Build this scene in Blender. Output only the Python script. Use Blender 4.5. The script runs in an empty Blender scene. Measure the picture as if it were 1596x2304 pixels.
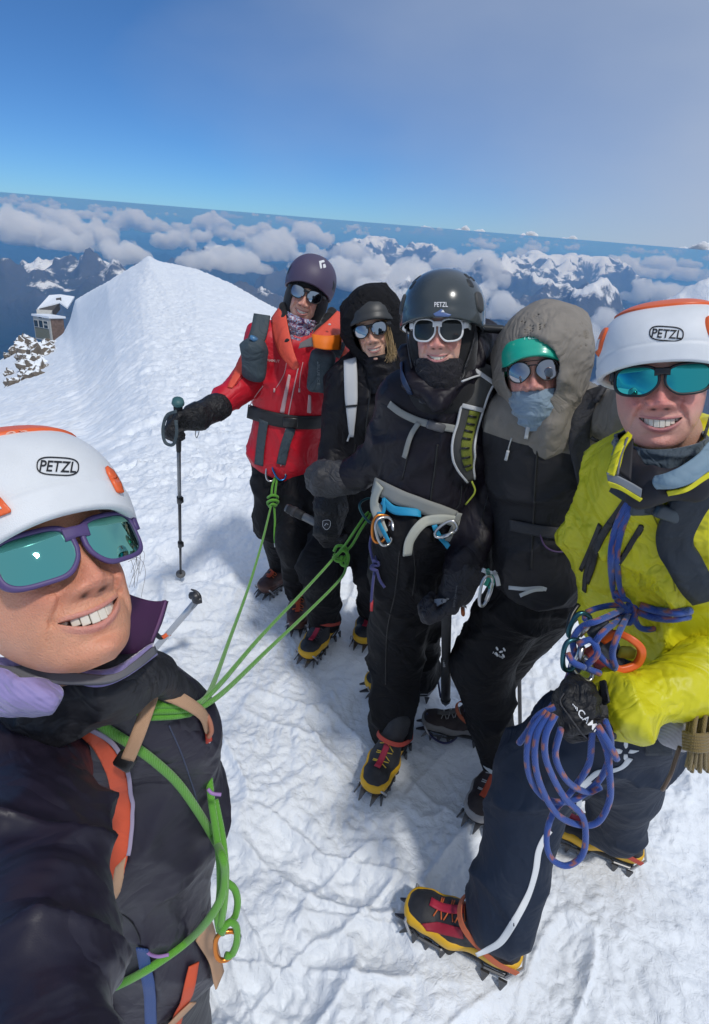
import bpy, bmesh, math, random
import numpy as np
from mathutils import Vector, Matrix
from mathutils.bvhtree import BVHTree
from mathutils.geometry import delaunay_2d_cdt
random.seed(7); rng = np.random.default_rng(7)
S = bpy.context.scene
COL = S.collection
# ---------------------------------------------------------------- camera
CAMZ = 1.85                      # the phone is held 1.85 m above the snow
FPX, PITCH, ROLL = 1250.0, 27.55, 4.7
PW, PH = 1596.0, 2304.0          # units in which the photograph was measured
_p, _r = math.radians(PITCH), math.radians(ROLL)
CF = np.array([0, math.cos(_p), -math.sin(_p)]); _r0 = np.array([1.0, 0, 0]); _u0 = np.cross(_r0, CF)
CR = _r0*math.cos(_r)+_u0*math.sin(_r); CU = -_r0*math.sin(_r)+_u0*math.cos(_r)
CO = np.array([0, 0, CAMZ])
cam = bpy.data.cameras.new('camera'); camo = bpy.data.objects.new('camera', cam); COL.objects.link(camo)
cam.sensor_fit = 'VERTICAL'; cam.sensor_height = 24.0; cam.lens = 24.0*FPX/PH
cam.clip_start = 0.02; cam.clip_end = 900000
camo.matrix_world = Matrix(((CR[0], CU[0], -CF[0], CO[0]), (CR[1], CU[1], -CF[1], CO[1]), (CR[2], CU[2], -CF[2], CO[2]), (0, 0, 0, 1)))
S.camera = camo
S.render.resolution_x = 709; S.render.resolution_y = 1024
# ---------------------------------------------------------------- light
SUN_EL, SUN_AZ = math.radians(60), math.radians(146)     # azimuth from +Y (view direction) clockwise: behind and right of the camera
SUNV = np.array([math.sin(SUN_AZ)*math.cos(SUN_EL), math.cos(SUN_AZ)*math.cos(SUN_EL), math.sin(SUN_EL)])
W_ = bpy.data.worlds.new('World'); S.world = W_; W_.use_nodes = True
wn = W_.node_tree.nodes; wl = W_.node_tree.links
bg = wn['Background']
sky = wn.new('ShaderNodeTexSky'); sky.sky_type = 'NISHITA'; sky.sun_disc = False
sky.sun_elevation = SUN_EL; sky.sun_rotation = SUN_AZ; sky.altitude = 4000; sky.air_density = 1.0; sky.dust_density = 0.3; sky.ozone_density = 2.0
tcw = wn.new('ShaderNodeTexCoord')
# thin veil of high cloud over the blue
mapw = wn.new('ShaderNodeMapping'); mapw.inputs['Scale'].default_value = (1.0, 1.0, 2.2); mapw.inputs['Location'].default_value = (3.1, 0.4, 0.2)
wl.new(tcw.outputs['Generated'], mapw.inputs['Vector'])
nzw = wn.new('ShaderNodeTexNoise'); nzw.inputs['Scale'].default_value = 1.6; nzw.inputs['Detail'].default_value = 5; nzw.inputs['Roughness'].default_value = 0.45
wl.new(mapw.outputs['Vector'], nzw.inputs['Vector'])
sepw = wn.new('ShaderNodeSeparateXYZ'); wl.new(tcw.outputs['Generated'], sepw.inputs[0])
def mathn(nt, op, a, b=None, c=None, clamp=False):
    n = nt.nodes.new('ShaderNodeMath'); n.operation = op; n.use_clamp = clamp
    for i, v in enumerate((a, b, c)):
        if v is None: continue
        if isinstance(v, (int, float)): n.inputs[i].default_value = v
        else: nt.links.new(v, n.inputs[i])
    return n.outputs[0]
NT = W_.node_tree
# thicker to the right, overhead and behind the camera; clear blue ahead and to the left
vx = mathn(NT, 'ADD', mathn(NT, 'MULTIPLY_ADD', sepw.outputs[0], 0.95, 0.32), mathn(NT, 'ADD', mathn(NT, 'MULTIPLY', mathn(NT, 'SUBTRACT', sepw.outputs[2], 0.45, clamp=True), 1.6), mathn(NT, 'MULTIPLY', mathn(NT, 'SUBTRACT', 0.35, sepw.outputs[1], clamp=True), 0.9)))
vy = mathn(NT, 'ADD', vx, mathn(NT, 'MULTIPLY_ADD', nzw.outputs['Fac'], 1.1, -0.55))
veil = mathn(NT, 'MULTIPLY', vy, 0.95, clamp=True)
veilm = wn.new('ShaderNodeMix'); veilm.data_type = 'RGBA'
wl.new(veil, veilm.inputs['Factor'])
SKYTINT = wn.new('ShaderNodeMix'); SKYTINT.data_type = 'RGBA'; SKYTINT.blend_type = 'MULTIPLY'; SKYTINT.inputs['Factor'].default_value = 1.0
SKYTINT.inputs['B'].default_value = (0.62, 0.97, 1.10, 1)
wl.new(sky.outputs[0], SKYTINT.inputs['A'])
ERAMP = wn.new('ShaderNodeValToRGB'); wl.new(sepw.outputs[2], ERAMP.inputs[0])       # clear high-altitude air: the low sky is a deeper blue than the model gives
for p_, c_ in ((0.0, (.32, .38, .52)), (.12, (.38, .43, .57)), (.4, (.50, .57, .68)), (.8, (.8, .8, .85))):
    e_ = ERAMP.color_ramp.elements[0] if p_ == 0 else (ERAMP.color_ramp.elements[1] if p_ == .8 else ERAMP.color_ramp.elements.new(p_)); e_.position = p_; e_.color = (*c_, 1)
EM = wn.new('ShaderNodeMix'); EM.data_type = 'RGBA'; EM.blend_type = 'MULTIPLY'; EM.inputs['Factor'].default_value = 1.0
wl.new(SKYTINT.outputs['Result'], EM.inputs['A']); wl.new(ERAMP.outputs[0], EM.inputs['B'])
wl.new(EM.outputs['Result'], veilm.inputs['A']); veilm.inputs['B'].default_value = (2.6, 3.05, 3.9, 1)
wl.new(veilm.outputs['Result'], bg.inputs['Color']); bg.inputs['Strength'].default_value = 0.15
sl = bpy.data.lights.new('sun', 'SUN'); sl.energy = 1.85; sl.angle = math.radians(5.0); sl.color = (1.0, 0.965, 0.91)
so = bpy.data.objects.new('sun', sl); COL.objects.link(so)
so.rotation_euler = Vector(SUNV).to_track_quat('Z', 'Y').to_euler(); so.location = (5, -5, 8)
S.view_settings.view_transform = 'Standard'; S.view_settings.look = 'None'; S.view_settings.gamma = 1; S.view_settings.exposure = 0.10
S.view_settings.use_curve_mapping = False
S.render.engine = 'CYCLES'; S.cycles.volume_bounces = 32; S.cycles.max_bounces = 12; S.cycles.transparent_max_bounces = 12

# ---------------------------------------------------------------- helpers
def ray(x, y):
    d = CF*FPX+CR*(x-PW/2)-CU*(y-PH/2); return d/FPX
def P(x, y, D):
    "point on the pixel's ray at D metres in front of the camera (measured along the ground)"
    d = ray(x, y); return CO+d*(D/d[1])
def Pz(x, y, z):
    d = ray(x, y); return CO+d*z
def G(x, y, h=0.0):
    "point on the pixel's ray at height h"
    d = ray(x, y); return CO+d*((h-CAMZ)/d[2])
def nrm(v): v = np.asarray(v, float); return v/(np.linalg.norm(v, axis=-1, keepdims=True)+1e-12)
def smooth(e0, e1, x): t = np.clip((x-e0)/(e1-e0), 0, 1); return t*t*(3-2*t)

# vectorised gradient noise
_perm = rng.permutation(256); _perm = np.concatenate([_perm, _perm, _perm])
_grad = nrm(rng.normal(size=(256, 3)))
def noise(Pn):
    Pn = np.asarray(Pn, float); i = np.floor(Pn).astype(np.int64); f = Pn-i; u = f*f*f*(f*(f*6-15)+10); i &= 255
    res = 0
    for dx in (0, 1):
        wx = u[..., 0] if dx else 1-u[..., 0]
        for dy in (0, 1):
            wy = u[..., 1] if dy else 1-u[..., 1]
            for dz in (0, 1):
                wz = u[..., 2] if dz else 1-u[..., 2]
                h = _perm[_perm[_perm[(i[..., 0]+dx) & 255]+((i[..., 1]+dy) & 255)]+((i[..., 2]+dz) & 255)]
                g = _grad[h]
                res = res+wx*wy*wz*(g[..., 0]*(f[..., 0]-dx)+g[..., 1]*(f[..., 1]-dy)+g[..., 2]*(f[..., 2]-dz))
    return res*1.6
def fbm(Pn, o=4, lac=2.03, g=0.5):
    a = 1; s = 0
    for k in range(o): s = s+a*noise(Pn); Pn = Pn*lac+17.3; a *= g
    return s
def ridged(Pn, o=4, lac=2.1, g=0.5):
    a = 1; s = 0; w = 1
    for k in range(o):
        n = 1-np.abs(noise(Pn)*1.3); n = np.clip(n, 0, 1)**2*w; s = s+a*n; w = np.clip(n*1.6, 0, 1); Pn = Pn*lac+11.7; a *= g
    return s

# ---- objects
def link(o): COL.objects.link(o); return o
def mesh_raw(name, V, Fc, mats, parent=None, matidx=None, smooth_=True, kind=None, label=None, cat=None, group=None):
    V = np.asarray(V, float)
    off = np.array(base_of(parent)) if parent else np.zeros(3)
    if parent is None and kind is None:
        off = np.array([(V[:, 0].min()+V[:, 0].max())/2, (V[:, 1].min()+V[:, 1].max())/2, V[:, 2].min()])
    me = bpy.data.meshes.new(name)
    if isinstance(Fc, np.ndarray):
        n, k = Fc.shape
        me.vertices.add(len(V)); me.vertices.foreach_set('co', (V-off).astype(np.float32).ravel())
        me.loops.add(n*k); me.loops.foreach_set('vertex_index', Fc.astype(np.int32).ravel())
        me.polygons.add(n); me.polygons.foreach_set('loop_start', np.arange(0, n*k, k, dtype=np.int32))
        me.update(calc_edges=True)
    else:
        me.from_pydata([tuple(v) for v in (V-off)], [], [tuple(int(i) for i in f) for f in Fc]); me.update()
    for m in (mats if isinstance(mats, (list, tuple)) else [mats]): me.materials.append(m)
    if matidx is not None: me.polygons.foreach_set('material_index', np.asarray(matidx, dtype=np.int32))
    me.polygons.foreach_set('use_smooth', np.full(len(me.polygons), smooth_)); me.update()
    o = bpy.data.objects.new(name, me); link(o)
    if parent: o.parent = parent; o['_b'] = list(off)
    else: o.location = off; o['_b'] = list(off)
    if kind: o['kind'] = kind
    if label: o['label'] = label
    if cat: o['category'] = cat
    if group: o['group'] = group
    return o
def base_of(o): return list(o['_b'])
def thing(name, label, cat, loc, group=None):
    o = bpy.data.objects.new(name, None); link(o); o.location = loc; o['_b'] = [float(c) for c in loc]; o.empty_display_size = 0.1
    o['label'] = label; o['category'] = cat
    if group: o['group'] = group
    return o
class MB:
    "collects geometry for ONE mesh object"
    def __init__(s): s.V = []; s.F = []; s.M = []; s.n = 0
    def add(s, V, Fc, m=0):
        V = np.asarray(V, float); s.V.append(V); s.F += [tuple(int(i)+s.n for i in f) for f in Fc]; s.M += [m]*len(Fc); s.n += len(V); return s
    def build(s, name, mats, parent=None, smooth_=True, **k):
        return mesh_raw(name, np.concatenate(s.V), s.F, mats, parent, s.M, smooth_, **k)
def box_vf(c, sz, R=None, bev=0.0):
    c = np.array(c, float); h = np.array(sz, float)/2
    if bev > 0:
        V = []; 
        for sx in (-1, 1):
            for sy in (-1, 1):
                for sz_ in (-1, 1):
                    s3 = np.array([sx, sy, sz_]); 
                    for ax in range(3):
                        v = s3*(h-bev); v[ax] = s3[ax]*h[ax]; V.append(v)
        V = np.array(V); bm = bmesh.new(); [bm.verts.new(v) for v in V]; bmesh.ops.convex_hull(bm, input=bm.verts); bm.verts.index_update()
        V = np.array([v.co[:] for v in bm.verts]); Fc = [[v.index for v in f.verts] for f in bm.faces]; bm.free()
    else:
        V = np.array([[x, y, z] for x in (-1, 1) for y in (-1, 1) for z in (-1, 1)])*h
        Fc = [(0, 1, 3, 2), (4, 6, 7, 5), (0, 4, 5, 1), (2, 3, 7, 6), (0, 2, 6, 4), (1, 5, 7, 3)]
    if R is not None: V = V@np.asarray(R).T
    return V+c, Fc
def frames(pts):
    pts = np.asarray(pts, float); T = nrm(np.gradient(pts, axis=0)); up = np.array([0, 0, 1.0])
    if abs(T[0]@up) > .9: up = np.array([1.0, 0, 0])
    N = [nrm(up-T[0]*(T[0]@up))]
    for i in range(1, len(pts)):
        n = N[-1]-T[i]*(N[-1]@T[i]); N.append(nrm(n))
    N = np.array(N); return T, N, np.cross(T, N)
def tube_vf(pts, r, n=8, cap=True):
    pts = np.asarray(pts, float); m = len(pts); r = np.broadcast_to(np.asarray(r, float), (m,))
    T, N, B = frames(pts); a = np.arange(n)*2*np.pi/n
    V = (pts[:, None]+r[:, None, None]*(np.cos(a)[None, :, None]*N[:, None]+np.sin(a)[None, :, None]*B[:, None])).reshape(-1, 3)
    Fc = [(i*n+j, i*n+(j+1) % n, (i+1)*n+(j+1) % n, (i+1)*n+j) for i in range(m-1) for j in range(n)]
    if cap: Fc += [tuple(range(n))[::-1], tuple((m-1)*n+j for j in range(n))]
    return V, Fc
def catmull(pts, per=8, closed=False):
    pts = np.asarray(pts, float)
    if len(pts) < 3: return np.linspace(pts[0], pts[-1], per+1)
    Q = np.vstack([pts[-1], pts, pts[:2]]) if closed else np.vstack([2*pts[0]-pts[1], pts, 2*pts[-1]-pts[-2]])
    out = []
    for i in range(1, len(Q)-2):
        p0, p1, p2, p3 = Q[i-1:i+3]; t = np.linspace(0, 1, per, endpoint=False)[:, None]
        out.append(.5*((2*p1)+(-p0+p2)*t+(2*p0-5*p1+4*p2-p3)*t*t+(-p0+3*p1-3*p2+p3)*t**3))
    if not closed: out.append(Q[-2][None])
    else: out.append(Q[1][None])
    return np.vstack(out)
def resample(pts, step):
    pts = np.asarray(pts, float); L = np.concatenate([[0], np.cumsum(np.linalg.norm(np.diff(pts, axis=0), axis=1))])
    n = max(2, int(L[-1]/step)+1); s = np.linspace(0, L[-1], n)
    return np.stack([np.interp(s, L, pts[:, k]) for k in range(pts.shape[1])], 1)

# ---- implicit surfaces
def cap(a, b, ra, rb=None, w=None, ratio=1.0, k=0.03, op='+'):
    return ('cap', np.array(a, float), np.array(b, float), ra, ra if rb is None else rb, None if w is None else nrm(w), ratio, k, op)
def ell(c, rad, R=None, k=0.02, op='+'):
    return ('ell', np.array(c, float), np.array(rad, float), np.eye(3) if R is None else np.asarray(R, float), None, None, 0, k, op)
def bx(c, half, R=None, rnd=0.005, k=0.005, op='+'):
    return ('box', np.array(c, float), np.array(half, float), np.eye(3) if R is None else np.asarray(R, float), rnd, None, 0, k, op)
def sdf(prims, Q):
    d = None
    for p in prims:
        if p[0] == 'cap':
            _, a, b, ra, rb, w, ratio, k, op = p
            q = Q-a; ab = b-a; L = ab@ab; t = np.clip(q@ab/(L+1e-12), 0, 1); q = q-t[..., None]*ab
            if w is not None: qw = q@w; q = q+((1/ratio-1)*qw)[..., None]*w
            e = np.sqrt((q*q).sum(-1))-(ra+(rb-ra)*t)
        elif p[0] == 'ell':
            _, c, rad, R, _a, _b, _c, k, op = p
            q = (Q-c)@R; l = np.sqrt(((q/rad)**2).sum(-1)); g = np.sqrt(((q/rad**2)**2).sum(-1)); e = l*(l-1)/(g+1e-9)
        else:
            _, c, h, R, rnd, _b, _c, k, op = p
            q = np.abs((Q-c)@R)-(h-rnd); e = np.sqrt((np.maximum(q, 0)**2).sum(-1))+np.minimum(q.max(-1), 0)-rnd
        if op == '-': e = -e
        if d is None: d = e; continue
        if op == '+':
            hh = np.clip(.5+.5*(d-e)/k, 0, 1); d = d*(1-hh)+e*hh-k*hh*(1-hh)
        else:
            hh = np.clip(.5-.5*(d-e)/k, 0, 1); d = d*(1-hh)+e*hh+k*hh*(1-hh)
    return d
def nets(D, lo, h):
    "surface nets: D grid of distances -> verts, quads"
    ins = D < 0; nx, ny, nz = D.shape
    cs = sum(ins[i:nx-1+i, j:ny-1+j, k:nz-1+k].astype(np.int8) for i in (0, 1) for j in (0, 1) for k in (0, 1))
    mask = (cs > 0) & (cs < 8); idx = np.full(mask.shape, -1, np.int64); C = np.argwhere(mask); idx[mask] = np.arange(len(C))
    acc = np.zeros((len(C), 3)); cnt = np.zeros(len(C))
    cor = [(i, j, k) for i in (0, 1) for j in (0, 1) for k in (0, 1)]
    for a in cor:
        for ax in range(3):
            if a[ax]: continue
            b = list(a); b[ax] = 1
            da = D[C[:, 0]+a[0], C[:, 1]+a[1], C[:, 2]+a[2]]; db = D[C[:, 0]+b[0], C[:, 1]+b[1], C[:, 2]+b[2]]
            m = (da < 0) != (db < 0); t = np.where(m, da/(da-db+1e-20), 0)
            pt = np.array(a, float)[None]+t[:, None]*(np.array(b)-np.array(a)); acc[m] += pt[m]; cnt[m] += 1
    V = (C+acc/cnt[:, None])*h+lo
    Q = []
    for ax in range(3):
        sl0 = [slice(None)]*3; sl1 = [slice(None)]*3; sl0[ax] = slice(0, -1); sl1[ax] = slice(1, None)
        e = ins[tuple(sl0)] != ins[tuple(sl1)]; E = np.argwhere(e); o1, o2 = [a for a in range(3) if a != ax]
        E = E[(E[:, o1] > 0) & (E[:, o2] > 0) & (E[:, o1] < D.shape[o1]-1) & (E[:, o2] < D.shape[o2]-1)]
        flip = ins[tuple(E.T)]
        def cell(d1, d2):
            c = E.copy(); c[:, o1] -= d1; c[:, o2] -= d2; return idx[tuple(c.T)]
        q = np.stack([cell(1, 1), cell(0, 1), cell(0, 0), cell(1, 0)], 1)
        if ax == 1: flip = ~flip
        q[~flip] = q[~flip][:, ::-1]; Q.append(q)
    Q = np.vstack(Q); Q = Q[(Q >= 0).all(1)]
    return V, Q
def bounds(prims, pad):
    lo = np.full(3, 1e9); hi = -lo
    for p in prims:
        if p[-1] == '-': continue
        if p[0] == 'cap':
            r = max(p[3], p[4])*max(1, p[6])
            for c in (p[1], p[2]): lo = np.minimum(lo, c-r); hi = np.maximum(hi, c+r)
        else:
            r = np.abs(p[3])@p[2]; lo = np.minimum(lo, p[1]-r); hi = np.maximum(hi, p[1]+r)
    return lo-pad, hi+pad
def grid_eval(fn, lo, hi, h):
    n = np.ceil((hi-lo)/h).astype(int)+2
    X = np.stack(np.meshgrid(*[lo[i]+np.arange(n[i])*h for i in range(3)], indexing='ij'), -1)
    out = np.empty(X.shape[:3])
    st = max(1, int(400000/(n[1]*n[2])))
    for i in range(0, n[0], st): out[i:i+st] = fn(X[i:i+st])
    return out
def vnormals(V, Q):
    fn = np.cross(V[Q[:, 2]]-V[Q[:, 0]], V[Q[:, 3]]-V[Q[:, 1]]); N = np.zeros_like(V)
    for k in range(4): np.add.at(N, Q[:, k], fn)
    return nrm(N)
def relax(V, Q, it=1, f=.5):
    for _ in range(it):
        A = np.zeros_like(V); c = np.zeros(len(V))
        for a, b in ((0, 1), (1, 2), (2, 3), (3, 0)):
            np.add.at(A, Q[:, a], V[Q[:, b]]); np.add.at(A, Q[:, b], V[Q[:, a]]); np.add.at(c, Q[:, a], 1); np.add.at(c, Q[:, b], 1)
        V = V+f*(A/np.maximum(c, 1)[:, None]-V)
    return V
def blob(prims, h, post=None, it=2, pad=None):
    lo, hi = bounds(prims, (pad or 3*h)+.02)
    D = grid_eval(lambda X: sdf(prims, X), lo, hi, h)
    V, Q = nets(D, lo, h); V = relax(V, Q, it)
    if post is not None: V = post(V, vnormals(V, Q))
    return V, Q
def wrinkle(amp, freq=9.0, seed=0.0, stretch=(1, 1, 1), fine=.35, keep=None):
    "cloth folds: warped ridged noise pushed along the normal"
    def f(V, N):
        q = (V+seed)*np.array(stretch)*freq; q = q+.5*np.stack([noise(q*.5+s) for s in (3, 9, 21)], -1)
        r = ridged(q*.55, 2)**2.2*1.15-.55; r2 = noise(q*1.5)*fine*.8+fine*.5*(np.clip(1-np.abs(noise(q*2.6+5)*3.2), 0, 1)**2)
        a = amp if keep is None else amp*keep(V)
        return V+N*((r*1.0+r2)*a)[:, None]
    return f

# ---- tracing onto surfaces
def tree_of(*obs):
    V = []; Fc = []; n = 0
    for o in obs:
        b = np.array(base_of(o)); V += [Vector(np.array(v.co)+b) for v in o.data.vertices]; Fc += [tuple(i+n for i in p.vertices) for p in o.data.polygons]; n = len(V)
    return BVHTree.FromPolygons(V, Fc)
def hit(t, x, y, default=None):
    d = nrm(ray(x, y)); h = t.ray_cast(Vector(CO), Vector(d))
    if h[0] is None: return default
    n = np.array(h[1]); 
    if n@d > 0: n = -n
    return np.array(h[0]), n
def trace(t, path, off=0.0, step=6, smo=3):
    "pixel path -> points and normals on a surface"
    pp = resample(catmull(np.asarray(path, float)[:, :2], 8), step); pts = []; ns = []; last = None
    hs = [hit(t, *p) for p in pp]
    ok = [i for i, h in enumerate(hs) if h is not None]
    if not ok: raise RuntimeError('trace missed '+str(path[:2]))
    zs = np.array([(hs[i][0]-CO)@CF for i in ok]); nn = np.array([hs[i][1] for i in ok])
    z = np.interp(np.arange(len(pp)), ok, zs)
    for _ in range(smo): z[1:-1] = (z[:-2]+z[1:-1]*2+z[2:])/4; 
    z = np.minimum(z, np.interp(np.arange(len(pp)), ok, zs)+.002)
    n = np.stack([np.interp(np.arange(len(pp)), ok, nn[:, k]) for k in range(3)], 1)
    for _ in range(smo*2): n[1:-1] = (n[:-2]+n[1:-1]*2+n[2:])/4
    n = nrm(n); pts = np.array([Pz(p[0], p[1], zz) for p, zz in zip(pp, z)])
    return pts+n*off, n
def ribbon_vf(pts, n, width, thick=.002, conform=None):
    pts = np.asarray(pts, float); T = nrm(np.gradient(pts, axis=0)); B = nrm(np.cross(T, n)); w = np.broadcast_to(np.asarray(width, float), (len(pts),))[:, None]/2
    N = nrm(np.cross(B, T)); N = np.where((N*n).sum(1)[:, None] < 0, -N, N)
    cols = [pts-B*w, pts-B*w*.93+N*thick, pts-B*w*.4+N*thick, pts+B*w*.4+N*thick, pts+B*w*.93+N*thick, pts+B*w, pts+B*w*.9-N*thick*.4, pts-B*w*.9-N*thick*.4]
    V = np.stack(cols, 1).reshape(-1, 3); k = 8; m = len(pts)
    Fc = [(i*k+j, i*k+(j+1) % k, (i+1)*k+(j+1) % k, (i+1)*k+j) for i in range(m-1) for j in range(k)]+[tuple(range(k))[::-1], tuple((m-1)*k+j for j in range(k))]
    return V, Fc
def strap(name, t, path, width, mat, parent, off=.004, thick=.0025, step=6, mb=None, **k):
    pts, n = trace(t, path, off, step); V, Fc = ribbon_vf(pts, n, width, thick)
    if mb is not None: mb.add(V, Fc, mat); return
    return MB().add(V, Fc).build(name, mat, parent, **k)
def cordon(name, t, path, r, mat, parent, off=None, step=6, **k):
    pts, n = trace(t, path, r*.6 if off is None else off, step); V, Fc = tube_vf(pts, r, 8)
    return MB().add(V, Fc).build(name, mat, parent, **k)
def patch_vf(t, poly, off=.002, thick=.002, cell=5, z=None):
    "pixel polygon -> raised sheet lying on a surface (t) or at camera depth z"
    poly = resample(np.vstack([poly, poly[:1]]), cell)[:-1]
    lo = poly.min(0); hi = poly.max(0); n = len(poly)
    gx, gy = np.meshgrid(np.arange(lo[0]+cell/2, hi[0], cell), np.arange(lo[1]+cell/2, hi[1], cell)); g = np.stack([gx.ravel(), gy.ravel()], 1)
    def inside(q):
        c = np.zeros(len(q), bool)
        for i in range(n):
            a, b = poly[i], poly[(i+1) % n]
            m = ((a[1] > q[:, 1]) != (b[1] > q[:, 1])); xx = (b[0]-a[0])*(q[:, 1]-a[1])/(b[1]-a[1]+1e-12)+a[0]; c ^= m & (q[:, 0] < xx)
        return c
    g = g[inside(g)] if len(g) else g
    if len(g):
        dm = np.sqrt(((g[:, None]-poly[None])**2).sum(-1)).min(1); g = g[dm > cell*.45]
    allp = np.vstack([poly, g]) if len(g) else poly
    r = delaunay_2d_cdt([Vector(p) for p in allp], [], [list(range(n))], 1, 1e-6)
    v2 = np.array([v[:] for v in r[0]]); tri = r[2]
    hs = [hit(t, *p) for p in v2]; ok = [i for i, h in enumerate(hs) if h is not None]
    if not ok: raise RuntimeError('patch missed')
    V = np.zeros((len(v2), 3)); N = np.zeros((len(v2), 3))
    for i, p in enumerate(v2):
        if hs[i] is not None: V[i], N[i] = hs[i]
        else:
            j = min(ok, key=lambda q: (v2[q][0]-p[0])**2+(v2[q][1]-p[1])**2); zz = (hs[j][0]-CO)@CF; V[i] = Pz(p[0], p[1], zz); N[i] = hs[j][1]
    m = len(V); top = V+N*(off+thick); bot = V+N*(off-.0005)
    bd = {}
    for f in tri:
        for a, b in zip(f, list(f[1:])+[f[0]]):
            if (b, a) in bd: bd.pop((b, a))
            else: bd[(a, b)] = 1
    Fc = [tuple(f) for f in tri]+[(b, a, a+m, b+m) for (a, b) in bd]
    return np.vstack([top, bot]), Fc
def patch(name, t, poly, mat, parent, off=.002, thick=.002, cell=5, **k):
    V, Fc = patch_vf(t, np.asarray(poly, float), off, thick, cell)
    return MB().add(V, Fc).build(name, mat, parent, **k)
def text_2d(s, spacing=1.0, shear=0.0, thin=False):
    c = bpy.data.curves.new('t', 'FONT'); c.body = s; c.size = 1; c.space_character = spacing; c.shear = shear; c.offset = 0.012 if not thin else 0; c.resolution_u = 3
    o = bpy.data.objects.new('t', c); me = bpy.data.meshes.new_from_object(o); V = np.array([v.co[:2] for v in me.vertices]); Fc = [tuple(p.vertices) for p in me.polygons]
    bpy.data.objects.remove(o); bpy.data.meshes.remove(me); bpy.data.curves.remove(c)
    lo = V.min(0); hi = V.max(0); return (V-lo)/(hi-lo), Fc
def lettering(name, t, s, quad, mat, parent, off=.002, thick=.0006, shear=0, spacing=1.0, **k):
    "text filling the pixel quad: bottom-left, bottom-right, top-right, top-left"
    V, Fc = text_2d(s, spacing, shear); q = np.asarray(quad, float)
    pp = (1-V[:, :1])*(1-V[:, 1:])*q[0]+V[:, :1]*(1-V[:, 1:])*q[1]+V[:, :1]*V[:, 1:]*q[2]+(1-V[:, :1])*V[:, 1:]*q[3]
    out = []; hs = [hit(t, *p) for p in pp]; ok = [i for i in range(len(pp)) if hs[i] is not None]
    if not ok: return None
    for i, p in enumerate(pp):
        h = hs[i]
        if h is None: j = min(ok, key=lambda k_: abs(k_-i)); z = (hs[j][0]-CO)@CF; h = (Pz(p[0], p[1], z), hs[j][1])
        out.append(h[0]+h[1]*(off+thick))
    return MB().add(np.array(out), Fc).build(name, mat, parent, smooth_=False, **k)

# ---- materials
MATS = {}
def mat(name, color=(.5, .5, .5), rough=.6, metal=0.0, bump=0.0, bscale=400, spec=.5, sheen=0.0, coat=0.0, var=0.0, vscale=6, wr=0.0, wscale=9, sss=0.0, attr=None, alpha=None, weave=0.0):
    if name in MATS: return MATS[name]
    m = bpy.data.materials.new(name); m.use_nodes = True; nt = m.node_tree; b = nt.nodes['Principled BSDF']; MATS[name] = m
    b.inputs['Base Color'].default_value = (*color, 1); b.inputs['Roughness'].default_value = rough; b.inputs['Metallic'].default_value = metal
    b.inputs['Specular IOR Level'].default_value = spec; b.inputs['Sheen Weight'].default_value = sheen; b.inputs['Sheen Roughness'].default_value = .4; b.inputs['Coat Weight'].default_value = coat
    if sss: b.inputs['Subsurface Weight'].default_value = sss; b.inputs['Subsurface Radius'].default_value = (1.0, .35, .2); b.inputs['Subsurface Scale'].default_value = .004
    tc = nt.nodes.new('ShaderNodeTexCoord'); src = None
    if attr:
        a = nt.nodes.new('ShaderNodeAttribute'); a.attribute_name = attr; src = a.outputs['Color']; nt.links.new(src, b.inputs['Base Color'])
    if var:
        n = nt.nodes.new('ShaderNodeTexNoise'); n.inputs['Scale'].default_value = vscale; n.inputs['Detail'].default_value = 5; nt.links.new(tc.outputs['Object'], n.inputs['Vector'])
        mr = nt.nodes.new('ShaderNodeMapRange'); mr.inputs['From Min'].default_value = .3; mr.inputs['From Max'].default_value = .7; mr.inputs['To Min'].default_value = 1-var; mr.inputs['To Max'].default_value = 1+var; nt.links.new(n.outputs['Fac'], mr.inputs['Value'])
        mx = nt.nodes.new('ShaderNodeMix'); mx.data_type = 'RGBA'; mx.blend_type = 'MULTIPLY'; mx.inputs['Factor'].default_value = 1
        if src is not None: nt.links.new(src, mx.inputs['A'])
        else: mx.inputs['A'].default_value = (*color, 1)
        nt.links.new(mr.outputs[0], mx.inputs['B']); nt.links.new(mx.outputs['Result'], b.inputs['Base Color'])
    prev = None
    def addbump(fac, strength, dist):
        nonlocal prev
        bn = nt.nodes.new('ShaderNodeBump'); bn.inputs['Strength'].default_value = strength; bn.inputs['Distance'].default_value = dist; nt.links.new(fac, bn.inputs['Height'])
        if prev is not None: nt.links.new(prev, bn.inputs['Normal'])
        prev = bn.outputs['Normal']
    if wr:
        n0 = nt.nodes.new('ShaderNodeTexNoise'); n0.inputs['Scale'].default_value = wscale*.7; n0.inputs['Detail'].default_value = 2; nt.links.new(tc.outputs['Object'], n0.inputs['Vector'])
        n = nt.nodes.new('ShaderNodeTexNoise'); n.inputs['Scale'].default_value = wscale; n.inputs['Detail'].default_value = 3; n.inputs['Distortion'].default_value = 1.6; n.inputs['Roughness'].default_value = .45; nt.links.new(tc.outputs['Object'], n.inputs['Vector'])
        v = mathn(nt, 'ABSOLUTE', mathn(nt, 'SUBTRACT', n.outputs['Fac'], .5)); addbump(v, wr*1.7, .035)
    if weave:
        w = nt.nodes.new('ShaderNodeTexWave'); w.inputs['Scale'].default_value = weave; w.bands_direction = 'DIAGONAL'; nt.links.new(tc.outputs['Object'], w.inputs['Vector']); addbump(w.outputs['Fac'], .5, .001)
    if bump:
        n = nt.nodes.new('ShaderNodeTexNoise'); n.inputs['Scale'].default_value = bscale; n.inputs['Detail'].default_value = 3; nt.links.new(tc.outputs['Object'], n.inputs['Vector']); addbump(n.outputs['Fac'], bump, .002)
    if prev is not None: nt.links.new(prev, b.inputs['Normal'])
    return m
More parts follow.
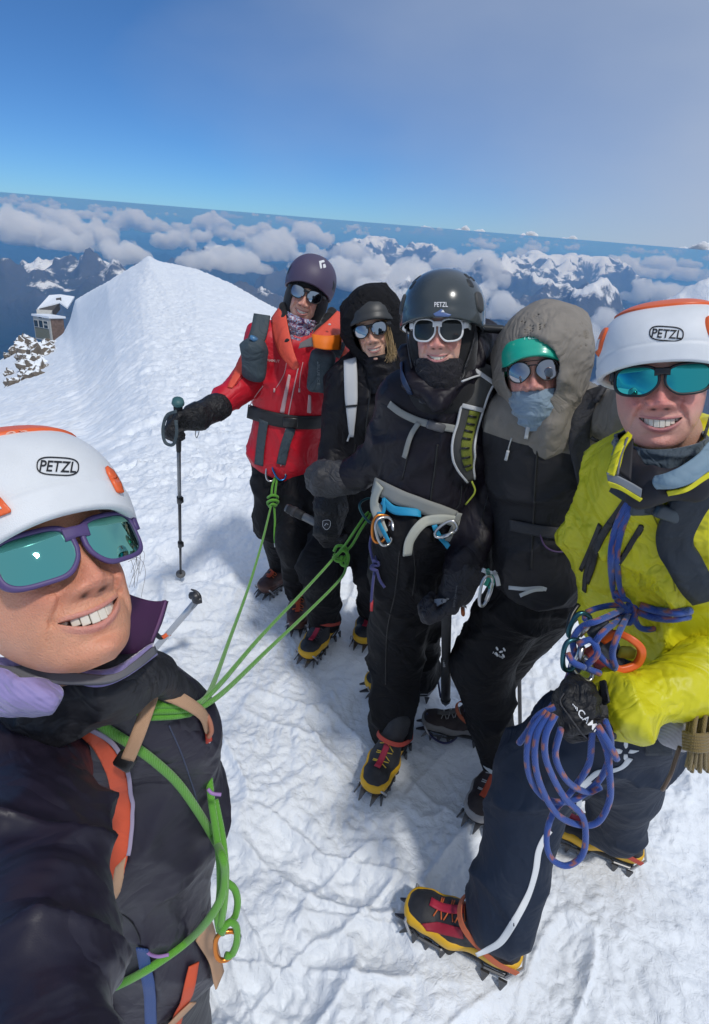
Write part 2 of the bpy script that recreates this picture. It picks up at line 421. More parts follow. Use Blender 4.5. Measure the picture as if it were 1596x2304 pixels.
# ================================================================ the mountain setting
def azt(x, y):
    d = ray(x, y); h = math.hypot(d[0], d[1]); return math.atan2(d[0], d[1]), -d[2]/h
SIL = [(-900, 1250, 80), (-300, 930, 90), (0, 812, 95), (40, 790, 95), (80, 774, 95), (122, 768, 94), (142, 752, 93), (158, 722, 92), (170, 676, 90), (190, 664, 84), (240, 636, 66), (290, 606, 61), (322, 588, 60), (332, 587, 60), (380, 593, 60),
       (440, 606, 55), (520, 638, 50), (610, 690, 42), (700, 742, 34), (780, 785, 28), (900, 850, 18), (1100, 930, 12), (1300, 985, 9), (1600, 1060, 7), (2600, 1300, 6)]
_sa = np.array([azt(x, y)[0] for x, y, r in SIL]); _st = np.array([azt(x, y)[1] for x, y, r in SIL]); _sr = np.array([r for _, _, r in SIL], float)
SIL2 = [(-900, 1300), (-300, 960), (0, 838), (90, 800), (160, 765), (220, 705), (270, 655), (310, 622), (330, 616), (380, 618), (440, 628), (520, 658), (610, 708), (700, 758), (780, 798), (900, 856), (1100, 932), (1300, 986), (1600, 1061), (2600, 1301)]
_s2a = np.array([azt(x, y)[0] for x, y in SIL2]); _s2t = np.array([azt(x, y)[1] for x, y in SIL2])
def snow_base(X, Y):
    r = np.hypot(X, Y)+1e-6; a = np.arctan2(X, Y)
    ts = np.interp(a, _sa, _st, left=.45, right=.45); rs = np.interp(a, _sa, _sr, left=20, right=6)
    # behind the camera: gentle snowfield
    back = smooth(1.0, 1.5, np.abs(a)); ts = ts*(1-back)+.10*back; rs = rs*(1-back)+60*back; t2 = np.maximum(np.interp(a, _s2a, _s2t, left=.46, right=.46)*(1-back)+.11*back, ts)
    r0 = 4.0; u = np.clip(np.log(np.maximum(r, r0)/r0)/np.log(rs/r0), 0, 1)
    T = t2+(CAMZ/r0-t2)*(1-u)**1.55+(ts-t2)*smooth(.55, .99, r/rs)
    T = T+np.where(r > rs, 2.6*np.log(np.maximum(r/rs, 1))**2, 0)
    z = np.where(r < r0, 0.0, CAMZ-r*T)
    return z
PATHC = [(600, 1500, 0), (470, 1150, 0), (440, 980, 0), (425, 850, 0), (400, 740, 0), (372, 655, 0), (340, 612, 0)]
_pa = np.array([azt(x, y)[0] for x, y, _ in PATHC]); _pt = np.array([azt(x, y)[1] for x, y, _ in PATHC])
TROD = {}
def snow_z(X, Y, detail=True):
    z = snow_base(X, Y); r = np.hypot(X, Y)
    Q = np.stack([X, Y, np.zeros_like(X)], -1)
    z = z+smooth(6, 30, r)*(.12*noise(Q*.07)+.12*noise(Q*.16))*smooth(70, 30, r)+.045*noise(Q*.8+4)*smooth(40, 8, r)
    # trodden ground round the group and the track along the crest
    T = (CAMZ-z)/np.maximum(r, .3); a = np.arctan2(X, Y)
    pa = np.interp(T, _pt[::-1], _pa[::-1]); da = (a-pa)
    wid = np.interp(r, [0, 3, 6, 15, 60], [2.5, .9, .13, .09, .022])
    path = np.exp(-(da/wid)**2)
    trod = np.clip(np.maximum(path, smooth(6, 3.2, r)), 0, 1)
    if detail:
        TROD['v'] = trod
        f1 = noise(Q*5.2+9); f2 = noise(Q*11+1); f3 = noise(Q*24+5); big = noise(Q*2.3+31)
        lump = .024*f1-.03*np.clip(f1-.25, 0, 1)+.017*np.abs(f2)+.011*np.abs(f3)+.02*big-.03*np.clip(noise(Q*3.3+77)-.3, 0, 1)
        z = z+lump*trod*np.interp(r, [0, 3, 8, 30], [1, 1.1, 2.3, 4.2])
        # pits left by boots along the track
        q2 = np.stack([X*3.1, Y*2.1, np.zeros_like(X)], -1); pit = np.clip(noise(q2+70)-.2, 0, 1)
        z = z-.13*pit*path*smooth(1.5, 4, r)
        # boot prints trodden into the snow round the group
        pr_ = np.random.default_rng(5); near = r < 9
        if near.any():
            xn, yn = X[near], Y[near]; dzp = np.zeros_like(xn)
            for k in range(150):
                rr_ = pr_.uniform(.7, 8)**1.0; aa = pr_.uniform(-.62, .70) if rr_ < 4 else np.interp(CAMZ/rr_, _pt[::-1], _pa[::-1])+pr_.normal(0, .09); px_, py_ = rr_*math.sin(aa), rr_*math.cos(aa); th = pr_.uniform(0, 6.28); c_, s_ = math.cos(th), math.sin(th)
                m_ = (np.abs(xn-px_) < .3) & (np.abs(yn-py_) < .3); u = (xn[m_]-px_)*c_+(yn[m_]-py_)*s_; v = -(xn[m_]-px_)*s_+(yn[m_]-py_)*c_; q_ = (np.abs(u)/.155)**3+(np.abs(v)/.058)**3
                dzp[m_] += -.030*np.exp(-q_**1.5)*pr_.uniform(.5, 1)+.011*np.exp(-((q_-1.9)/.8)**2)
            z = z.copy(); z[near] += dzp*(1+.3*noise(np.stack([xn, yn, 0*xn], -1)*30))
        # the crest
        z = z+.40*np.exp(-(np.abs(a-np.interp(T, _pt[::-1], _pa[::-1]))/.010)**1.5)*smooth(22, 58, r)
        # wind ripples on the flank
        c, s = math.cos(.75), math.sin(.75); U = X*c+Y*s; Vv = -X*s+Y*c
        rip = ridged(np.stack([U*.5, Vv*2.4, np.zeros_like(X)], -1), 3)
        z = z+(1-trod)*(rip-.6)*.075*np.interp(r, [0, 5, 20, 80], [.5, .8, 1.3, 1.6])
    # small benches under the planted boots
    for (bx_, by_, bh, br) in BENCH:
        w = np.exp(-((X-bx_)**2+(Y-by_)**2)/br**2); z = z*(1-w)+bh*w
    return z
BOOTS = [((650, 1288), (602, 1328), .035), ((676, 1350), (668, 1410), .03), ((748, 1412), (688, 1482), .03), ((842, 1385), (816, 1440), .03), ((898, 1665), (838, 1772), .03), ((966, 1552), (826, 1545), .03), ((1132, 1735), (1068, 1838), .03), ((1092, 1655), (966, 1632), .03), ((1158, 2172), (915, 2045), .05), ((1402, 1925), (1275, 1872), .03)]   # heel, toe (pixels), sole height
BENCH = []
for _h, _t, _z in BOOTS:
    _a, _b = G(*_h, _z), G(*_t, _z); _c = _a+(_b-_a)*.38; BENCH.append((_c[0], _c[1], _z-.024, .17))
m = bpy.data.materials.new('snow'); m.use_nodes = True; nt = m.node_tree; b = nt.nodes['Principled BSDF']; MATS['snow'] = m
b.inputs['Base Color'].default_value = (.84, .87, .91, 1); b.inputs['Roughness'].default_value = .55; b.inputs['Specular IOR Level'].default_value = .35
b.inputs['Subsurface Weight'].default_value = 0.0
tc = nt.nodes.new('ShaderNodeTexCoord')
n1 = nt.nodes.new('ShaderNodeTexNoise'); n1.inputs['Scale'].default_value = 34; n1.inputs['Detail'].default_value = 6; n1.inputs['Roughness'].default_value = .55; n1.inputs['Distortion'].default_value = .5
n2 = nt.nodes.new('ShaderNodeTexNoise'); n2.inputs['Scale'].default_value = 4.5; n2.inputs['Detail'].default_value = 5; n2.inputs['Distortion'].default_value = .6
nt.links.new(tc.outputs['Object'], n1.inputs['Vector']); nt.links.new(tc.outputs['Object'], n2.inputs['Vector'])
at_ = nt.nodes.new('ShaderNodeAttribute'); at_.attribute_name = 'trod'; b1 = nt.nodes.new('ShaderNodeBump'); nt.links.new(mathn(nt, 'MULTIPLY_ADD', at_.outputs['Fac'], .72, .12), b1.inputs['Strength']); b1.inputs['Distance'].default_value = .012; nt.links.new(n1.outputs['Fac'], b1.inputs['Height'])
b2 = nt.nodes.new('ShaderNodeBump'); nt.links.new(mathn(nt, 'MULTIPLY_ADD', at_.outputs['Fac'], .42, .10), b2.inputs['Strength']); b2.inputs['Distance'].default_value = .05; nt.links.new(n2.outputs['Fac'], b2.inputs['Height'])
nt.links.new(b2.outputs['Normal'], b1.inputs['Normal']); nt.links.new(b1.outputs['Normal'], b.inputs['Normal'])
mr = nt.nodes.new('ShaderNodeMapRange'); mr.inputs['From Min'].default_value = .35; mr.inputs['From Max'].default_value = .7; mr.inputs['To Min'].default_value = .93; mr.inputs['To Max'].default_value = 1.03; nt.links.new(n2.outputs['Fac'], mr.inputs['Value'])
mx = nt.nodes.new('ShaderNodeMix'); mx.data_type = 'RGBA'; mx.blend_type = 'MULTIPLY'; mx.inputs['Factor'].default_value = 1; mx.inputs['A'].default_value = (.82, .86, .91, 1); nt.links.new(mr.outputs[0], mx.inputs['B']); nt.links.new(mx.outputs['Result'], b.inputs['Base Color'])

def polar(az, rr, zf, name, mat_, **k):
    A, R_ = np.meshgrid(az, rr, indexing='ij'); X = R_*np.sin(A); Y = R_*np.cos(A); Z = zf(X, Y)
    V = np.stack([X, Y, Z], -1).reshape(-1, 3); na, nr = len(az), len(rr)
    i, j = np.meshgrid(np.arange(na-1), np.arange(nr-1), indexing='ij'); a = (i*nr+j).ravel()
    return mesh_raw(name, V, np.stack([a, a+1, a+nr+1, a+nr], 1), mat_, **k)
_az = np.concatenate([np.linspace(-math.pi, -1.0, 60, endpoint=False), np.linspace(-1.0, -.72, 60, endpoint=False), np.linspace(-.72, .78, 760, endpoint=False), np.linspace(.78, 1.05, 40, endpoint=False), np.linspace(1.05, math.pi, 60)])
_rr = np.concatenate([[0.0, .1, .2, .3, .4], np.geomspace(.5, 6, 520, endpoint=False), np.geomspace(6, 110, 420, endpoint=False), np.geomspace(110, 170, 12)])
ground = polar(_az, _rr, snow_z, 'snow_ground', MATS['snow'], kind='structure')
at_ = ground.data.attributes.new('trod', 'FLOAT', 'POINT'); at_.data.foreach_set('value', TROD['v'].astype(np.float32).ravel())

# ---- far terrain
TMIN = -3400.0
def bump_at(x, y, rkm):   # pixel + distance -> centre
    a, t = azt(x, y); return rkm*1000*math.sin(a), rkm*1000*math.cos(a), CAMZ-rkm*1000*t
MASSIF = [(870, 512, 30, 3600, 2600), (930, 524, 30, 3000, 2000), (800, 560, 26, 3200, 2500), (1140, 560, 22, 4200, 1800), (1230, 548, 26, 3500, 2000), (1330, 560, 28, 4200, 1700), (980, 590, 17, 2000, 1900), (880, 600, 15, 2000, 1500),
          (40, 590, 13, 2600, 1200), (170, 606, 12.5, 2200, 1100), (290, 612, 12, 1800, 900), (-120, 575, 13, 2600, 1500), (450, 545, 24, 3000, 1500), (560, 615, 11, 1500, 1300), (430, 640, 9, 1400, 1100), (620, 600, 16, 2300, 1500),
          (1180, 640, 12, 2600, 1500), (1290, 625, 14, 2400, 1400), (1590, 665, 9, 1400, 700), (1700, 655, 9, 1800, 700), (1490, 690, 8, 1100, 1500)]
def terr(X, Y):
    r = np.hypot(X, Y); Q = np.stack([X, Y, np.zeros_like(X)], -1)/1000.0
    w = .8*np.stack([noise(Q*.12+3), noise(Q*.12+13), np.zeros_like(X)], -1)
    rg = ridged((Q+w)*.17+2, 6, 2.1, .55); base = noise(Q*.055+8)
    z = TMIN+200+620*np.clip(rg-.35, 0, 2)*1.15*(0.85+.5*base)+250*base
    hi = np.zeros_like(X)
    for (x, y, rk, rad, dz) in MASSIF:
        cx, cy, cz = bump_at(x, y, rk); w_ = np.exp(-(((X-cx)**2+(Y-cy)**2)/rad**2)); top = cz+80
        lift = (top-(TMIN+900))*w_
        hi = np.maximum(hi, lift)
    det = ridged(Q*.48+7, 6, 2.1, .55)-.75
    z = z+hi*(0.82+.15*det)+90*det
    cap_ = CAMZ-r*.013-150; z = np.where(z > cap_-300, cap_-300+300*np.tanh((z-cap_+300)/300), z)
    return np.maximum(z, TMIN+60+30*noise(Q*2))
m = bpy.data.materials.new('alpine_ground'); m.use_nodes = True; nt = m.node_tree; b = nt.nodes['Principled BSDF']; b.inputs['Roughness'].default_value = .9; b.inputs['Specular IOR Level'].default_value = .1
geo = nt.nodes.new('ShaderNodeNewGeometry'); sp = nt.nodes.new('ShaderNodeSeparateXYZ'); nt.links.new(geo.outputs['Position'], sp.inputs[0])
sn = nt.nodes.new('ShaderNodeSeparateXYZ'); nt.links.new(geo.outputs['Normal'], sn.inputs[0])
mp = nt.nodes.new('ShaderNodeMapping'); mp.inputs['Scale'].default_value = (.001, .001, .001); nt.links.new(geo.outputs['Position'], mp.inputs['Vector'])
na_ = nt.nodes.new('ShaderNodeTexNoise'); na_.inputs['Scale'].default_value = 1.05; na_.inputs['Detail'].default_value = 9; na_.inputs['Roughness'].default_value = .68; na_.inputs['Distortion'].default_value = .4; nt.links.new(mp.outputs[0], na_.inputs['Vector'])
nb_ = nt.nodes.new('ShaderNodeTexNoise'); nb_.inputs['Scale'].default_value = .35; nb_.inputs['Detail'].default_value = 6; nt.links.new(mp.outputs[0], nb_.inputs['Vector'])
alt = mathn(nt, 'MULTIPLY_ADD', sp.outputs[2], 1/1000., 1.30)           # >0 above the snow line
sv = mathn(nt, 'ADD', alt, mathn(nt, 'MULTIPLY_ADD', na_.outputs['Fac'], 5.2, -2.75)); sv = mathn(nt, 'ADD', sv, mathn(nt, 'MULTIPLY_ADD', sn.outputs[2], .9, -.75))
snowf = mathn(nt, 'MULTIPLY', sv, 3.2, clamp=True)
rk = nt.nodes.new('ShaderNodeMix'); rk.data_type = 'RGBA'; rk.inputs['A'].default_value = (.014, .026, .022, 1); rk.inputs['B'].default_value = (.095, .10, .105, 1)
nt.links.new(mathn(nt, 'MULTIPLY_ADD', mathn(nt, 'ADD', nb_.outputs['Fac'], mathn(nt, 'MULTIPLY', alt, .45)), 2.4, -.2, clamp=True), rk.inputs['Factor'])
mm = nt.nodes.new('ShaderNodeMix'); mm.data_type = 'RGBA'; nt.links.new(snowf, mm.inputs['Factor']); nt.links.new(rk.outputs['Result'], mm.inputs['A']); mm.inputs['B'].default_value = (.82, .85, .9, 1)
nt.links.new(mm.outputs['Result'], b.inputs['Base Color'])
bb = nt.nodes.new('ShaderNodeBump'); bb.inputs['Strength'].default_value = .9; bb.inputs['Distance'].default_value = 120; nt.links.new(na_.outputs['Fac'], bb.inputs['Height']); nt.links.new(bb.outputs[0], b.inputs['Normal'])
polar(np.linspace(-1.05, 1.15, 720), np.concatenate([[150, 900, 2000], np.geomspace(3000, 60000, 420), np.geomspace(62000, 330000, 40)]), lambda X, Y: np.where(np.hypot(X, Y) < 2500, TMIN+100, terr(X, Y)), 'alpine_terrain', m, kind='structure')

# ---- cumulus clouds lying over the valleys
cm = bpy.data.materials.new('cloud_vapour'); cm.use_nodes = True; nt = cm.node_tree; nt.nodes.remove(nt.nodes['Principled BSDF'])
CLOUDMODE = 'vol'
def cloud(x, y, alt, wpx, hpx, seed, dens=1.0, depthf=.7, label='', mat_=None):
    a, t = azt(x, y); r = (CAMZ-alt)/t; c = np.array([r*math.sin(a), r*math.cos(a), alt]); s = r/1250.; w = wpx*s/2; h = hpx*s/2
    rs_ = np.random.default_rng(seed); e1 = np.array([math.cos(a), -math.sin(a), 0]); e2 = np.array([math.sin(a), math.cos(a), 0]); e3 = np.array([0, 0, 1.])
    R = np.stack([e1, e2, e3], 1); n = 16
    prims = []
    for i in range(n):
        u = rs_.uniform(-1, 1); v = rs_.uniform(-1, 1)*(1-abs(u))**.5; g = (1-u*u*.8)*rs_.uniform(.55, 1)
        rad = h*g*rs_.uniform(.45, .8); p = np.array([u*w*.8, v*w*depthf*.7, -h*.5+rad*.4+h*.8*g*rs_.uniform(0, 1)*(1-.3*abs(v))]); prims.append(ell(p, (rad*1.3, rad*1.2, rad), k=h*.25))
    lo = np.array([-w*1.35, -w*depthf*1.2-h*.4, -h*1.1]); hi = np.array([w*1.35, w*depthf*1.2+h*.4, h*1.45])
    res = max((hi-lo)[0]/(wpx*.45+18), h/20, (hi-lo)[1]/80)
    def fn(Q):
        q = Q/h
        d = sdf(prims, Q)/h
        d = d+.34*fbm(q*1.1+seed*3.7, 2)+.26*np.abs(noise(q*2.6+seed))-.06+.16*np.abs(noise(q*5.3+seed))+.09*noise(q*10)+.05*noise(q*19)
        base = (-q[..., 2]-.55+.12*noise(q*1.5))
        return np.maximum(d, base)
    D = grid_eval(fn, lo, hi, res)
    D[0] = D[-1] = 1; D[:, 0] = D[:, -1] = 1; D[:, :, 0] = D[:, :, -1] = 1
    V, Q = nets(D, lo, res)
    if not len(Q): return
    V = relax(V, Q, 1)
    mesh_raw('cloud', V@R.T+c, Q, mat_ or cm, kind='stuff', label=label)
out = cm.node_tree.nodes['Material Output']
pv = cm.node_tree.nodes.new('ShaderNodeVolumePrincipled'); pv.inputs['Absorption Color'].default_value = (1, 1, 1, 1); pv.inputs['Color'].default_value = (1, 1, 1, 1); pv.inputs['Density'].default_value = 0.0045; pv.inputs['Anisotropy'].default_value = -.35
cm.node_tree.links.new(pv.outputs[0], out.inputs['Volume'])
CL = [(60, 520, -1000, 190, 80), (160, 510, -1000, 150, 60), (170, 550, -1100, 110, 45), (20, 480, -700, 90, 25), (285, 573, -1000, 130, 60), (300, 500, -900, 130, 50), (470, 510, -1000, 150, 60), (380, 530, -950, 90, 40),
      (520, 585, -1000, 190, 70), (450, 585, -1000, 100, 50), (610, 560, -1000, 160, 70), (590, 520, -900, 130, 45), (700, 535, -900, 160, 50), (760, 560, -1000, 160, 60), (650, 500, -800, 120, 24), (800, 620, -1150, 220, 90), (730, 600, -1100, 150, 70),
      (860, 660, -1250, 190, 110), (930, 640, -1250, 130, 90), (1000, 590, -1100, 120, 70), (1080, 610, -1150, 150, 90), (1040, 660, -1300, 150, 90), (1120, 690, -1350, 140, 70), (960, 520, -800, 90, 25), (1050, 524, -800, 120, 22),
      (1180, 535, -800, 110, 26), (1420, 600, -1100, 160, 50), (1520, 605, -1100, 150, 60), (1480, 660, -1200, 130, 60), (1380, 740, -1350, 130, 70), (1330, 760, -1400, 90, 60), (1440, 820, -1450, 110, 90), (1560, 570, -900, 120, 30), (1290, 545, -800, 100, 18), (240, 470, -600, 100, 16), (500, 484, -600, 120, 16), (110, 458, -500, 70, 12), (1360, 870, -1500, 60, 40)]
_rc = np.random.default_rng(11)
for _ in range(46):      # broken field out to the horizon
    x = _rc.uniform(-40, 1640); hy = 432+x*.0827; dy = 14+70*_rc.uniform(0, 1)**1.6*(1 if x < 900 else .6); CL.append((x, hy+dy, -420-9.5*dy, _rc.uniform(36, 110), 8+dy*.42*_rc.uniform(.7, 1.2)))
for _ in range(26):      # the last clouds before the skyline
    x = _rc.uniform(-40, 1640); y = 432+x*.0827+_rc.uniform(3, 13)*(1 if x > 500 else 1.6); CL.append((x, y, CAMZ-42000*azt(x, y)[1], _rc.uniform(40, 120), _rc.uniform(7, 13)))
for i, (x, y, al, w, h) in enumerate(CL): cloud(x, y, al, w*1.05, h*1.15, 100+i)
# ---- the blue air
hm = bpy.data.materials.new('haze'); hm.use_nodes = True; nt = hm.node_tree; nt.nodes.remove(nt.nodes['Principled BSDF'])
pv = nt.nodes.new('ShaderNodeVolumePrincipled'); pv.inputs['Absorption Color'].default_value = (.5, .5, .5, 1); pv.inputs['Color'].default_value = (.17, .47, 1.0, 1); pv.inputs['Density'].default_value = 1/26000.; pv.inputs['Anisotropy'].default_value = 0.0
nt.links.new(pv.outputs[0], nt.nodes['Material Output'].inputs['Volume'])
V, Fc = box_vf((0, 0, 0), (1, 1, 1)); V = V*np.array([680000, 680000, (2.6-(TMIN-80))])+np.array([0, 0, (2.6+TMIN-80)/2])
hz = mesh_raw('haze', V, Fc, hm, smooth_=False, kind='stuff')
# ---- rocks and the mountain huts below the crest
def ground_hit(x, y, r0=3.0, r1=170.0, off=0.0):
    d = nrm(ray(x, y)); t = np.geomspace(r0, r1, 900); q = CO+d*t[:, None]; gz = snow_z(q[:, 0], q[:, 1], False)+off; i = np.argmax(q[:, 2] < gz)
    return q[i] if q[i, 2] < gz[i] else q[-1]*0+CO+d*90
rockm = bpy.data.materials.new('grey_brown_rock'); rockm.use_nodes = True; nt = rockm.node_tree; b = nt.nodes['Principled BSDF']; b.inputs['Roughness'].default_value = .9
geo = nt.nodes.new('ShaderNodeNewGeometry'); sn = nt.nodes.new('ShaderNodeSeparateXYZ'); nt.links.new(geo.outputs['Normal'], sn.inputs[0]); tc = nt.nodes.new('ShaderNodeTexCoord'); nn_ = nt.nodes.new('ShaderNodeTexNoise'); nn_.inputs['Scale'].default_value = 1.1; nn_.inputs['Detail'].default_value = 6; nt.links.new(geo.outputs['Position'], nn_.inputs['Vector'])
f_ = mathn(nt, 'MULTIPLY', mathn(nt, 'ADD', sn.outputs[2], mathn(nt, 'MULTIPLY_ADD', nn_.outputs['Fac'], 1.6, -1.36)), 8, clamp=True)
rc = nt.nodes.new('ShaderNodeMix'); rc.data_type = 'RGBA'; nt.links.new(nn_.outputs['Fac'], rc.inputs['Factor']); rc.inputs['A'].default_value = (.10, .085, .07, 1); rc.inputs['B'].default_value = (.24, .20, .16, 1)
mx = nt.nodes.new('ShaderNodeMix'); mx.data_type = 'RGBA'; nt.links.new(f_, mx.inputs['Factor']); nt.links.new(rc.outputs['Result'], mx.inputs['A']); mx.inputs['B'].default_value = (.82, .86, .9, 1); nt.links.new(mx.outputs['Result'], b.inputs['Base Color'])
def rock_vf(c, r, seed, n=3, sq=(1, 1, .8)):
    bm = bmesh.new(); bmesh.ops.create_icosphere(bm, subdivisions=n, radius=1); V = np.array([v.co[:] for v in bm.verts]); Fc = [[v.index for v in f.verts] for f in bm.faces]; bm.free()
    q = V+seed*5.3; d = .45*np.abs(noise(q*1.3))+.28*noise(q*2.6)+.14*noise(q*6)
    cell = np.round(noise(q*1.7)*3)/3*.3; V = V*(1+d+cell-.15)[:, None]*np.array(sq)*r; return V+c, Fc
oc = thing('rock_outcrop', 'snow dusted brown rocks on the slope below the small mountain hut', 'rocks', ground_hit(75, 800))
ro = np.random.default_rng(3)
for (x, y, s_) in [(70, 778, 1.3), (92, 782, 1.2), (105, 778, 1.0), (62, 785, 1.9), (78, 795, 1.6), (96, 790, 1.6), (58, 805, 1.4), (70, 815, 1.5), (88, 806, 1.5), (108, 793, 1.2), (64, 828, 1.3), (76, 838, 1.2), (72, 850, .9), (44, 778, 1.0), (30, 790, .8), (20, 845, .6), (23, 862, .5), (24, 868, .6), (54, 772, 1.3), (62, 845, .9), (116, 774, .8), (45, 795, .8), (14, 800, .6), (50, 820, .7), (84, 825, 1.0)]:
    p = ground_hit(x, y); V, Fc = rock_vf(p+np.array([0, .3, -.15*s_]), s_*.85, x*.37+y, 3, (1, .9, ro.uniform(.7, 1.3))); MB().add(V, Fc).build('rock', rockm, oc, smooth_=False)
def hutframe(bl, br, top_h, depth, z=92.0, tilt=9.0):
    o = Pz(*bl, z); r_ = Pz(*br, z-2.0); U = r_-o; L = np.linalg.norm(U); U = nrm(U); Wv = nrm(np.array([0, 0, 1.])+CR*math.tan(math.radians(tilt))); N = nrm(np.cross(U, Wv)); N = N if N@CF > 0 else -N; Wv = nrm(np.cross(N, U)); Wv = Wv if Wv[2] > 0 else -Wv
    return o, U, N, Wv, L
o_, U, N, Wv, L = hutframe((81, 762), (117, 769), 0, 0); H_ = 52/1250*92; Dp = 2.4
hut = thing('mountain_hut', 'small grey white hut with dark windows perched on rocks below the snow crest', 'hut', o_)
def hb_(u0, u1, v0, v1, w0, w1): 
    c = [o_+U*u+N*v+Wv*w for u in (u0, u1) for v in (v0, v1) for w in (w0, w1)]; return np.array(c), [(0, 1, 3, 2), (4, 6, 7, 5), (0, 4, 5, 1), (2, 3, 7, 6), (0, 2, 6, 4), (1, 5, 7, 3)]
cream = mat('pale_grey_paint', (.42, .42, .40), .6, var=.1, vscale=2); corr = mat('corrugated_grey_green', (.20, .22, .19), .6); brown = mat('red_brown_boards', (.17, .115, .095), .8, var=.3, vscale=3); wd = mat('window_dark', (.02, .03, .045), .15); snw = MATS['snow']
V, Fc = hb_(0, L, 0, Dp, 0, H_*.93); MB().add(V, Fc).build('wall', cream, hut, smooth_=False); V, Fc = hb_(L+.01, L+.07, .25, Dp, .1, H_*.9); MB().add(V, Fc).build('side_cladding', brown, hut, smooth_=False)
V, Fc = hb_(-.1, L+.25, -.15, Dp+.3, H_*.94, H_*1.02); MB().add(V, Fc).build('roof', snw, hut, smooth_=False)
for k in range(14): u = L*(.09+.80*k/13); V, Fc = hb_(u-.045, u+.045, -.08, -.005, H_*.08, H_*.47); MB().add(V, Fc).build('cladding_slat', corr, hut, smooth_=False)
for u0, u1, w0, w1 in ((.06, .30, .52, .80), (.36, .60, .52, .82), (.66, .90, .52, .66), (.66, .90, .70, .82), (.38, .60, .88, .985)):
    V, Fc = hb_(L*u0-.03, L*u1+.03, -.07, -.005, H_*w0-.03, H_*w1*.985+.03); wf = MB().add(V, Fc).build('window', mat('window_frame', (.6, .6, .58), .5), hut, smooth_=False); V, Fc = hb_(L*u0+.03, L*u1-.03, -.095, -.075, H_*w0+.03, H_*w1*.985-.03); MB().add(V, Fc).build('pane', wd, wf, smooth_=False)
V, Fc = hb_(L*.04, L*.92, -.02, -.004, H_*.06, H_*.49); MB().add(V, Fc).build('panel', mat('cladding_back', (.10, .11, .10), .7), hut, smooth_=False)
# the second, snow covered roof above it
h2 = thing('mountain_hut', 'snow covered gable roof of the upper hut just above the small grey hut', 'hut', Pz(120, 700, 97))
def tri(pts, t=.25):
    A = np.array([Pz(*p) for p in pts]); n = len(A); B_ = A-Wv*t; return np.vstack([A, B_]), [tuple(range(n)), tuple(range(2*n-1, n-1, -1))]+[(i, n+i, n+(i+1) % n, (i+1) % n) for i in range(n)]
V, Fc = tri([(84, 694, 96), (111, 664, 101), (135, 662, 102), (134, 679, 98)]); MB().add(V, Fc).build('roof', snw, h2, smooth_=False)
V, Fc = tri([(135, 662, 102), (168, 667, 103), (152, 692, 98), (134, 679, 98)]); MB().add(V, Fc).build('roof', snw, h2, smooth_=False)
V, Fc = tri([(88, 694, 96.2), (134, 680, 98.2), (118, 700, 97)], 1.2); MB().add(V, Fc).build('gable', mat('dark_gable', (.06, .06, .065), .7), h2, smooth_=False)
V, Fc = tri([(82, 696, 96), (118, 698, 97), (112, 712, 96.5), (84, 712, 95.5)], 1.5); MB().add(V, Fc).build('wall', cream, h2, smooth_=False)
V, Fc = tri([(126, 671, 99), (138, 669, 99), (138, 677, 99), (127, 677, 99)], .3); MB().add(V, Fc).build('chimney', mat('chimney_metal', (.08, .08, .085), .5), h2, smooth_=False)
# ================================================================ people: shared builders
def rotm(ax, deg):
    a = math.radians(deg); c, s = math.cos(a), math.sin(a)
    return np.array({'x': [[1, 0, 0], [0, c, -s], [0, s, c]], 'y': [[c, 0, s], [0, 1, 0], [-s, 0, c]], 'z': [[c, -s, 0], [s, c, 0], [0, 0, 1]]}[ax], float)
class Frame:
    "head frame: X image right, Y up, Z out of the face; the bridge of the nose sits on the pixel at camera depth z"
    def __init__(s, x, y, z, yaw=0, pitch=0, roll=0, scale=1.0):
        d = nrm(ray(x, y)); Z = -d; X = nrm(np.cross(CU, Z)); Y = np.cross(Z, X)
        s.R = np.stack([X, Y, Z], 1)@rotm('z', roll)@rotm('y', yaw)@rotm('x', pitch); s.s = scale
        s.o = Pz(x, y, z)-s.R@np.array([0, 0, .096])*scale
    def __call__(s, V): return (np.asarray(V, float)*s.s)@s.R.T+s.o
def g2(x, y, x0, y0, sx, sy): return np.exp(-((x-x0)/sx)**2-((y-y0)/sy)**2)
SKIN = {}
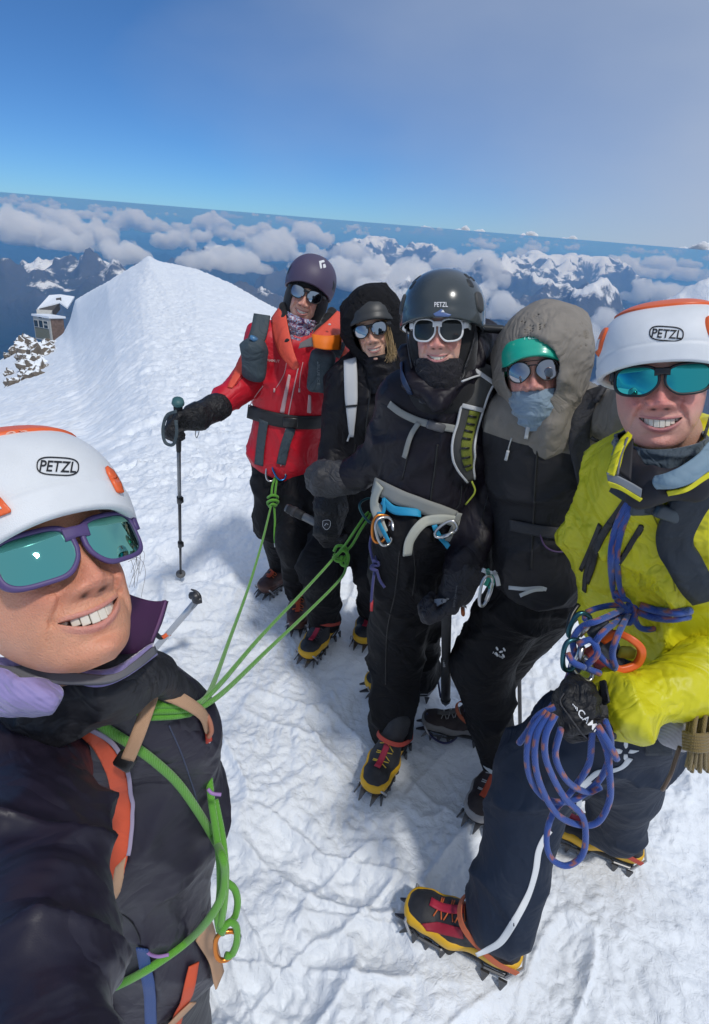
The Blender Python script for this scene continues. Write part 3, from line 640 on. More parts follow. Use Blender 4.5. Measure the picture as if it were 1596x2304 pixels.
def face_vf(nr=190, na=170, smile=1.0, open_=.0052, mw=.029, nose=1.0, tone=(.50, .265, .19), red=(.56, .22, .17), redamt=.6, lip=(.42, .155, .145), freckle=0., width=1.0, chin=1.0, twist=0.0):
    ky = [-.120, -.116, -.108, -.095, -.08, -.06, -.035, -.01, .02, .05, .08, .10, .112, .118]
    kW = [.013, .026, .0385, .049, .0575, .066, .070, .0725, .0735, .072, .062, .046, .026, .006]
    kF = [.060, .070, .0775, .080, .0815, .0835, .0845, .0845, .090, .088, .072, .052, .03, .008]
    kB = [.030, .020, .000, -.025, -.045, -.062, -.080, -.093, -.102, -.104, -.090, -.068, -.04, -.01]
    y = np.concatenate([np.linspace(.118, .03, int(nr*.22), endpoint=False), np.linspace(.03, -.05, int(nr*.33), endpoint=False), np.linspace(-.05, -.095, int(nr*.27), endpoint=False), np.linspace(-.095, -.120, nr-int(nr*.22)-int(nr*.33)-int(nr*.27))])
    def sm(k):
        yy = np.linspace(-.125, .12, 200); v = np.interp(yy, ky, k)
        for _ in range(14): v[1:-1] = (v[:-2]+2*v[1:-1]+v[2:])/4
        return np.interp(y, yy, v)
    W = sm(kW)*width; Fr = sm(kF); B = sm(kB)
    u = np.linspace(-1, 1, na, endpoint=False); ph = np.pi*(.42*u+.58*u**3)
    c, s_ = np.cos(ph), np.sin(ph); e = 2/2.25; cx = np.sign(s_)*np.abs(s_)**e; cz = np.sign(c)*np.abs(c)**e
    zc = (Fr*.35+B*.65); X = W[:, None]*cx[None]; Y = np.repeat(y[:, None], na, 1)
    Z = np.where(cz[None] > 0, zc[:, None]+(Fr-zc)[:, None]*cz[None], zc[:, None]+(zc-B)[:, None]*cz[None])
    fr = smooth(-.1, .35, c)[None]*np.ones_like(X); ax = np.abs(X)
    dz = np.zeros_like(X); dy = np.zeros_like(X)
    dz += -.010*g2(ax, Y, .031, 0, .017, .012)+.004*g2(ax, Y, .027, .018, .02, .007)
    hn = np.interp(Y, [-.058, -.0535, -.050, -.047, -.042, -.036, -.025, -.010, .006, .02], [0, .001, .006, .0155, .0215, .0235, .0185, .0115, .0045, 0])*nose
    wn = np.interp(Y, [-.05, -.036, -.01, .01], [.0150, .0140, .0095, .0085])
    dz += hn*np.exp(-(ax/wn)**2.2)+.0135*g2(ax, Y, .0175, -.0425, .0080, .0078)-.004*g2(ax, Y, .0072, -.0495, .0035, .0022)-.0028*g2(ax, Y, .0285, -.043, .0032, .008)
    dz += .006*g2(ax, Y, .040, -.030, .020, .018)+.0055*smile*g2(ax, Y, .040, -.040, .014, .013)+.006*g2(X, Y, 0, -.068, .036, .026)
    dz += .008*chin*g2(X, Y, 0, -.107, .019, .012)-.004*g2(X, Y, 0, -.0925, .018, .005)
    # laugh lines
    ty = np.clip((-.038-Y)/.042, 0, 1); fx = .0205+.021*ty+.006*smile*ty*(1-ty)*2; on = smooth(-.034, -.044, Y)*smooth(-.090, -.076, Y)
    dz += smile*on*(-.0030*np.exp(-((ax-fx)/.0042)**2)+.0042*np.exp(-((ax-fx-.010)/.009)**2))
    # mouth
    a = mw; xx = X+twist*.004; yc = -.0735+smile*.0085*(xx/a)**2+twist*.10*xx; q = np.clip(1-(xx/a)**2, 0, 1); o = open_*q**.75
    d = Y-yc; out = smooth(1.12, .98, np.abs(xx)/a)
    up = np.exp(-((d-o-.0024)/.0028)**2)*q**.6*out; lo = np.exp(-((d+o+.0038)/.0042)**2)*q**.7*out
    dz += .0024*up+.0046*lo-.003*g2(np.abs(xx), d, a*1.12, .0005, .004, .005)
    inside = (np.abs(d) < o)*(q > 0)*1.0*(smooth(0, .0012, o-np.abs(d)))
    dz -= .016*inside
    lipm = np.clip(np.maximum(smooth(.0068, .0050, np.abs(d-o-.0010)*1.7), smooth(.0085, .0058, np.abs(d+o+.0028)*1.35))*(q**.5)*out, 0, 1)*(1-inside)
    Z = Z+dz*fr
    V = np.stack([X, Y, Z], -1); nr_ = len(y)
    # asymmetry and skin unevenness
    V[..., 2] += fr*.0009*noise(V*28)+fr*.0004*noise(V*70)
    top = np.array([0, .120, 0]); bot = np.array([0, -.119, .03])
    Vv = np.vstack([V.reshape(-1, 3), top, bot]); nt_ = nr_*na
    i, j = np.meshgrid(np.arange(nr_-1), np.arange(na), indexing='ij'); j2 = (j+1) % na
    Q = np.stack([i*na+j, (i+1)*na+j, (i+1)*na+j2, i*na+j2], -1).reshape(-1, 4)
    Fc = [tuple(q_) for q_ in Q]+[(nt_, k, (k+1) % na) for k in range(na)]+[(nt_+1, (nr_-1)*na+(k+1) % na, (nr_-1)*na+k) for k in range(na)]
    tone = np.array(tone); red = np.array(red); ra = redamt*np.clip(g2(ax, Y, .038, -.036, .022, .02)+1.1*g2(X, Y, 0, -.035, .016, .022)+.5*g2(X, Y, 0, -.105, .022, .014)+.25*noise(V*22), 0, 1)[..., None]
    C = tone*(1-ra)+red*ra; C = C*(1+.07*noise(V*45)+.07*noise(V*16)+.05*noise(V*140))[..., None]*np.stack([1+.0*X, 1-.05*noise(V*30), 1-.07*noise(V*30)], -1)
    C = C*(1-.2*smile*(on*np.exp(-((ax-fx)/.002)**2)*fr)[..., None]*.3)
    if freckle: C = C*(1-freckle*smooth(.42, .6, noise(V*300))*g2(X, Y, 0, -.03, .05, .035))[..., None]
    C = C*(1-lipm[..., None]*fr[..., None])+np.array(lip)*lipm[..., None]*fr[..., None]
    ins = np.clip(inside*fr, 0, 1)[..., None]; C = C*(1-ins)+np.array([.09, .02, .018])*ins
    nos = np.clip(g2(ax, Y, .0095, -.0495, .0046, .0022)*1.2, 0, 1)[..., None]; C = C*(1-.85*nos)
    C = np.vstack([C.reshape(-1, 3), tone, tone])
    def surfz(x_, y_):
        k = np.argmin((V[..., 0]-x_)**2+(V[..., 1]-y_)**2+10*(V[..., 2] < 0)); return V.reshape(-1, 3)[k, 2]
    info = dict(a=a, smile=smile, open=open_, twist=twist, zf=.0845+.006+.002)
    return Vv, Fc, C, info
def add_attr(o, C, name='tone'):
    at = o.data.color_attributes.new(name, 'FLOAT_COLOR', 'POINT'); at.data.foreach_set('color', np.concatenate([C, np.ones((len(C), 1))], 1).astype(np.float32).ravel())
def rbox(c, s, bev): return box_vf(c, s, None, bev)
def teeth(fr, info, parent, color=(.72, .66, .56), n=6, tw=.0080, gap=None):
    mb = MB(); a = info['a']; x = -tw*(n-.5)*1.0
    for i in range(-n, n):
        xc = (i+.5)*tw*(.98 if abs(i+.5) < 2 else .93); q = max(0, 1-(xc/a)**2)
        if q < .04: continue
        yc = -.0735+info['smile']*.0085*(xc/a)**2+info['twist']*.1*xc; o = info['open']*q**.75
        z = .0905-1.6*xc*xc/.06-.0045; h = .0102 if abs(i+.5) < 1 else (.0094 if abs(i+.5) < 2 else .0096)
        h = max(h*.8, 2*o*.95+.0036)
        V, Fc = box_vf((0, 0, 0), (tw*.99, h, .004), None, .0007); V = V@rotm('y', math.degrees(math.atan(2*1.6*xc/.06*.9))).T; V = V+np.array([xc, yc+o+.0035-h/2, z]); mb.add(fr(V), Fc)
    m = mat('tooth_enamel', color, .28, spec=.5)
    return mb.build('teeth', m, parent, smooth_=False)
def glasses(fr, parent, frame_col, lens_col, lens_rough=.04, w=.0265, h=.0215, cx=.0335, sq=3.2, rim=.0045, thick=.0045, y0=-.002, z0=.103, drop=.15, wrap=.13, metal=1.0, round_=False, bar=False, frame_rough=.35, temple_h=.009, name='sunglasses', tilt=0):
    fm = mat('glasses_frame_%s' % '_'.join('%d' % int(c*100) for c in frame_col), frame_col, frame_rough, spec=.5)
    lm = mat('lens_%s' % '_'.join('%d' % int(c*100) for c in lens_col), lens_col, lens_rough, metal=metal)
    if metal > .9 and not lm.get('film'):
        lm['film'] = 1; nt = lm.node_tree; lw = nt.nodes.new('ShaderNodeLayerWeight'); lw.inputs['Blend'].default_value = .35; fx_ = nt.nodes.new('ShaderNodeMix'); fx_.data_type = 'RGBA'; nt.links.new(lw.outputs['Facing'], fx_.inputs['Factor']); fx_.inputs['A'].default_value = (*lens_col, 1)
        c_ = lens_col; fx_.inputs['B'].default_value = (c_[0]*2.2+.05, min(1, c_[1]*1.15), c_[2]*.75, 1); nt.links.new(fx_.outputs['Result'], nt.nodes['Principled BSDF'].inputs['Base Color'])
    def bend(V): V = np.array(V, float); V[:, 2] = V[:, 2]-V[:, 0]**2/(2*wrap)-(.12*(V[:, 1])+0.0); return V
    def outline(sx, f, n=56):
        t = np.arange(n)*2*np.pi/n; c, s = np.cos(t), np.sin(t); e = 2/sq
        x = np.sign(c)*np.abs(c)**e*(w+f); y = np.sign(s)*np.abs(s)**e*(h+f)
        lowin = smooth(0, 1, -y/h)*smooth(.2, -1, x/w) if sx > 0 else smooth(0, 1, -y/h)*smooth(-.2, 1, x/w)
        if sx > 0: x = x+lowin*w*.22
        else: x = x-lowin*w*.22
        y = y+ (x*sx)*drop*.25
        return np.stack([sx*0+x+sx*cx, y+y0], 1)
    mb = MB(); root = None; lenses = []
    for sx in (-1, 1):
        n = 56; A = outline(sx, 0); B_ = outline(sx, rim); M = outline(sx, rim*.5)
        rows = [(A, -.5), (A, .4), (outline(sx, rim*.25), .55), (outline(sx, rim*.75), .5), (B_, .2), (B_, -.4)]
        V = np.concatenate([np.column_stack([o, np.full(n, z0+thick*k)]) for o, k in rows]); m_ = len(rows)
        Fc = [(r*n+j, r*n+(j+1) % n, ((r+1) % m_)*n+(j+1) % n, ((r+1) % m_)*n+j) for r in range(m_) for j in range(n)]
        mb.add(fr(bend(V)), Fc)
        # lens, slightly domed
        L = outline(sx, .0006); c = L.mean(0); rings = np.concatenate([np.column_stack([c+(L-c)*k, np.full(n, z0+.0006+.0026*(1-k*k))]) for k in (1, .85, .7, .55, .4, .25, .1)]); V = np.vstack([rings, [c[0], c[1], z0+.0032]])
        Fc = [(r*n+j, r*n+(j+1) % n, (r+1)*n+(j+1) % n, (r+1)*n+j) for r in range(6) for j in range(n)]+[(6*n+j, 6*n+(j+1) % n, 7*n) for j in range(n)]
        lenses.append((fr(bend(V)), Fc))
        # hinge block and temple
        t0 = bend([[sx*(cx+w+rim*.6), y0+h*.45, z0]])[0]
        pts = np.array([t0, t0+[sx*.005, .000, -.004], [sx*.0735, y0+h*.35+.002, z0-.035], [sx*.0755, y0+.004, 0.02], [sx*.076, y0+.0, -.01]]); pts = catmull(pts, 6)
        nn = nrm(np.array([[sx*1.0, 0, .25]]*len(pts))); V, Fc = ribbon_vf(pts, nn, np.linspace(temple_h*1.35, temple_h*.75, len(pts)), .0032); mb.add(fr(V), Fc)
    br = bend([[-cx+w*.84, y0+h*.60, z0+.0005], [0, y0+h*.62, z0+.0015], [cx-w*.84, y0+h*.60, z0+.0005]]); V, Fc = ribbon_vf(catmull(br, 8), np.array([[0, 0, 1.]]*17), .0035 if round_ else np.interp(np.linspace(-1, 1, 17), [-1, 0, 1], [h*.62, h*.50, h*.62]), .0030); mb.add(fr(V), Fc)
    if bar:
        br = bend([[-cx-w*.3, y0+h*1.02, z0], [0, y0+h*1.06, z0+.001], [cx+w*.3, y0+h*1.02, z0]]); V, Fc = tube_vf(catmull(br, 8), .0012, 6); mb.add(fr(V), Fc)
    o = mb.build(name, fm, parent)
    for V, Fc in lenses: mesh_raw('lens', V, Fc, lm, o)
    return o
def helmet(fr, parent, m, c=(0, .040, -.012), rad=(.110, .108, .134), n=2.3, rim_f=.028, rim_s=.0, rim_b=-.02, thick=.013, na=96, nt=40, lip=.0, liner=None, name='helmet', groove=False, ear=0.0):
    c = np.array(c); rad = np.array(rad)
    def rimy(ph):
        f = np.cos(ph); s = np.where(f > 0, rim_s+(rim_f-rim_s)*np.abs(f)**1.3, rim_s+(rim_b-rim_s)*np.abs(f)); return s
    def S(ph, t, off=0.0):
        ym = (rimy(ph)-c[1])/rad[1]; th_r = np.arccos(np.clip(ym, -.99, .99)); th = t*th_r
        e = 2/n; sn, cs = np.sin(th), np.cos(th); r = np.abs(sn)**e; yy = np.sign(cs)*np.abs(cs)**e
        x = np.sign(np.sin(ph))*np.abs(np.sin(ph))**e*r; z = np.sign(np.cos(ph))*np.abs(np.cos(ph))**e*r
        if lip: k = lip*smooth(.86, 1.0, t); x = x*(1+k); z = z*(1+k)
        if groove: g = -.006*np.exp(-((t-.885)/.008)**2)+.012*smooth(.885, .91, t); x = x*(1+g); z = z*(1+g)
        return np.stack([x*(rad[0]+off), yy*(rad[1]+off), z*(rad[2]+off)], -1)+c
    ph = np.arange(na)*2*np.pi/na; ts = np.concatenate([np.linspace(0.02, .8, nt//2, endpoint=False), np.linspace(.8, 1, nt-nt//2)])
    PH, TT = np.meshgrid(ph, ts, indexing='ij'); outer = S(PH, TT)
    inner = S(PH[:, :8], np.repeat(np.linspace(1, .5, 8)[None], na, 0), -thick)
    lipp = S(PH[:, :1], np.ones((na, 1)), -thick*.5)-np.array([0, .003, 0])
    g = np.concatenate([outer, lipp, inner], 1); k = g.shape[1]; V = g.reshape(-1, 3)
    Fc = [(i*k+j, i*k+j+1, ((i+1) % na)*k+j+1, ((i+1) % na)*k+j) for i in range(na) for j in range(k-1)]
    V = np.vstack([V, S(np.array([0.]), np.array([0.]))]); Fc += [(i*k, ((i+1) % na)*k, len(V)-1) for i in range(na)]
    o = MB().add(fr(V), Fc).build(name, m, parent); o['_S'] = 0; del o['_S']
    return o, S
def helmet_piece(fr, S, parent, m, name, p0, p1, t0, t1, off=.003, n=16, shape=None, **k):
    "raised plate on the shell between azimuths p0..p1 and heights t0..t1"
    pp = np.linspace(p0, p1, n); tt = np.linspace(t0, t1, n); PH, TT = np.meshgrid(pp, tt, indexing='ij')
    if shape == 'round':   # superelliptic outline
        u = np.linspace(-1, 1, n)[:, None]; v = np.linspace(-1, 1, n)[None]; uu = u*np.sqrt(1-v*v/2*.9); vv = v*np.sqrt(1-u*u/2*.9); PH = (p0+p1)/2+(p1-p0)/2*uu; TT = (t0+t1)/2+(t1-t0)/2*vv
    E = np.full(PH.shape, off); E[0] = E[-1] = -.002; E[:, 0] = E[:, -1] = -.002; V = S(PH, TT, E)
    # first ring stays steep
    V = V.reshape(-1, 3); Fc = [(i*n+j, i*n+j+1, (i+1)*n+j+1, (i+1)*n+j) for i in range(n-1) for j in range(n-1)]
    return MB().add(fr(V), Fc).build(name, m, parent, **k)
def loft_vf(rows, thick=.003, pu=5, pv=5):
    "rows of 3D points -> smooth sheet with thickness"
    R = np.array([catmull(r, pv) for r in rows]); C = np.stack([catmull(R[:, j], pu) for j in range(R.shape[1])], 1)
    n, m = C.shape[:2]; N = nrm(np.cross(np.gradient(C, axis=0), np.gradient(C, axis=1)))
    V = np.concatenate([(C+N*thick/2).reshape(-1, 3), (C-N*thick/2).reshape(-1, 3)]); o = n*m
    Fc = []
    for i in range(n-1):
        for j in range(m-1): a = i*m+j; Fc += [(a, a+1, a+m+1, a+m), (o+a, o+a+m, o+a+m+1, o+a+1)]
    for i in range(n-1): Fc += [(i*m, (i+1)*m, o+(i+1)*m, o+i*m), (i*m+m-1, o+i*m+m-1, o+(i+1)*m+m-1, (i+1)*m+m-1)]
    for j in range(m-1): Fc += [(j, o+j, o+j+1, j+1), ((n-1)*m+j, (n-1)*m+j+1, o+(n-1)*m+j+1, o+(n-1)*m+j)]
    return V, Fc
def pz_rows(rows): return [[Pz(*p) for p in r] for r in rows]
def make_blob(name, prims, h, m, parent, post=None, it=2, **k):
    V, Q = blob(prims, h, post, it); return mesh_raw(name, V, Q, m, parent, **k)
def body_skin(name, parent, facev, fr, prims, tone, h=.012):
    "one mesh: detailed head plus neck, trunk and limbs"
    Vf, Ff, C, _ = facev; V2, Q2 = blob(prims, h); n = len(Vf)
    V = np.vstack([fr(Vf), V2]); Fc = list(Ff)+[tuple(q+n) for q in Q2]
    o = mesh_raw(name, V, Fc, mat('skin', attr='tone', rough=.42, spec=.45, sss=.2, bump=.7, bscale=420), parent); add_attr(o, np.vstack([C, np.tile(np.array(tone), (len(V2), 1))])); return o
def shrink(prims, f=.62):
    out = []
    for p in prims:
        if p[-1] == '-' or p[0] != 'cap': continue
        out.append((p[0], p[1], p[2], p[3]*f, p[4]*f)+p[5:])
    return out
# gloves: x along the fingers, y towards the thumb, z out of the back of the hand
def hand_prims(o, X, Y, Z, s=1.0, curl=60, thumb=40, fat=1.15, cuff=.07, spread=.0):
    X, Y, Z = nrm(X), nrm(Y), nrm(Z); M = np.stack([X, Y, Z], 1); o = np.array(o, float)
    def w(p): return o+M@(np.array(p, float)*s)
    f = fat; pr = [cap(w((-.005, -.020, 0)), w((.062, -.024, .002)), .017*s*f, .016*s*f, Y, 1.5, k=.01), cap(w((-.005, .016, 0)), w((.066, .022, .002)), .017*s*f, .0165*s*f, Y, 1.5, k=.015)]
    L = [(.046, .028, .022), (.050, .032, .024), (.046, .030, .023), (.036, .024, .020)]; ys = [.031, .0105, -.0105, -.031]
    for (ls, y0) in zip(L, ys):
        p = np.array([.070, y0, .002]); a = 12.; q0 = w(p); r = .0105*f*s
        for i, l in enumerate(ls):
            a += curl*(.75, 1.05, .8)[i]; d = np.array([math.cos(math.radians(a)), spread*y0*8*(1 if i == 0 else .3), -math.sin(math.radians(a))]); p = p+d*l*f*.95; q1 = w(p)
            pr.append(cap(q0, q1, r, r*.93, k=.004)); q0 = q1; r *= .93
    t0 = np.array([.010, .030, -.006]); t1 = t0+np.array([.034, .026, -.012]); th = math.radians(thumb); t2 = t1+.034*np.array([math.cos(th*.5), .35-math.sin(th)*.9, -math.sin(th)*.9]); t3 = t2+.024*np.array([math.cos(th), .0-math.sin(th)*.9, -math.sin(th)*.5])
    pr += [cap(w(t0), w(t1), .017*s*f, .0135*s*f, k=.012), cap(w(t1), w(t2), .0130*s*f, .012*s*f, k=.004), cap(w(t2), w(t3), .012*s*f, .0105*s*f, k=.004)]
    pr.append(cap(w((-.012, 0, 0)), w((-.012-cuff, 0, 0)), .030*s*f, .037*s*f, Y, 1.25, k=.02))
    return pr, w
# boots: x towards the toe, z up
def boot(loc, fwd, up, parent, rand=(.62, .36, .01), upper=(.02, .02, .022), accent=(.35, .02, .03), strapc=(.45, .06, .04), s=1.0, laces=(.6, .42, .05), name='boot', crampon_=True, vox=.006, shaft=.12, steel=(.12, .12, .125)):
    fwd = nrm(fwd); up = nrm(np.array(up)-fwd*(np.array(up)@fwd)); side = np.cross(up, fwd); M = np.stack([fwd, side, up], 1); loc = np.array(loc, float)
    def w(p): return (np.asarray(p, float)*s)@M.T+loc
    Y = side; Z = up
    def C(a, b, ra, rb, wd=None, ratio=1, k=.02, op='+'): return cap(w(a), w(b), ra*s, rb*s, wd, ratio, k, op)
    base = [C((-.085, 0, .045), (.06, 0, .045), .034, .036, Y, 1.12, .02), C((.06, 0, .045), (.150, .004, .040), .040, .030, Y, 1.38, .03), C((.13, .003, .052), (.155, .003, .046), .030, .024, Y, 1.45, .02),
            C((-.055, 0, .07), (-.045, 0, shaft+.04), .042, .046, None, 1, .03), C((.03, 0, .075), (-.01, 0, .125), .036, .040, Y, 1.1, .03)]
    bottom = bx(w((.03, 0, -.03)), (.3*s, .2*s, .042*s), M, op='-', k=.006)
    up_p = base+[bottom]
    V, Q = blob(up_p, vox*s, lambda V, N: V+N*(.0012*noise(V*60))[:, None], 1)
    o = mesh_raw(name, V, Q, mat('boot_upper_%d' % int(upper[0]*100), upper, .55, bump=.5, bscale=700, var=.3, vscale=30), parent)
    # rubber rand: fattened copy kept to a band that climbs at toe and heel
    fat = [(p[0], p[1], p[2], p[3]+.0035*s, p[4]+.0035*s)+p[5:] for p in base[:4]]
    slope = [bx(w((-.015, 0, .26)), (.17*s, .2*s, .198*s), M, op='-', k=.01, rnd=.004), bx(w((.115, 0, .275)), (.075*s, .2*s, .200*s), M, op='-', k=.012, rnd=.02), bx(w((.03, 0, -.04)), (.3*s, .2*s, .047*s), M, op='-', k=.004)]
    cut = [bx(w((-.02, 0, .26)), (.40*s, .2*s, .199*s), M@rotm('y', -3).T if 0 else M, op='-', k=.008, rnd=.004)]
    V, Q = blob(fat+cut+[bx(w((.03, 0, -.04)), (.3*s, .2*s, .047*s), M, op='-', k=.004)], vox*s, None, 1)
    mesh_raw('rubber_rand', V, Q, mat('rand_%d' % int(rand[0]*100), rand, .45, bump=.3, bscale=300), o)
    sole = [C((-.09, 0, .010), (.05, 0, .010), .012, .012, Y, 3.0, .01), C((.05, 0, .010), (.155, .004, .014), .013, .010, Y, 4.0, .02)]
    V, Q = blob(sole, .005*s, None, 1); mesh_raw('sole', V, Q, mat('boot_sole', (.03, .03, .03), .8), o)
    # accent tongue and laces
    mb = MB()
    tr = BVHTree.FromPolygons([Vector(v) for v in (w(np.zeros(3))*0+np.array([list(v.co) for v in o.data.vertices])+np.array(base_of(o)))], [tuple(p.vertices) for p in o.data.polygons])
    def drop_on(x, y, fromz=.35):
        q = w((x, y, fromz)); hh = tr.ray_cast(Vector(q), Vector(-up)); 
        return (np.array(hh[0]), np.array(hh[1])) if hh[0] is not None else (w((x, y, .1)), up)
    pts = [drop_on(x, 0) for x in np.linspace(.04, .125, 8)]; V, Fc = ribbon_vf(np.array([p for p, n in pts])+up*.002*s, np.array([n for p, n in pts]), .022*s, .003*s); mb.add(V, Fc, 0)
    for k in range(6):
        x0 = .03+.014*k; q = [drop_on(x0+(.012 if (k % 2) == (j > 0) else 0)*.7, yy) for j, yy in ((-1, -.026), (0, 0.), (1, .026))]; V, Fc = tube_vf(catmull([p+n*.003*s for p, n in q], 4), .0019*s, 5); mb.add(V, Fc, 1)
    mb.build('laces', [mat('boot_accent_%d' % int(accent[0]*100), accent, .6), mat('lace_%d' % int(laces[0]*100), laces, .6)], o)
    if crampon_:
        cb = MB()
        def T(pts, r, mi=0): V, Fc = tube_vf([w(p) for p in pts], r*s, 6); cb.add(V, Fc, mi)
        def spike(p, d, l=.030, wd=.011, th=.0035):
            p = np.array(p, float); d = nrm(d); a = np.array([1., 0, 0]) if abs(d[0]) < .8 else np.array([0, 1., 0]); b_ = np.cross(d, a); q = [p+a*wd, p-a*wd, p-a*wd*.15+d*l, p+a*wd*.15+d*l]; V = np.array([c+b_*th*k for k in (-1, 1) for c in q])*1.0
            cb.add(w(V), [(0, 1, 2, 3), (7, 6, 5, 4), (0, 4, 5, 1), (1, 5, 6, 2), (2, 6, 7, 3), (3, 7, 4, 0)], 0)
        T([(-.095, -.036, .002), (-.04, -.040, .002), (-.03, -.03, .0), (.03, -.03, .0), (.07, -.052, .002), (.13, -.050, .004), (.165, -.025, .006)], .0042); T([(-.095, .036, .002), (-.04, .040, .002), (-.03, .03, .0), (.03, .03, .0), (.07, .052, .002), (.13, .052, .004), (.165, .03, .006)], .0042)
        T([(-.095, -.036, .002), (-.103, 0, .004), (-.095, .036, .002)], .0042); T([(.165, -.025, .006), (.168, 0, .006), (.165, .03, .006)], .0045)
        for sx in (-1, 1):
            for x in (-.09, -.045, .065, .105, .14): spike((x, sx*.045, 0), (0, sx*.25, -1))
            spike((.165, sx*.022, .004), (1, 0, -.35), .042)
            spike((.155, sx*.042, .004), (.75, sx*.3, -.7), .034)
        # toe bail / heel lever and straps
        T([(.150, -.056, .006), (.172, -.050, .040), (.168, 0, .058), (.172, .050, .040), (.150, .058, .006)], .004, 1)
        T([(-.095, -.040, .005), (-.125, -.02, .045), (-.127, .02, .045), (-.095, .040, .005)], .0045, 1)
        V, Fc = ribbon_vf([w(p) for p in catmull([(-.115, -.038, .045), (-.05, -.058, .085), (.03, -.045, .125), (.052, 0, .135), (.03, .045, .125), (-.05, .058, .085), (-.115, .038, .045)], 5)], nrm(np.array([w(p)-w((-.03, 0, .08)) for p in catmull([(-.115, -.038, .045), (-.05, -.058, .085), (.03, -.045, .125), (.052, 0, .135), (.03, .045, .125), (-.05, .058, .085), (-.115, .038, .045)], 5)])), .016*s, .002*s); cb.add(V, Fc, 2)
        cb.build('crampon', [mat('crampon_steel', steel, .35, metal=.8), mat('crampon_bail', (.45, .45, .46), .35, metal=.6), mat('strap_%d' % int(strapc[0]*100), strapc, .7)], o, smooth_=False)
    return o, w
def ring(name, c, axis, r, tube, m, parent=None, squash=1.0, long=None, **k):
    axis = nrm(axis); a = nrm(np.cross(axis, [0.3, .2, 1] if long is None else long)); b_ = np.cross(axis, a); t = np.linspace(0, 2*np.pi, 33)
    pts = np.array([np.array(c)+a*math.cos(u)*r*squash+b_*math.sin(u)*r for u in t]); V, Fc = tube_vf(pts, tube, 8, False)
    return MB().add(V, Fc).build(name, m, parent, **k)
# ropes: a core with a braided sheath; path entries (x, y, z) in pixels and depth, z None = lying on the tree's surface
def rope_pts(path, tree=None, r=.005, per=10):
    pp = catmull([(p[0], p[1]) for p in path], per); t = np.arange(len(pp))/per; zs = []
    zk = []
    for i, p in enumerate(path):
        z = p[2]
        if z is None:
            h_ = hit(tree, p[0], p[1]); z = ((h_[0]+h_[1]*r-CO)@CF) if h_ is not None else None
        zk.append(z)
    ok = [i for i, z in enumerate(zk) if z is not None]; zk = np.interp(range(len(path)), ok, [zk[i] for i in ok])
    z = catmull(np.stack([zk, zk], 1), per)[:, 0]
    if tree is not None:
        for i in range(len(pp)):
            k = min(int(t[i]), len(path)-1); k2 = min(k+1, len(path)-1)
            if path[k][2] is None and path[k2][2] is None:
                h_ = hit(tree, *pp[i])
                if h_ is not None: z[i] = min(z[i], (h_[0]+h_[1]*r*1.05-CO)@CF) if abs(z[i]-((h_[0]-CO)@CF)) < .06 else z[i]
    for _ in range(3): z[1:-1] = (z[:-2]+2*z[1:-1]+z[2:])/4
    return np.array([Pz(p[0], p[1], zz) for p, zz in zip(pp, z)])
def rope_vf(pts, r, n=10): 
    pts = resample(pts, max(r*1.2, .006)); return tube_vf(pts, r, n)
def rope_mat(name, c1, c2=None, scale=300):
    if name in MATS: return MATS[name]
    m = mat(name, c1, .75, sheen=.3); nt = m.node_tree; b = nt.nodes['Principled BSDF']; tc = nt.nodes.new('ShaderNodeTexCoord')
    ws = []
    for d in ('X', 'Z'):
        w = nt.nodes.new('ShaderNodeTexWave'); w.bands_direction = d; w.inputs['Scale'].default_value = scale/6.; w.inputs['Distortion'].default_value = 1.0; nt.links.new(tc.outputs['Object'], w.inputs['Vector']); ws.append(w.outputs['Fac'])
    f = mathn(nt, 'MULTIPLY', ws[0], ws[1]); bn = nt.nodes.new('ShaderNodeBump'); bn.inputs['Strength'].default_value = .5; bn.inputs['Distance'].default_value = .002; nt.links.new(f, bn.inputs['Height']); nt.links.new(bn.outputs[0], b.inputs['Normal'])
    mx = nt.nodes.new('ShaderNodeMix'); mx.data_type = 'RGBA'; mx.inputs['A'].default_value = (*[c*.72 for c in c1], 1); mx.inputs['B'].default_value = (*c1, 1); nt.links.new(mathn(nt, 'MULTIPLY', f, 2.2, clamp=True), mx.inputs['Factor']); outp = mx.outputs['Result']
    if c2:
        at = nt.nodes.new('ShaderNodeAttribute'); at.attribute_name = 'fleck'; m2 = nt.nodes.new('ShaderNodeMix'); m2.data_type = 'RGBA'; nt.links.new(at.outputs['Fac'], m2.inputs['Factor']); nt.links.new(outp, m2.inputs['A']); m2.inputs['B'].default_value = (*c2, 1); outp = m2.outputs['Result']
    nt.links.new(outp, b.inputs['Base Color']); return m
def fleck(o, n, period=7, width=1):
    "coloured tracer threads: every few rings one or two sides of the sheath"
    k = len(o.data.vertices); i = np.arange(k); ringi = i//n; side = i % n; ph = (ringi+side*.7) % period
    f = ((ph < width+.8) & ((side % 5) < 3)).astype(float); at = o.data.attributes.new('fleck', 'FLOAT', 'POINT'); at.data.foreach_set('value', f.astype(np.float32))
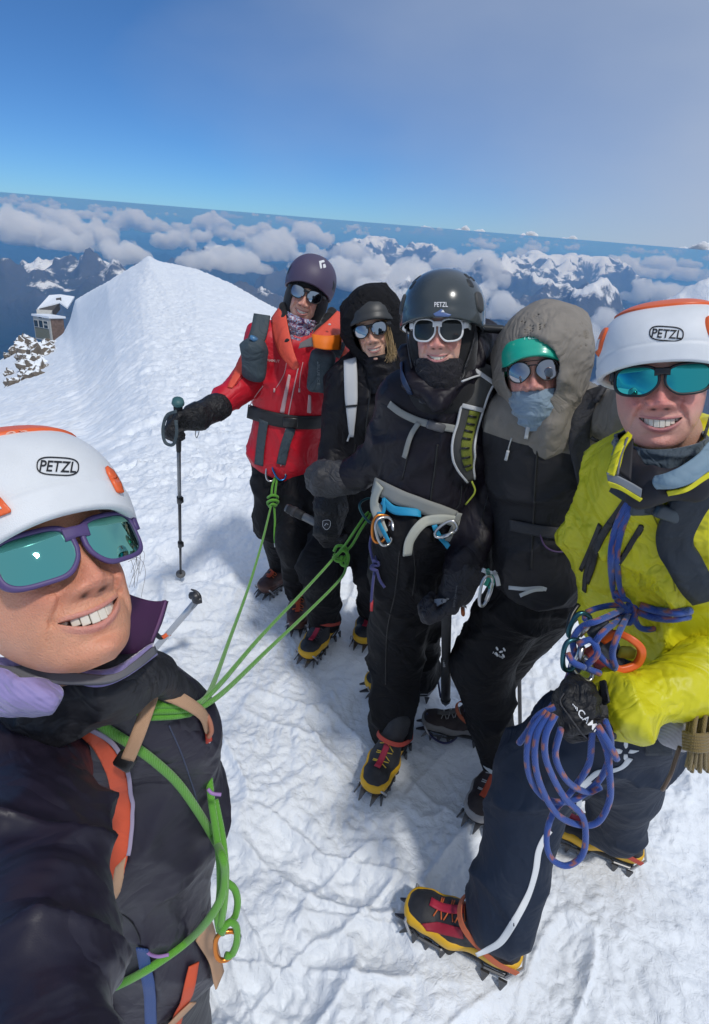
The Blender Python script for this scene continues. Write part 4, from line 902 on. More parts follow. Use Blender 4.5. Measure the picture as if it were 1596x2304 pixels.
# ================================================================ A: the woman taking the picture (left foreground)
baseA = Pz(240, 2300, 1.25); baseA[2] = 0.0
pA = thing('person', 'woman with purple framed sunglasses and green rope over dark jacket, large at the left edge', 'person', baseA)
fA = Frame(172, 1225, .56, yaw=24, pitch=-8, roll=15.5, scale=1.03)
faceA = face_vf(230, 220, smile=1.15, open_=.0056, mw=.031, nose=1.35, tone=(.70, .33, .20), red=(.66, .21, .14), redamt=.5, lip=(.60, .25, .20), width=1.02, twist=.6)
teeth(fA, faceA[3], pA)
glA = glasses(fA, pA, (.085, .055, .17), (.17, .54, .48), .03, w=.0305, h=.0225, cx=.0375, sq=3.6, rim=.0048, thick=.005, wrap=.115, y0=-.003, z0=.1045, temple_h=.012, frame_rough=.5)
mW = mat('helmet_white_foam', (.72, .74, .76), .5, bump=.25, bscale=900, spec=.4, var=.05, vscale=25)
mO = mat('helmet_orange', (.80, .13, .03), .4, spec=.5)
hA, SA = helmet(fA, pA, mW, c=(-.003, .036, -.014), rad=(.101, .113, .140), n=2.35, rim_f=.031, rim_s=.004, rim_b=-.02, groove=True)
helmet_piece(fA, SA, hA, mO, 'top_plate', -math.pi, math.pi, .0, .47, .0025, 40)
jet = mat('jet_black_print', (.008, .008, .01), .5)
def helmet_logo(o, fr, cx, cy, w, h, ang, s, mt, oval=True, border=.07, parent=None):
    a = math.radians(ang); R2 = np.array([[math.cos(a), math.sin(a)], [-math.sin(a), math.cos(a)]])
    t = tree_of(o)
    if oval:
        n = 40; th = np.arange(n)*2*np.pi/n; E1 = np.stack([np.sign(np.cos(th))*np.abs(np.cos(th))**.55*w/2, np.sign(np.sin(th))*np.abs(np.sin(th))**.75*h/2], 1)
        E2 = np.array([e*(1-np.array([border, border*w/h])) for e in E1]); pts = np.vstack([E1, E2])@R2+np.array([cx, cy])
        V = np.array([hit(t, *p)[0]+hit(t, *p)[1]*.0008 for p in pts]); MB().add(V, [(i, (i+1) % n, n+(i+1) % n, n+i) for i in range(n)]).build('logo', mt, parent or o, smooth_=False)
    q = np.array([[-w*.43, h*.30], [w*.43, h*.30], [w*.43, -h*.28], [-w*.43, -h*.28]])@R2+np.array([cx, cy])
    lettering('logo', t, s, q, mt, parent or o, off=.0006, thick=.0004, shear=.15)
helmet_logo(hA, fA, 130, 1050, 96, 42, 3, 'PETZL', jet, border=.06)

# orange vents at the rim
t_hA = tree_of(hA)
patch('side_vent', t_hA, [(236, 1052), (250, 1062), (266, 1088), (273, 1111), (262, 1109), (249, 1084), (239, 1064)], mO, hA, .001, .003, 4)
patch('side_vent', t_hA, [(-30, 1100), (0, 1117), (26, 1147), (26, 1153), (0, 1163), (-30, 1170)], mO, hA, .001, .003, 4)
patch('vent_opening', t_hA, [(-20, 1122), (-4, 1131), (9, 1146), (-20, 1156)], mW, hA, .0045, .001, 4)
t_top = tree_of(bpy.data.objects['top_plate'])
lettering('lettering', t_top, 'en', [(10, 984), (60, 978), (62, 968), (14, 971)], mat('pale_print_orange', (.80, .45, .35), .5), hA, .0008)
# ---------------- clothing
fabA = mat('dark_shell_fabric', (.016, .013, .025), .42, spec=.45, sheen=.0, wr=.3, wscale=5, bump=.15, bscale=1200, var=.15, vscale=5)
JA = [cap(Pz(205, 1600, .93), Pz(222, 1850, 1.02), .118, .122, CR, 1.50, k=.06), cap(Pz(222, 1850, 1.02), Pz(272, 2160, 1.17), .122, .122, CR, 1.62, k=.06),
      cap(Pz(330, 1600, .88), Pz(392, 1640, .93), .062, .060, k=.05), cap(Pz(395, 1640, .95), Pz(418, 1900, 1.10), .058, .055, k=.05),
      cap(Pz(180, 1560, .80), Pz(190, 1640, .86), .075, .09, CR, 1.3, k=.05)]
t0 = wrinkle(.008, 5.5, 3.0, fine=.5)
jA = make_blob('jacket', JA, .0065, fabA, pA, t0)
SLV = [cap(Pz(70, 1690, .76), Pz(62, 1900, .62), .078, .074, k=.05), cap(Pz(62, 1900, .62), Pz(72, 2110, .50), .074, .0655, k=.04), cap(Pz(72, 2110, .50), Pz(70, 2600, .34), .0655, .052, k=.03)]
slA = make_blob('sleeve', SLV, .0055, fabA, pA, wrinkle(.0085, 11.0, 11.0, stretch=(1, 1, 1), fine=.4))
TR = [cap(Pz(285, 2120, 1.18), Pz(300, 2330, 1.30), .125, .13, CR, 1.38, k=.04), cap(Pz(370, 2330, 1.30), Pz(380, 2700, 1.55), .095, .08, k=.04), cap(Pz(160, 2330, 1.30), Pz(150, 2700, 1.55), .095, .08, k=.04)]
trA = make_blob('trousers', TR, .008, mat('grey_black_trouser', (.022, .022, .028), .5, wr=.2, wscale=6), pA, wrinkle(.005, 7, 5))
bodyA = body_skin('body', pA, faceA, fA, [cap(Pz(150, 1440, .665), Pz(165, 1530, .74), .050, .040)]+shrink(JA+SLV+TR), (.5, .28, .2))
t_A = tree_of(jA, trA, slA); t_jA = tree_of(jA, trA)
# collars: black inner collar, lavender mid layer with grey binding, purple hood flap
blk = mat('black_collar_cloth', (.012, .012, .016), .6, wr=.3, wscale=10)
CO_ = [cap(Pz(30, 1625, .71), Pz(150, 1600, .705), .026, .029, k=.03), cap(Pz(150, 1600, .705), Pz(270, 1560, .71), .029, .029, k=.03), cap(Pz(270, 1560, .71), Pz(350, 1515, .74), .029, .024, k=.03), cap(Pz(350, 1520, .76), Pz(395, 1560, .82), .024, .022, k=.03), cap(Pz(270, 1530, .70), Pz(330, 1500, .73), .022, .018, k=.02),
       cap(Pz(100, 1560, .67), Pz(250, 1540, .675), .024, .024, k=.03), cap(Pz(250, 1540, .675), Pz(320, 1510, .70), .022, .02, k=.03)]
make_blob('collar', CO_, .0045, blk, pA, wrinkle(.005, 14, 2.0, fine=.4))
lav = mat('lavender_fleece', (.30, .25, .50), .75, sheen=.4, weave=60, wr=.25, wscale=12)
gry = mat('grey_binding', (.13, .13, .145), .7, bump=.3, bscale=900)
V, Fc = loft_vf(pz_rows([[(-40, 1480, .62), (20, 1500, .600), (80, 1497, .600), (160, 1512, .605), (250, 1520, .612), (300, 1490, .64), (345, 1455, .69)],
                         [(-40, 1520, .60), (20, 1545, .588), (80, 1535, .592), (160, 1540, .598), (250, 1535, .607), (310, 1505, .64), (350, 1470, .69)]]), .006, 5, 8)
MB().add(V, Fc).build('collar_binding', gry, pA)
V, Fc = loft_vf(pz_rows([[(-60, 1478, .63), (60, 1482, .615), (130, 1492, .618), (210, 1508, .622), (270, 1498, .635), (340, 1448, .70)],
                         [(-60, 1500, .63), (60, 1506, .612), (130, 1518, .615), (210, 1545, .620), (275, 1525, .638), (350, 1475, .70)]]), .008, 5, 8)
MB().add(V, Fc).build('fleece_collar', lav, pA)
LV = [cap(Pz(-30, 1540, .60), Pz(60, 1530, .585), .022, .016, k=.02), cap(Pz(60, 1530, .585), Pz(108, 1572, .58), .015, .011, k=.015), cap(Pz(-40, 1560, .60), Pz(95, 1578, .585), .022, .012, k=.02)]
V, Fc = loft_vf(pz_rows([[(-50, 1500, .60), (10, 1505, .585), (50, 1525, .575), (95, 1530, .590), (125, 1542, .60)], [(-50, 1540, .59), (20, 1540, .570), (60, 1552, .572), (105, 1560, .578), (138, 1560, .595)], [(-50, 1592, .60), (20, 1590, .582), (70, 1590, .580), (110, 1592, .580), (122, 1590, .59)], [(-50, 1606, .64), (20, 1606, .62), (70, 1606, .62), (105, 1603, .61), (118, 1600, .61)]]), .007, 8, 8)
V = V+nrm(np.array([0, -1., .5]))*(.003*noise(V*55))[:, None]
MB().add(V, Fc).build('fleece_fold', lav, pA)
pur = mat('plum_shell', (.055, .012, .060), .6, bump=.2, bscale=1000)
V, Fc = loft_vf(pz_rows([[(272, 1330, .70), (300, 1342, .715), (338, 1352, .74), (376, 1352, .77)], [(262, 1385, .685), (292, 1395, .705), (330, 1400, .73), (362, 1398, .76)], [(250, 1450, .68), (285, 1462, .70), (318, 1462, .725), (342, 1445, .75)], [(245, 1500, .69), (280, 1505, .71), (310, 1500, .735), (335, 1480, .75)]]), .006, 8, 8)
MB().add(V, Fc).build('hood_flap', pur, pA)
V, Fc = loft_vf(pz_rows([[(368, 1353, .766), (376, 1352, .766)], [(352, 1400, .752), (362, 1398, .752)], [(333, 1448, .742), (343, 1444, .742)]]), .008, 6, 4)
MB().add(V, Fc).build('flap_seam', mat('plum_light', (.13, .05, .14), .6), pA)
# ---------------- shoulder straps and harness webbing
tan = mat('tan_webbing', (.50, .30, .18), .7, weave=220, bump=.3, bscale=700)
ora = mat('orange_strap_cloth', (.62, .085, .028), .65, bump=.25, bscale=900, wr=.1, wscale=8)
lil = mat('lilac_piping', (.33, .28, .38), .7)
pack = thing('backpack', 'orange and tan shoulder straps of a pack on the dark jacket nearest the camera', 'backpack', Pz(180, 1900, 1.15))
def poly_band(L, R_): return np.vstack([L, R_[::-1]])
patch('shoulder_strap', t_jA, poly_band(catmull([(160, 1628), (205, 1668), (238, 1730), (252, 1800), (250, 1880), (236, 1950), (222, 2005)], 6), catmull([(178, 1618), (235, 1655), (275, 1715), (292, 1780), (298, 1850), (290, 1925), (268, 1990)], 6)), ora, pack, .004, .004)
strap('piping', t_jA, [(190, 1622), (245, 1655), (282, 1715), (296, 1780), (301, 1850), (293, 1918)], .006, lil, pack, .009)
patch('strap_tab', t_jA, [(290, 1918), (268, 1998), (238, 2035), (222, 2040), (224, 2010), (255, 1975), (262, 1945)], tan, pack, .004, .006)
strap('webbing', t_jA, [(232, 2030), (236, 2060), (240, 2100)], .016, tan, pack, .006)
blk2 = mat('black_plastic', (.012, .012, .013), .35)
patch('buckle', t_jA, [(222, 2042), (244, 2040), (246, 2056), (226, 2064)], blk2, pack, .008, .005)
pts = [Pz(345, 1556, .775), Pz(330, 1600, .755), Pz(310, 1655, .745), Pz(288, 1708, .750)]; V, Fc = ribbon_vf(catmull(pts, 8), np.tile(-nrm(ray(320, 1640)), (25, 1)), .0185, .0028); MB().add(V, Fc).build('chest_strap', tan, pack)
pts = [Pz(345, 1548, .790), Pz(375, 1560, .785), Pz(420, 1582, .80), Pz(455, 1608, .83), Pz(468, 1640, .87)]; V, Fc = ribbon_vf(catmull(pts, 8), np.tile(nrm(-ray(400, 1590)+CU*.5), (33, 1)), np.linspace(.022, .017, 33), .0028); MB().add(V, Fc).build('chest_strap', tan, pack)
V, Fc = box_vf((0, 0, 0), (.026, .022, .014), None, .003); R0 = np.stack([nrm(CR*.8-CU*.5), nrm(CU*.8+CR*.5), -CF], 1)
MB().add(V@R0.T+Pz(282, 1712, .755), Fc).build('buckle', blk2, pack)
V, Fc = tube_vf(catmull([Pz(466, 1610, .85), Pz(473, 1625, .855), Pz(476, 1645, .86), Pz(470, 1658, .865)], 5), .004, 6); MB().add(V, Fc).build('strap_end', mat('copper_tab', (.42, .16, .09), .5), pack)
# jacket zips and toggles
cordon('zip', t_jA, [(338, 1500), (352, 1530), (372, 1545)], .003, mat('grey_zip', (.2, .2, .22), .5, metal=.5), jA)
strap('zip', t_jA, [(428, 1590), (448, 1610), (462, 1640), (466, 1668)], .012, mat('red_zip_tape', (.62, .06, .03), .6), jA)
cordon('zip_teeth', t_jA, [(432, 1588), (452, 1606), (466, 1636), (468, 1670)], .0016, mat('white_plastic', (.7, .7, .7), .4), jA, off=.004)
lilp = mat('lilac_pull', (.36, .20, .45), .5)
for pth in ([(468, 1775, .88), (478, 1785, .88), (498, 1788, .88)], [(325, 2130, .985), (335, 2145, .975), (355, 2152, .965), (380, 2148, .965)]):
    V, Fc = tube_vf(catmull([Pz(*p) for p in pth], 6), .0028, 6); MB().add(V, Fc).build('zip_pull', lilp, jA)
strap('zip', t_jA, [(322, 2130), (330, 2180), (338, 2230), (340, 2304)], .022, mat('blue_zip_tape', (.03, .07, .22), .5, weave=150), jA, off=.003)
cordon('seam', t_jA, [(380, 1632), (410, 1700), (440, 1790), (455, 1850)], .0012, mat('seam_blue', (.05, .06, .11), .6), jA)
cordon('seam', t_jA, [(250, 2040), (300, 2080), (325, 2150), (345, 2230)], .0012, mat('seam_dark', (.01, .01, .013), .6), jA)
# climbing harness low down
har = MB()
for pth, w_, z in (([(470, 2060), (492, 2100), (500, 2150), (497, 2195)], .030, None),):
    strap('x', t_jA, [(452, 2085), (470, 2130), (482, 2180), (488, 2205)], .045, 0, None, off=.006, mb=har)
strap('x', t_jA, [(430, 2240), (395, 2275), (365, 2304), (345, 2330)], .022, 0, None, off=.012, mb=har)
strap('x', t_jA, [(232, 2240), (250, 2290), (265, 2330)], .022, 0, None, off=.008, mb=har)
strap('x', t_jA, [(432, 2165), (420, 2230), (400, 2275), (385, 2330)], .024, 1, None, off=.006, mb=har)
har.build('harness', [tan, ora], pA)
# loose hair beside the glasses
hb = MB()
for k in range(9):
    a = rng.uniform(0, 1); x0, y0 = 286+rng.uniform(-3, 3), 1215+50*a
    pth = [(x0, y0), (x0+14+rng.uniform(-6, 14), y0-5+rng.uniform(-8, 14)), (x0+26+rng.uniform(-12, 14), y0+25+rng.uniform(-10, 20)), (x0+14+rng.uniform(-14, 20), y0+55+rng.uniform(-10, 30))]
    V, Fc = tube_vf(catmull([Pz(x, y, .66) for x, y in pth], 6), .00022, 4, False); hb.add(V, Fc)
hb.build('hair', mat('dark_blond_hair', (.10, .06, .035), .5), pA)
# her far boot and gaiter at the bottom edge
mb = MB()
BO = [cap(Pz(490, 2318, 1.55), Pz(562, 2338, 1.58), .050, .036, k=.03), cap(Pz(490, 2318, 1.55), Pz(480, 2400, 1.60), .05, .05, k=.03)]
make_blob('gaiter', BO, .007, mat('orange_gaiter', (.65, .10, .04), .6, wr=.3, wscale=12), pA, wrinkle(.004, 12, 8))


GREEN = rope_mat('green_rope', (.13, .42, .035), scale=900)
gr = thing('rope', 'bright green climbing rope coiled over the nearest jacket and running to the group', 'rope', Pz(300, 1900, .9))
def grope(path, r=.0048, tree=None, name='strand', m=None, parent=None, per=10):
    V, Fc = rope_vf(rope_pts(path, tree, r, per), r, 10); return MB().add(V, Fc).build(name, m or GREEN, parent or gr)
rA = .0070
grope([(190, 1600, None), (240, 1640, None), (300, 1678, None), (350, 1715, None), (400, 1762, None), (445, 1825, None), (478, 1880, None), (500, 1925, .90), (507, 1965, .92), (500, 2015, .93), (470, 2068, .95), (420, 2120, None), (350, 2170, None), (290, 2205, None), (230, 2232, None), (180, 2250, None)], rA, t_jA)
for dy, dz in ((0, 0), (14, .004), (28, .012)):
    grope([(215, 1608+dy*.35, .80+dz), (270, 1592+dy*.8, .785+dz), (330, 1583+dy, .785+dz), (390, 1583+dy*.9, .80+dz), (428, 1580+dy*.8, .82+dz)], rA, None)
grope([(470, 1745, .97), (476, 1800, .95), (485, 1860, .95), (494, 1930, .95), (496, 2000, .96), (490, 2060, .97), (494, 2092, .98)], .0065, None)
grope([(484, 1800, .97), (500, 1880, .96), (507, 1950, .95), (506, 2020, .955), (497, 2085, .97)], .0062, None)
grope([(510, 1985, .98), (528, 2000, .985), (535, 2030, .99), (528, 2065, .99), (510, 2080, .98), (500, 2100, .98)], .0062, None)
grope([(497, 2100, .965), (515, 2075, .97), (532, 2085, .98), (533, 2120, .985), (522, 2148, .99), (508, 2150, .985)], .0062, None)
# three strands out to the group
ZR = 2.55
grope([(430, 1590, .83), (470, 1560, .93), (520, 1430, 1.35), (560, 1320, 1.75), (590, 1220, 2.15), (611, 1135, ZR)], .0045)
grope([(432, 1597, .84), (490, 1545, .95), (580, 1440, 1.25), (670, 1345, 1.65), (730, 1280, 1.95), (762, 1243, 2.10)], .0047)
grope([(434, 1603, .845), (500, 1560, .95), (600, 1465, 1.25), (690, 1380, 1.6), (760, 1310, 1.92), (778, 1280, 2.03), (776, 1255, 2.08)], .0047)
# figure-eight near the second rope end
for pth in ([(752, 1240, 2.10), (760, 1228, 2.085), (778, 1232, 2.08), (780, 1250, 2.085), (764, 1256, 2.09), (752, 1246, 2.10)], [(758, 1250, 2.07), (772, 1238, 2.06), (784, 1250, 2.06), (780, 1272, 2.06), (768, 1268, 2.07), (770, 1250, 2.07)], [(750, 1252, 2.08), (758, 1262, 2.07), (772, 1262, 2.07), (780, 1250, 2.08)]):
    grope(pth, .0062, name='knot')
grope([(765, 1240, 2.08), (780, 1222, 2.05), (800, 1192, 2.0), (822, 1160, 1.98), (830, 1152, 1.98)], .0050)
grope([(778, 1243, 2.08), (795, 1222, 2.05), (812, 1192, 2.0), (830, 1165, 1.98), (834, 1155, 1.98)], .0050)
# knot below the red jacket
for pth in ([(603, 1120, 2.54), (613, 1114, 2.52), (625, 1118, 2.54), (620, 1126, 2.56), (606, 1126, 2.56)], [(602, 1130, 2.54), (613, 1125, 2.52), (626, 1128, 2.54), (620, 1136, 2.56), (606, 1137, 2.56), (602, 1130, 2.54)], [(606, 1140, 2.54), (614, 1134, 2.52), (622, 1138, 2.54)]):
    grope(pth, .0065, name='knot')
grope([(611, 1115, 2.53), (613, 1095, 2.53), (618, 1078, 2.53), (622, 1072, 2.53)], .0052)
grope([(619, 1115, 2.53), (621, 1095, 2.53), (623, 1080, 2.53), (621, 1072, 2.53)], .0052)
grope([(617, 1135, 2.54), (619, 1170, 2.56), (618, 1205, 2.58), (620, 1228, 2.58)], .0050, name='rope_tail')
V, Fc = tube_vf([Pz(619, 1222, 2.578), Pz(620, 1231, 2.58)], .0054, 8); MB().add(V, Fc).build('rope_end', mat('rope_end_tape', (.5, .52, .5), .5), gr)
# carabiners
blue = mat('blue_anodised', (.02, .16, .42), .25, metal=.9); silver = mat('silver_alloy', (.55, .55, .56), .28, metal=1.0); gold = mat('orange_anodised', (.75, .25, .05), .3, metal=.9); dteal = mat('teal_alloy', (.04, .12, .14), .3, metal=.9)
def biner(x, y, z, h, ang, m, label, name='carabiner', wd=.62, tube=.0045, group=None, tilt=0.3):
    a = math.radians(ang); L = nrm(CR*math.sin(a)+CU*math.cos(a)-CF*tilt*.5); Wd = nrm(np.cross(L, -CF+CR*tilt)); t = np.linspace(0, 2*np.pi, 33)
    c = Pz(x, y, z); rr = np.sign(np.cos(t))*np.abs(np.cos(t))**.8; ss = np.sign(np.sin(t))*np.abs(np.sin(t))**.75
    pts = np.array([c+L*h/2*r_+Wd*h/2*wd*s_*(1+.22*r_) for r_, s_ in zip(rr, ss)]); V, Fc = tube_vf(pts, tube, 8, False); o = MB().add(V, Fc).build(name, m, None, label=label, cat='carabiner', group=group)
    i = 8; q = pts[[5, 8, 11]]; V, Fc = tube_vf(q, tube*1.45, 8); MB().add(V, Fc).build('gate', silver, o); return o
biner(612, 1062, 2.53, .085, 15, silver, 'silver carabiner at the waist of the red jacket')
biner(630, 1060, 2.52, .085, -18, blue, 'blue carabiner holding the green rope below the red jacket')
biner(832, 1150, 1.97, .09, -25, dteal, 'dark teal carabiner at the top of the doubled green rope')
biner(509, 2128, .99, .060, 10, gold, 'small gold carabiner clipped to the green rope near the bottom')
def ringrows(fr, rows, n=72, amp=.002, seed=0., fold=.006, world=False):
    "cloth tube round the head or neck: rows of (y, tilt, rx, rz front, rz back, z centre, x centre)"
    ph = np.arange(n)*2*np.pi/n; R = catmull(np.array(rows, float), 6); out = []
    for i, (y, ti, rx, rf, rb, zc, xc) in enumerate(R):
        c = np.cos(ph); s = np.sin(ph); out.append(np.stack([xc+rx*s, y+ti*c, zc+np.where(c > 0, rf, rb)*c], 1))
    V = np.array(out); q = V.copy(); q[..., 1] *= 3.2; q = q*14+seed; d = V-V.mean(1, keepdims=True); d[..., 1] = 0; d = nrm(d)
    V = V+d*(amp*(ridged(q, 2)-.7)*2.2+amp*noise(q*2))[..., None]
    inner = V[::-1]-nrm(V[::-1]-V[::-1].mean(1, keepdims=True))*fold*.7; m = len(V)
    A = np.concatenate([V, inner[:0]]); top_in = V[0]-d[0]*fold; top2 = V[1]-d[1]*fold; k = [top2, top_in]+list(V); k = np.array(k); m = len(k)
    bot = V[-1]-d[-1]*fold; k = np.concatenate([k, bot[None]]); m += 1
    Fc = [(i*n+j, i*n+(j+1) % n, (i+1)*n+(j+1) % n, (i+1)*n+j) for i in range(m-1) for j in range(n)]
    P_ = k.reshape(-1, 3); return (P_ if world else fr(P_)), Fc
def hoodshell(fr, c, rad, open_c, open_r, h=.005, th=.007, extra=(), cut=-.11, post=None, open_R=None, neck=None, extra_cut=()):
    R = fr.R; s = fr.s
    pr = [ell(fr(c), np.array(rad)*s, R, k=.02)]
    if neck: pr.append(cap(fr(neck[0]), fr(neck[1]), neck[2], neck[3], R[:, 0], 1.15, k=.05))
    pr += list(extra)
    pr.append(ell(fr(c), (np.array(rad)-th)*s, R, k=.004, op='-'))
    pr.append(ell(fr(open_c), np.array(open_r)*s, R if open_R is None else R@open_R, k=.008, op='-'))
    pr += list(extra_cut)
    return blob(pr, h, post, 2)
def leg_vf(hip, knee, ankle, r, w=None): return [cap(hip, knee, r[0], r[1], k=.05), cap(knee, ankle, r[1], r[2], k=.04)]
def carab_cluster(): pass
def belt(name, t, path, width, m, parent, **k): return strap(name, t, path, width, m, parent, **k)
def two_tone(name, c1, c2, zlocal, slope=0.0, rough=.7, wr=.25, wscale=7):
    m = mat(name, c1, rough, wr=wr, wscale=wscale, bump=.2, bscale=900, var=.08, vscale=40); nt = m.node_tree; b = nt.nodes['Principled BSDF']; tc = nt.nodes.new('ShaderNodeTexCoord'); sp = nt.nodes.new('ShaderNodeSeparateXYZ'); nt.links.new(tc.outputs['Object'], sp.inputs[0])
    v = mathn(nt, 'GREATER_THAN', mathn(nt, 'MULTIPLY_ADD', sp.outputs[0], slope, sp.outputs[2]), zlocal)
    mx = nt.nodes.new('ShaderNodeMix'); mx.data_type = 'RGBA'; nt.links.new(v, mx.inputs['Factor']); mx.inputs['A'].default_value = (*c2, 1)
    l = b.inputs['Base Color'].links; 
    if l: nt.links.new(l[0].from_socket, mx.inputs['B'])
    else: mx.inputs['B'].default_value = (*c1, 1)
    nt.links.new(mx.outputs['Result'], b.inputs['Base Color']); return m
blackcloth = mat('black_shell', (.0060, .0056, .0085), .55, spec=.25, wr=.5, wscale=6, bump=.15, bscale=1000, var=.15, vscale=4)
blacktrs = mat('black_softshell', (.0068, .0068, .0088), .7, spec=.2, wr=.5, wscale=6, bump=.2, bscale=900, var=.15, vscale=4)
blackglove = mat('black_glove', (.010, .010, .012), .55, spec=.4, wr=.35, wscale=25, bump=.3, bscale=700)
leather = mat('glove_palm_grey', (.035, .035, .04), .6, wr=.3, wscale=25, bump=.3, bscale=700)
wplast = mat('white_plastic', (.7, .7, .7), .4)
alu = mat('silver_alloy', (.55, .55, .56), .28, metal=1.0)
def jacket_prims(): pass
# ================================================================ B: red jacket, violet helmet, with the pole
bB = P(650, 1330, 2.4); bB[2] = 0
pB = thing('person', 'person in red and coral jacket and violet helmet, holding the trekking pole', 'person', bB)
fB = Frame(689, 661, 2.19, yaw=-4, pitch=4, roll=-17)
faceB = face_vf(150, 130, smile=1.2, open_=.0048, mw=.029, nose=1.1, tone=(.72, .41, .29), red=(.70, .27, .21), lip=(.52, .19, .18))
TB = [cap(P(678, 790, 2.42), P(662, 880, 2.42), .112, .118, (1, .1, 0), 1.50, k=.05), cap(P(662, 880, 2.42), P(643, 1025, 2.42), .118, .124, (1, .1, 0), 1.42, k=.05), cap(P(600, 762, 2.42), P(745, 790, 2.44), .072, .066, k=.06),
      cap(P(596, 768, 2.40), P(545, 868, 2.30), .072, .060, k=.04), cap(P(545, 868, 2.30), P(482, 922, 2.16), .060, .050, k=.03), cap(P(750, 785, 2.44), P(772, 905, 2.56), .068, .058, k=.04),
      bx(P(642, 1115, 2.42), (.5, .5, .088), rnd=.01, k=.012, op='-')]
redm = mat('red_shell', (.56, .008, .022), .5, spec=.4, wr=.32, wscale=7, bump=.15, bscale=900)
coral = mat('coral_shell', (.74, .095, .055), .55, spec=.35, wr=.2, wscale=8, bump=.15, bscale=900)
jB = make_blob('jacket', TB, .0075, redm, pB, wrinkle(.006, 7, 4, fine=.5)); t_B = tree_of(jB)
TRB = leg_vf(P(612, 1045, 2.42), G(617, 1175, .50), G(636, 1275, .10), (.098, .088, .070))+leg_vf(P(676, 1045, 2.44), G(665, 1225, .50), G(674, 1335, .10), (.098, .085, .068))
trB = make_blob('trousers', TRB, .0085, blacktrs, pB, wrinkle(.007, 8, 6))
body_skin('body', pB, faceB, fB, [cap(fB((0, -.06, -.02)), P(685, 790, 2.42), .05, .055)]+shrink(TB+TRB), (.5, .28, .2)); teeth(fB, faceB[3], pB)
glasses(fB, pB, (.008, .008, .01), (.34, .40, .45), .03, w=.027, h=.0215, cx=.034, sq=2.6, rim=.0035, wrap=.11)
vio = mat('violet_helmet_shell', (.075, .058, .105), .5, spec=.45, bump=.15, bscale=900)
hB, SB = helmet(fB, pB, vio, c=(0, .036, -.012), rad=(.103, .112, .130), n=2.15, rim_f=.042, rim_s=-.005, rim_b=-.03)
helmet_piece(fB, SB, hB, blk2, 'vent_opening', 1.05, 1.32, .66, .86, .0015, 8); helmet_piece(fB, SB, hB, blk2, 'vent_opening', -1.32, -1.05, .66, .86, .0015, 8)
t_hB = tree_of(hB)
wl_ = mat('white_print', (.75, .75, .76), .5)
# diamond emblem made of two bent bars
patch('logo', t_hB, [(718, 588), (729, 585), (731, 590), (723, 592), (725, 604), (721, 605)], wl_, hB, .0006, .0008, 2)
patch('logo', t_hB, [(727, 595), (732, 594), (734, 602), (728, 604)], wl_, hB, .0006, .0008, 2)
V, Q = hoodshell(fB, (0, .005, -.012), (.086, .122, .112), (0, -.040, .105), (.057, .058, .075), h=.005, neck=((0, -.06, -.03), (0, -.16, -.02), .07, .08)); mesh_raw('balaclava', V, Q, mat('black_knit', (.007, .007, .009), .85, sheen=.3, bump=.4, bscale=500), pB)
# printed neck tube
bf = mat('patterned_buff', (.3, .3, .4), .8, wr=.3, wscale=14); nt = bf.node_tree; b = nt.nodes['Principled BSDF']; tc = nt.nodes.new('ShaderNodeTexCoord'); vo = nt.nodes.new('ShaderNodeTexNoise'); vo.inputs['Scale'].default_value = 22; vo.inputs['Distortion'].default_value = 2.5; vo.inputs['Detail'].default_value = 2
nt.links.new(tc.outputs['Object'], vo.inputs['Vector']); cr = nt.nodes.new('ShaderNodeValToRGB'); cr.color_ramp.interpolation = 'CONSTANT'
for p_, c_ in ((0, (.05, .03, .12)), (.40, (.30, .10, .14)), (.47, (.42, .52, .68)), (.52, (.10, .06, .18)), (.57, (.48, .25, .28)), (.63, (.55, .62, .72))):
    e = cr.color_ramp.elements[0] if p_ == 0 else cr.color_ramp.elements.new(p_); e.position = p_; e.color = (*c_, 1)
nt.links.new(vo.outputs['Fac'], cr.inputs[0]); nt.links.new(cr.outputs[0], b.inputs['Base Color'])
V, Fc = ringrows(fB, [(-.088, -.004, .068, .098, .06, -.005, 0), (-.11, -.012, .072, .100, .07, -.005, 0), (-.15, -.02, .074, .098, .08, -.005, 0), (-.19, -.03, .070, .100, .08, -.01, 0), (-.235, -.04, .055, .100, .08, -.01, 0)], amp=.004); MB().add(V, Fc).build('neck_tube', bf, pB)
# hood folded open over the shoulders
V, Fc = loft_vf(pz_rows([[(640, 684, 2.28), (628, 694, 2.275), (612, 716, 2.30)], [(648, 732, 2.23), (634, 740, 2.235), (616, 754, 2.27)], [(660, 785, 2.205), (647, 790, 2.21), (632, 799, 2.24)], [(674, 826, 2.20), (668, 830, 2.20), (662, 832, 2.21)]]), .008); MB().add(V, Fc).build('hood_edge', coral, jB)
V, Fc = loft_vf(pz_rows([[(758, 700, 2.30), (776, 712, 2.34), (788, 740, 2.36)], [(738, 722, 2.22), (762, 738, 2.22), (776, 765, 2.27)], [(712, 745, 2.15), (738, 756, 2.13), (768, 772, 2.18)], [(682, 776, 2.13), (722, 782, 2.11), (764, 786, 2.17)]]), .008); MB().add(V, Fc).build('hood_edge', coral, jB)
V, Fc = loft_vf(pz_rows([[(702, 752, 2.105), (735, 756, 2.095), (770, 752, 2.135)], [(704, 766, 2.098), (734, 770, 2.088), (768, 768, 2.13)], [(706, 782, 2.10), (734, 787, 2.09), (766, 787, 2.14)]]), .004); MB().add(V, Fc).build('hood_lining', mat('bright_orange_cloth', (.85, .18, .005), .6), jB)
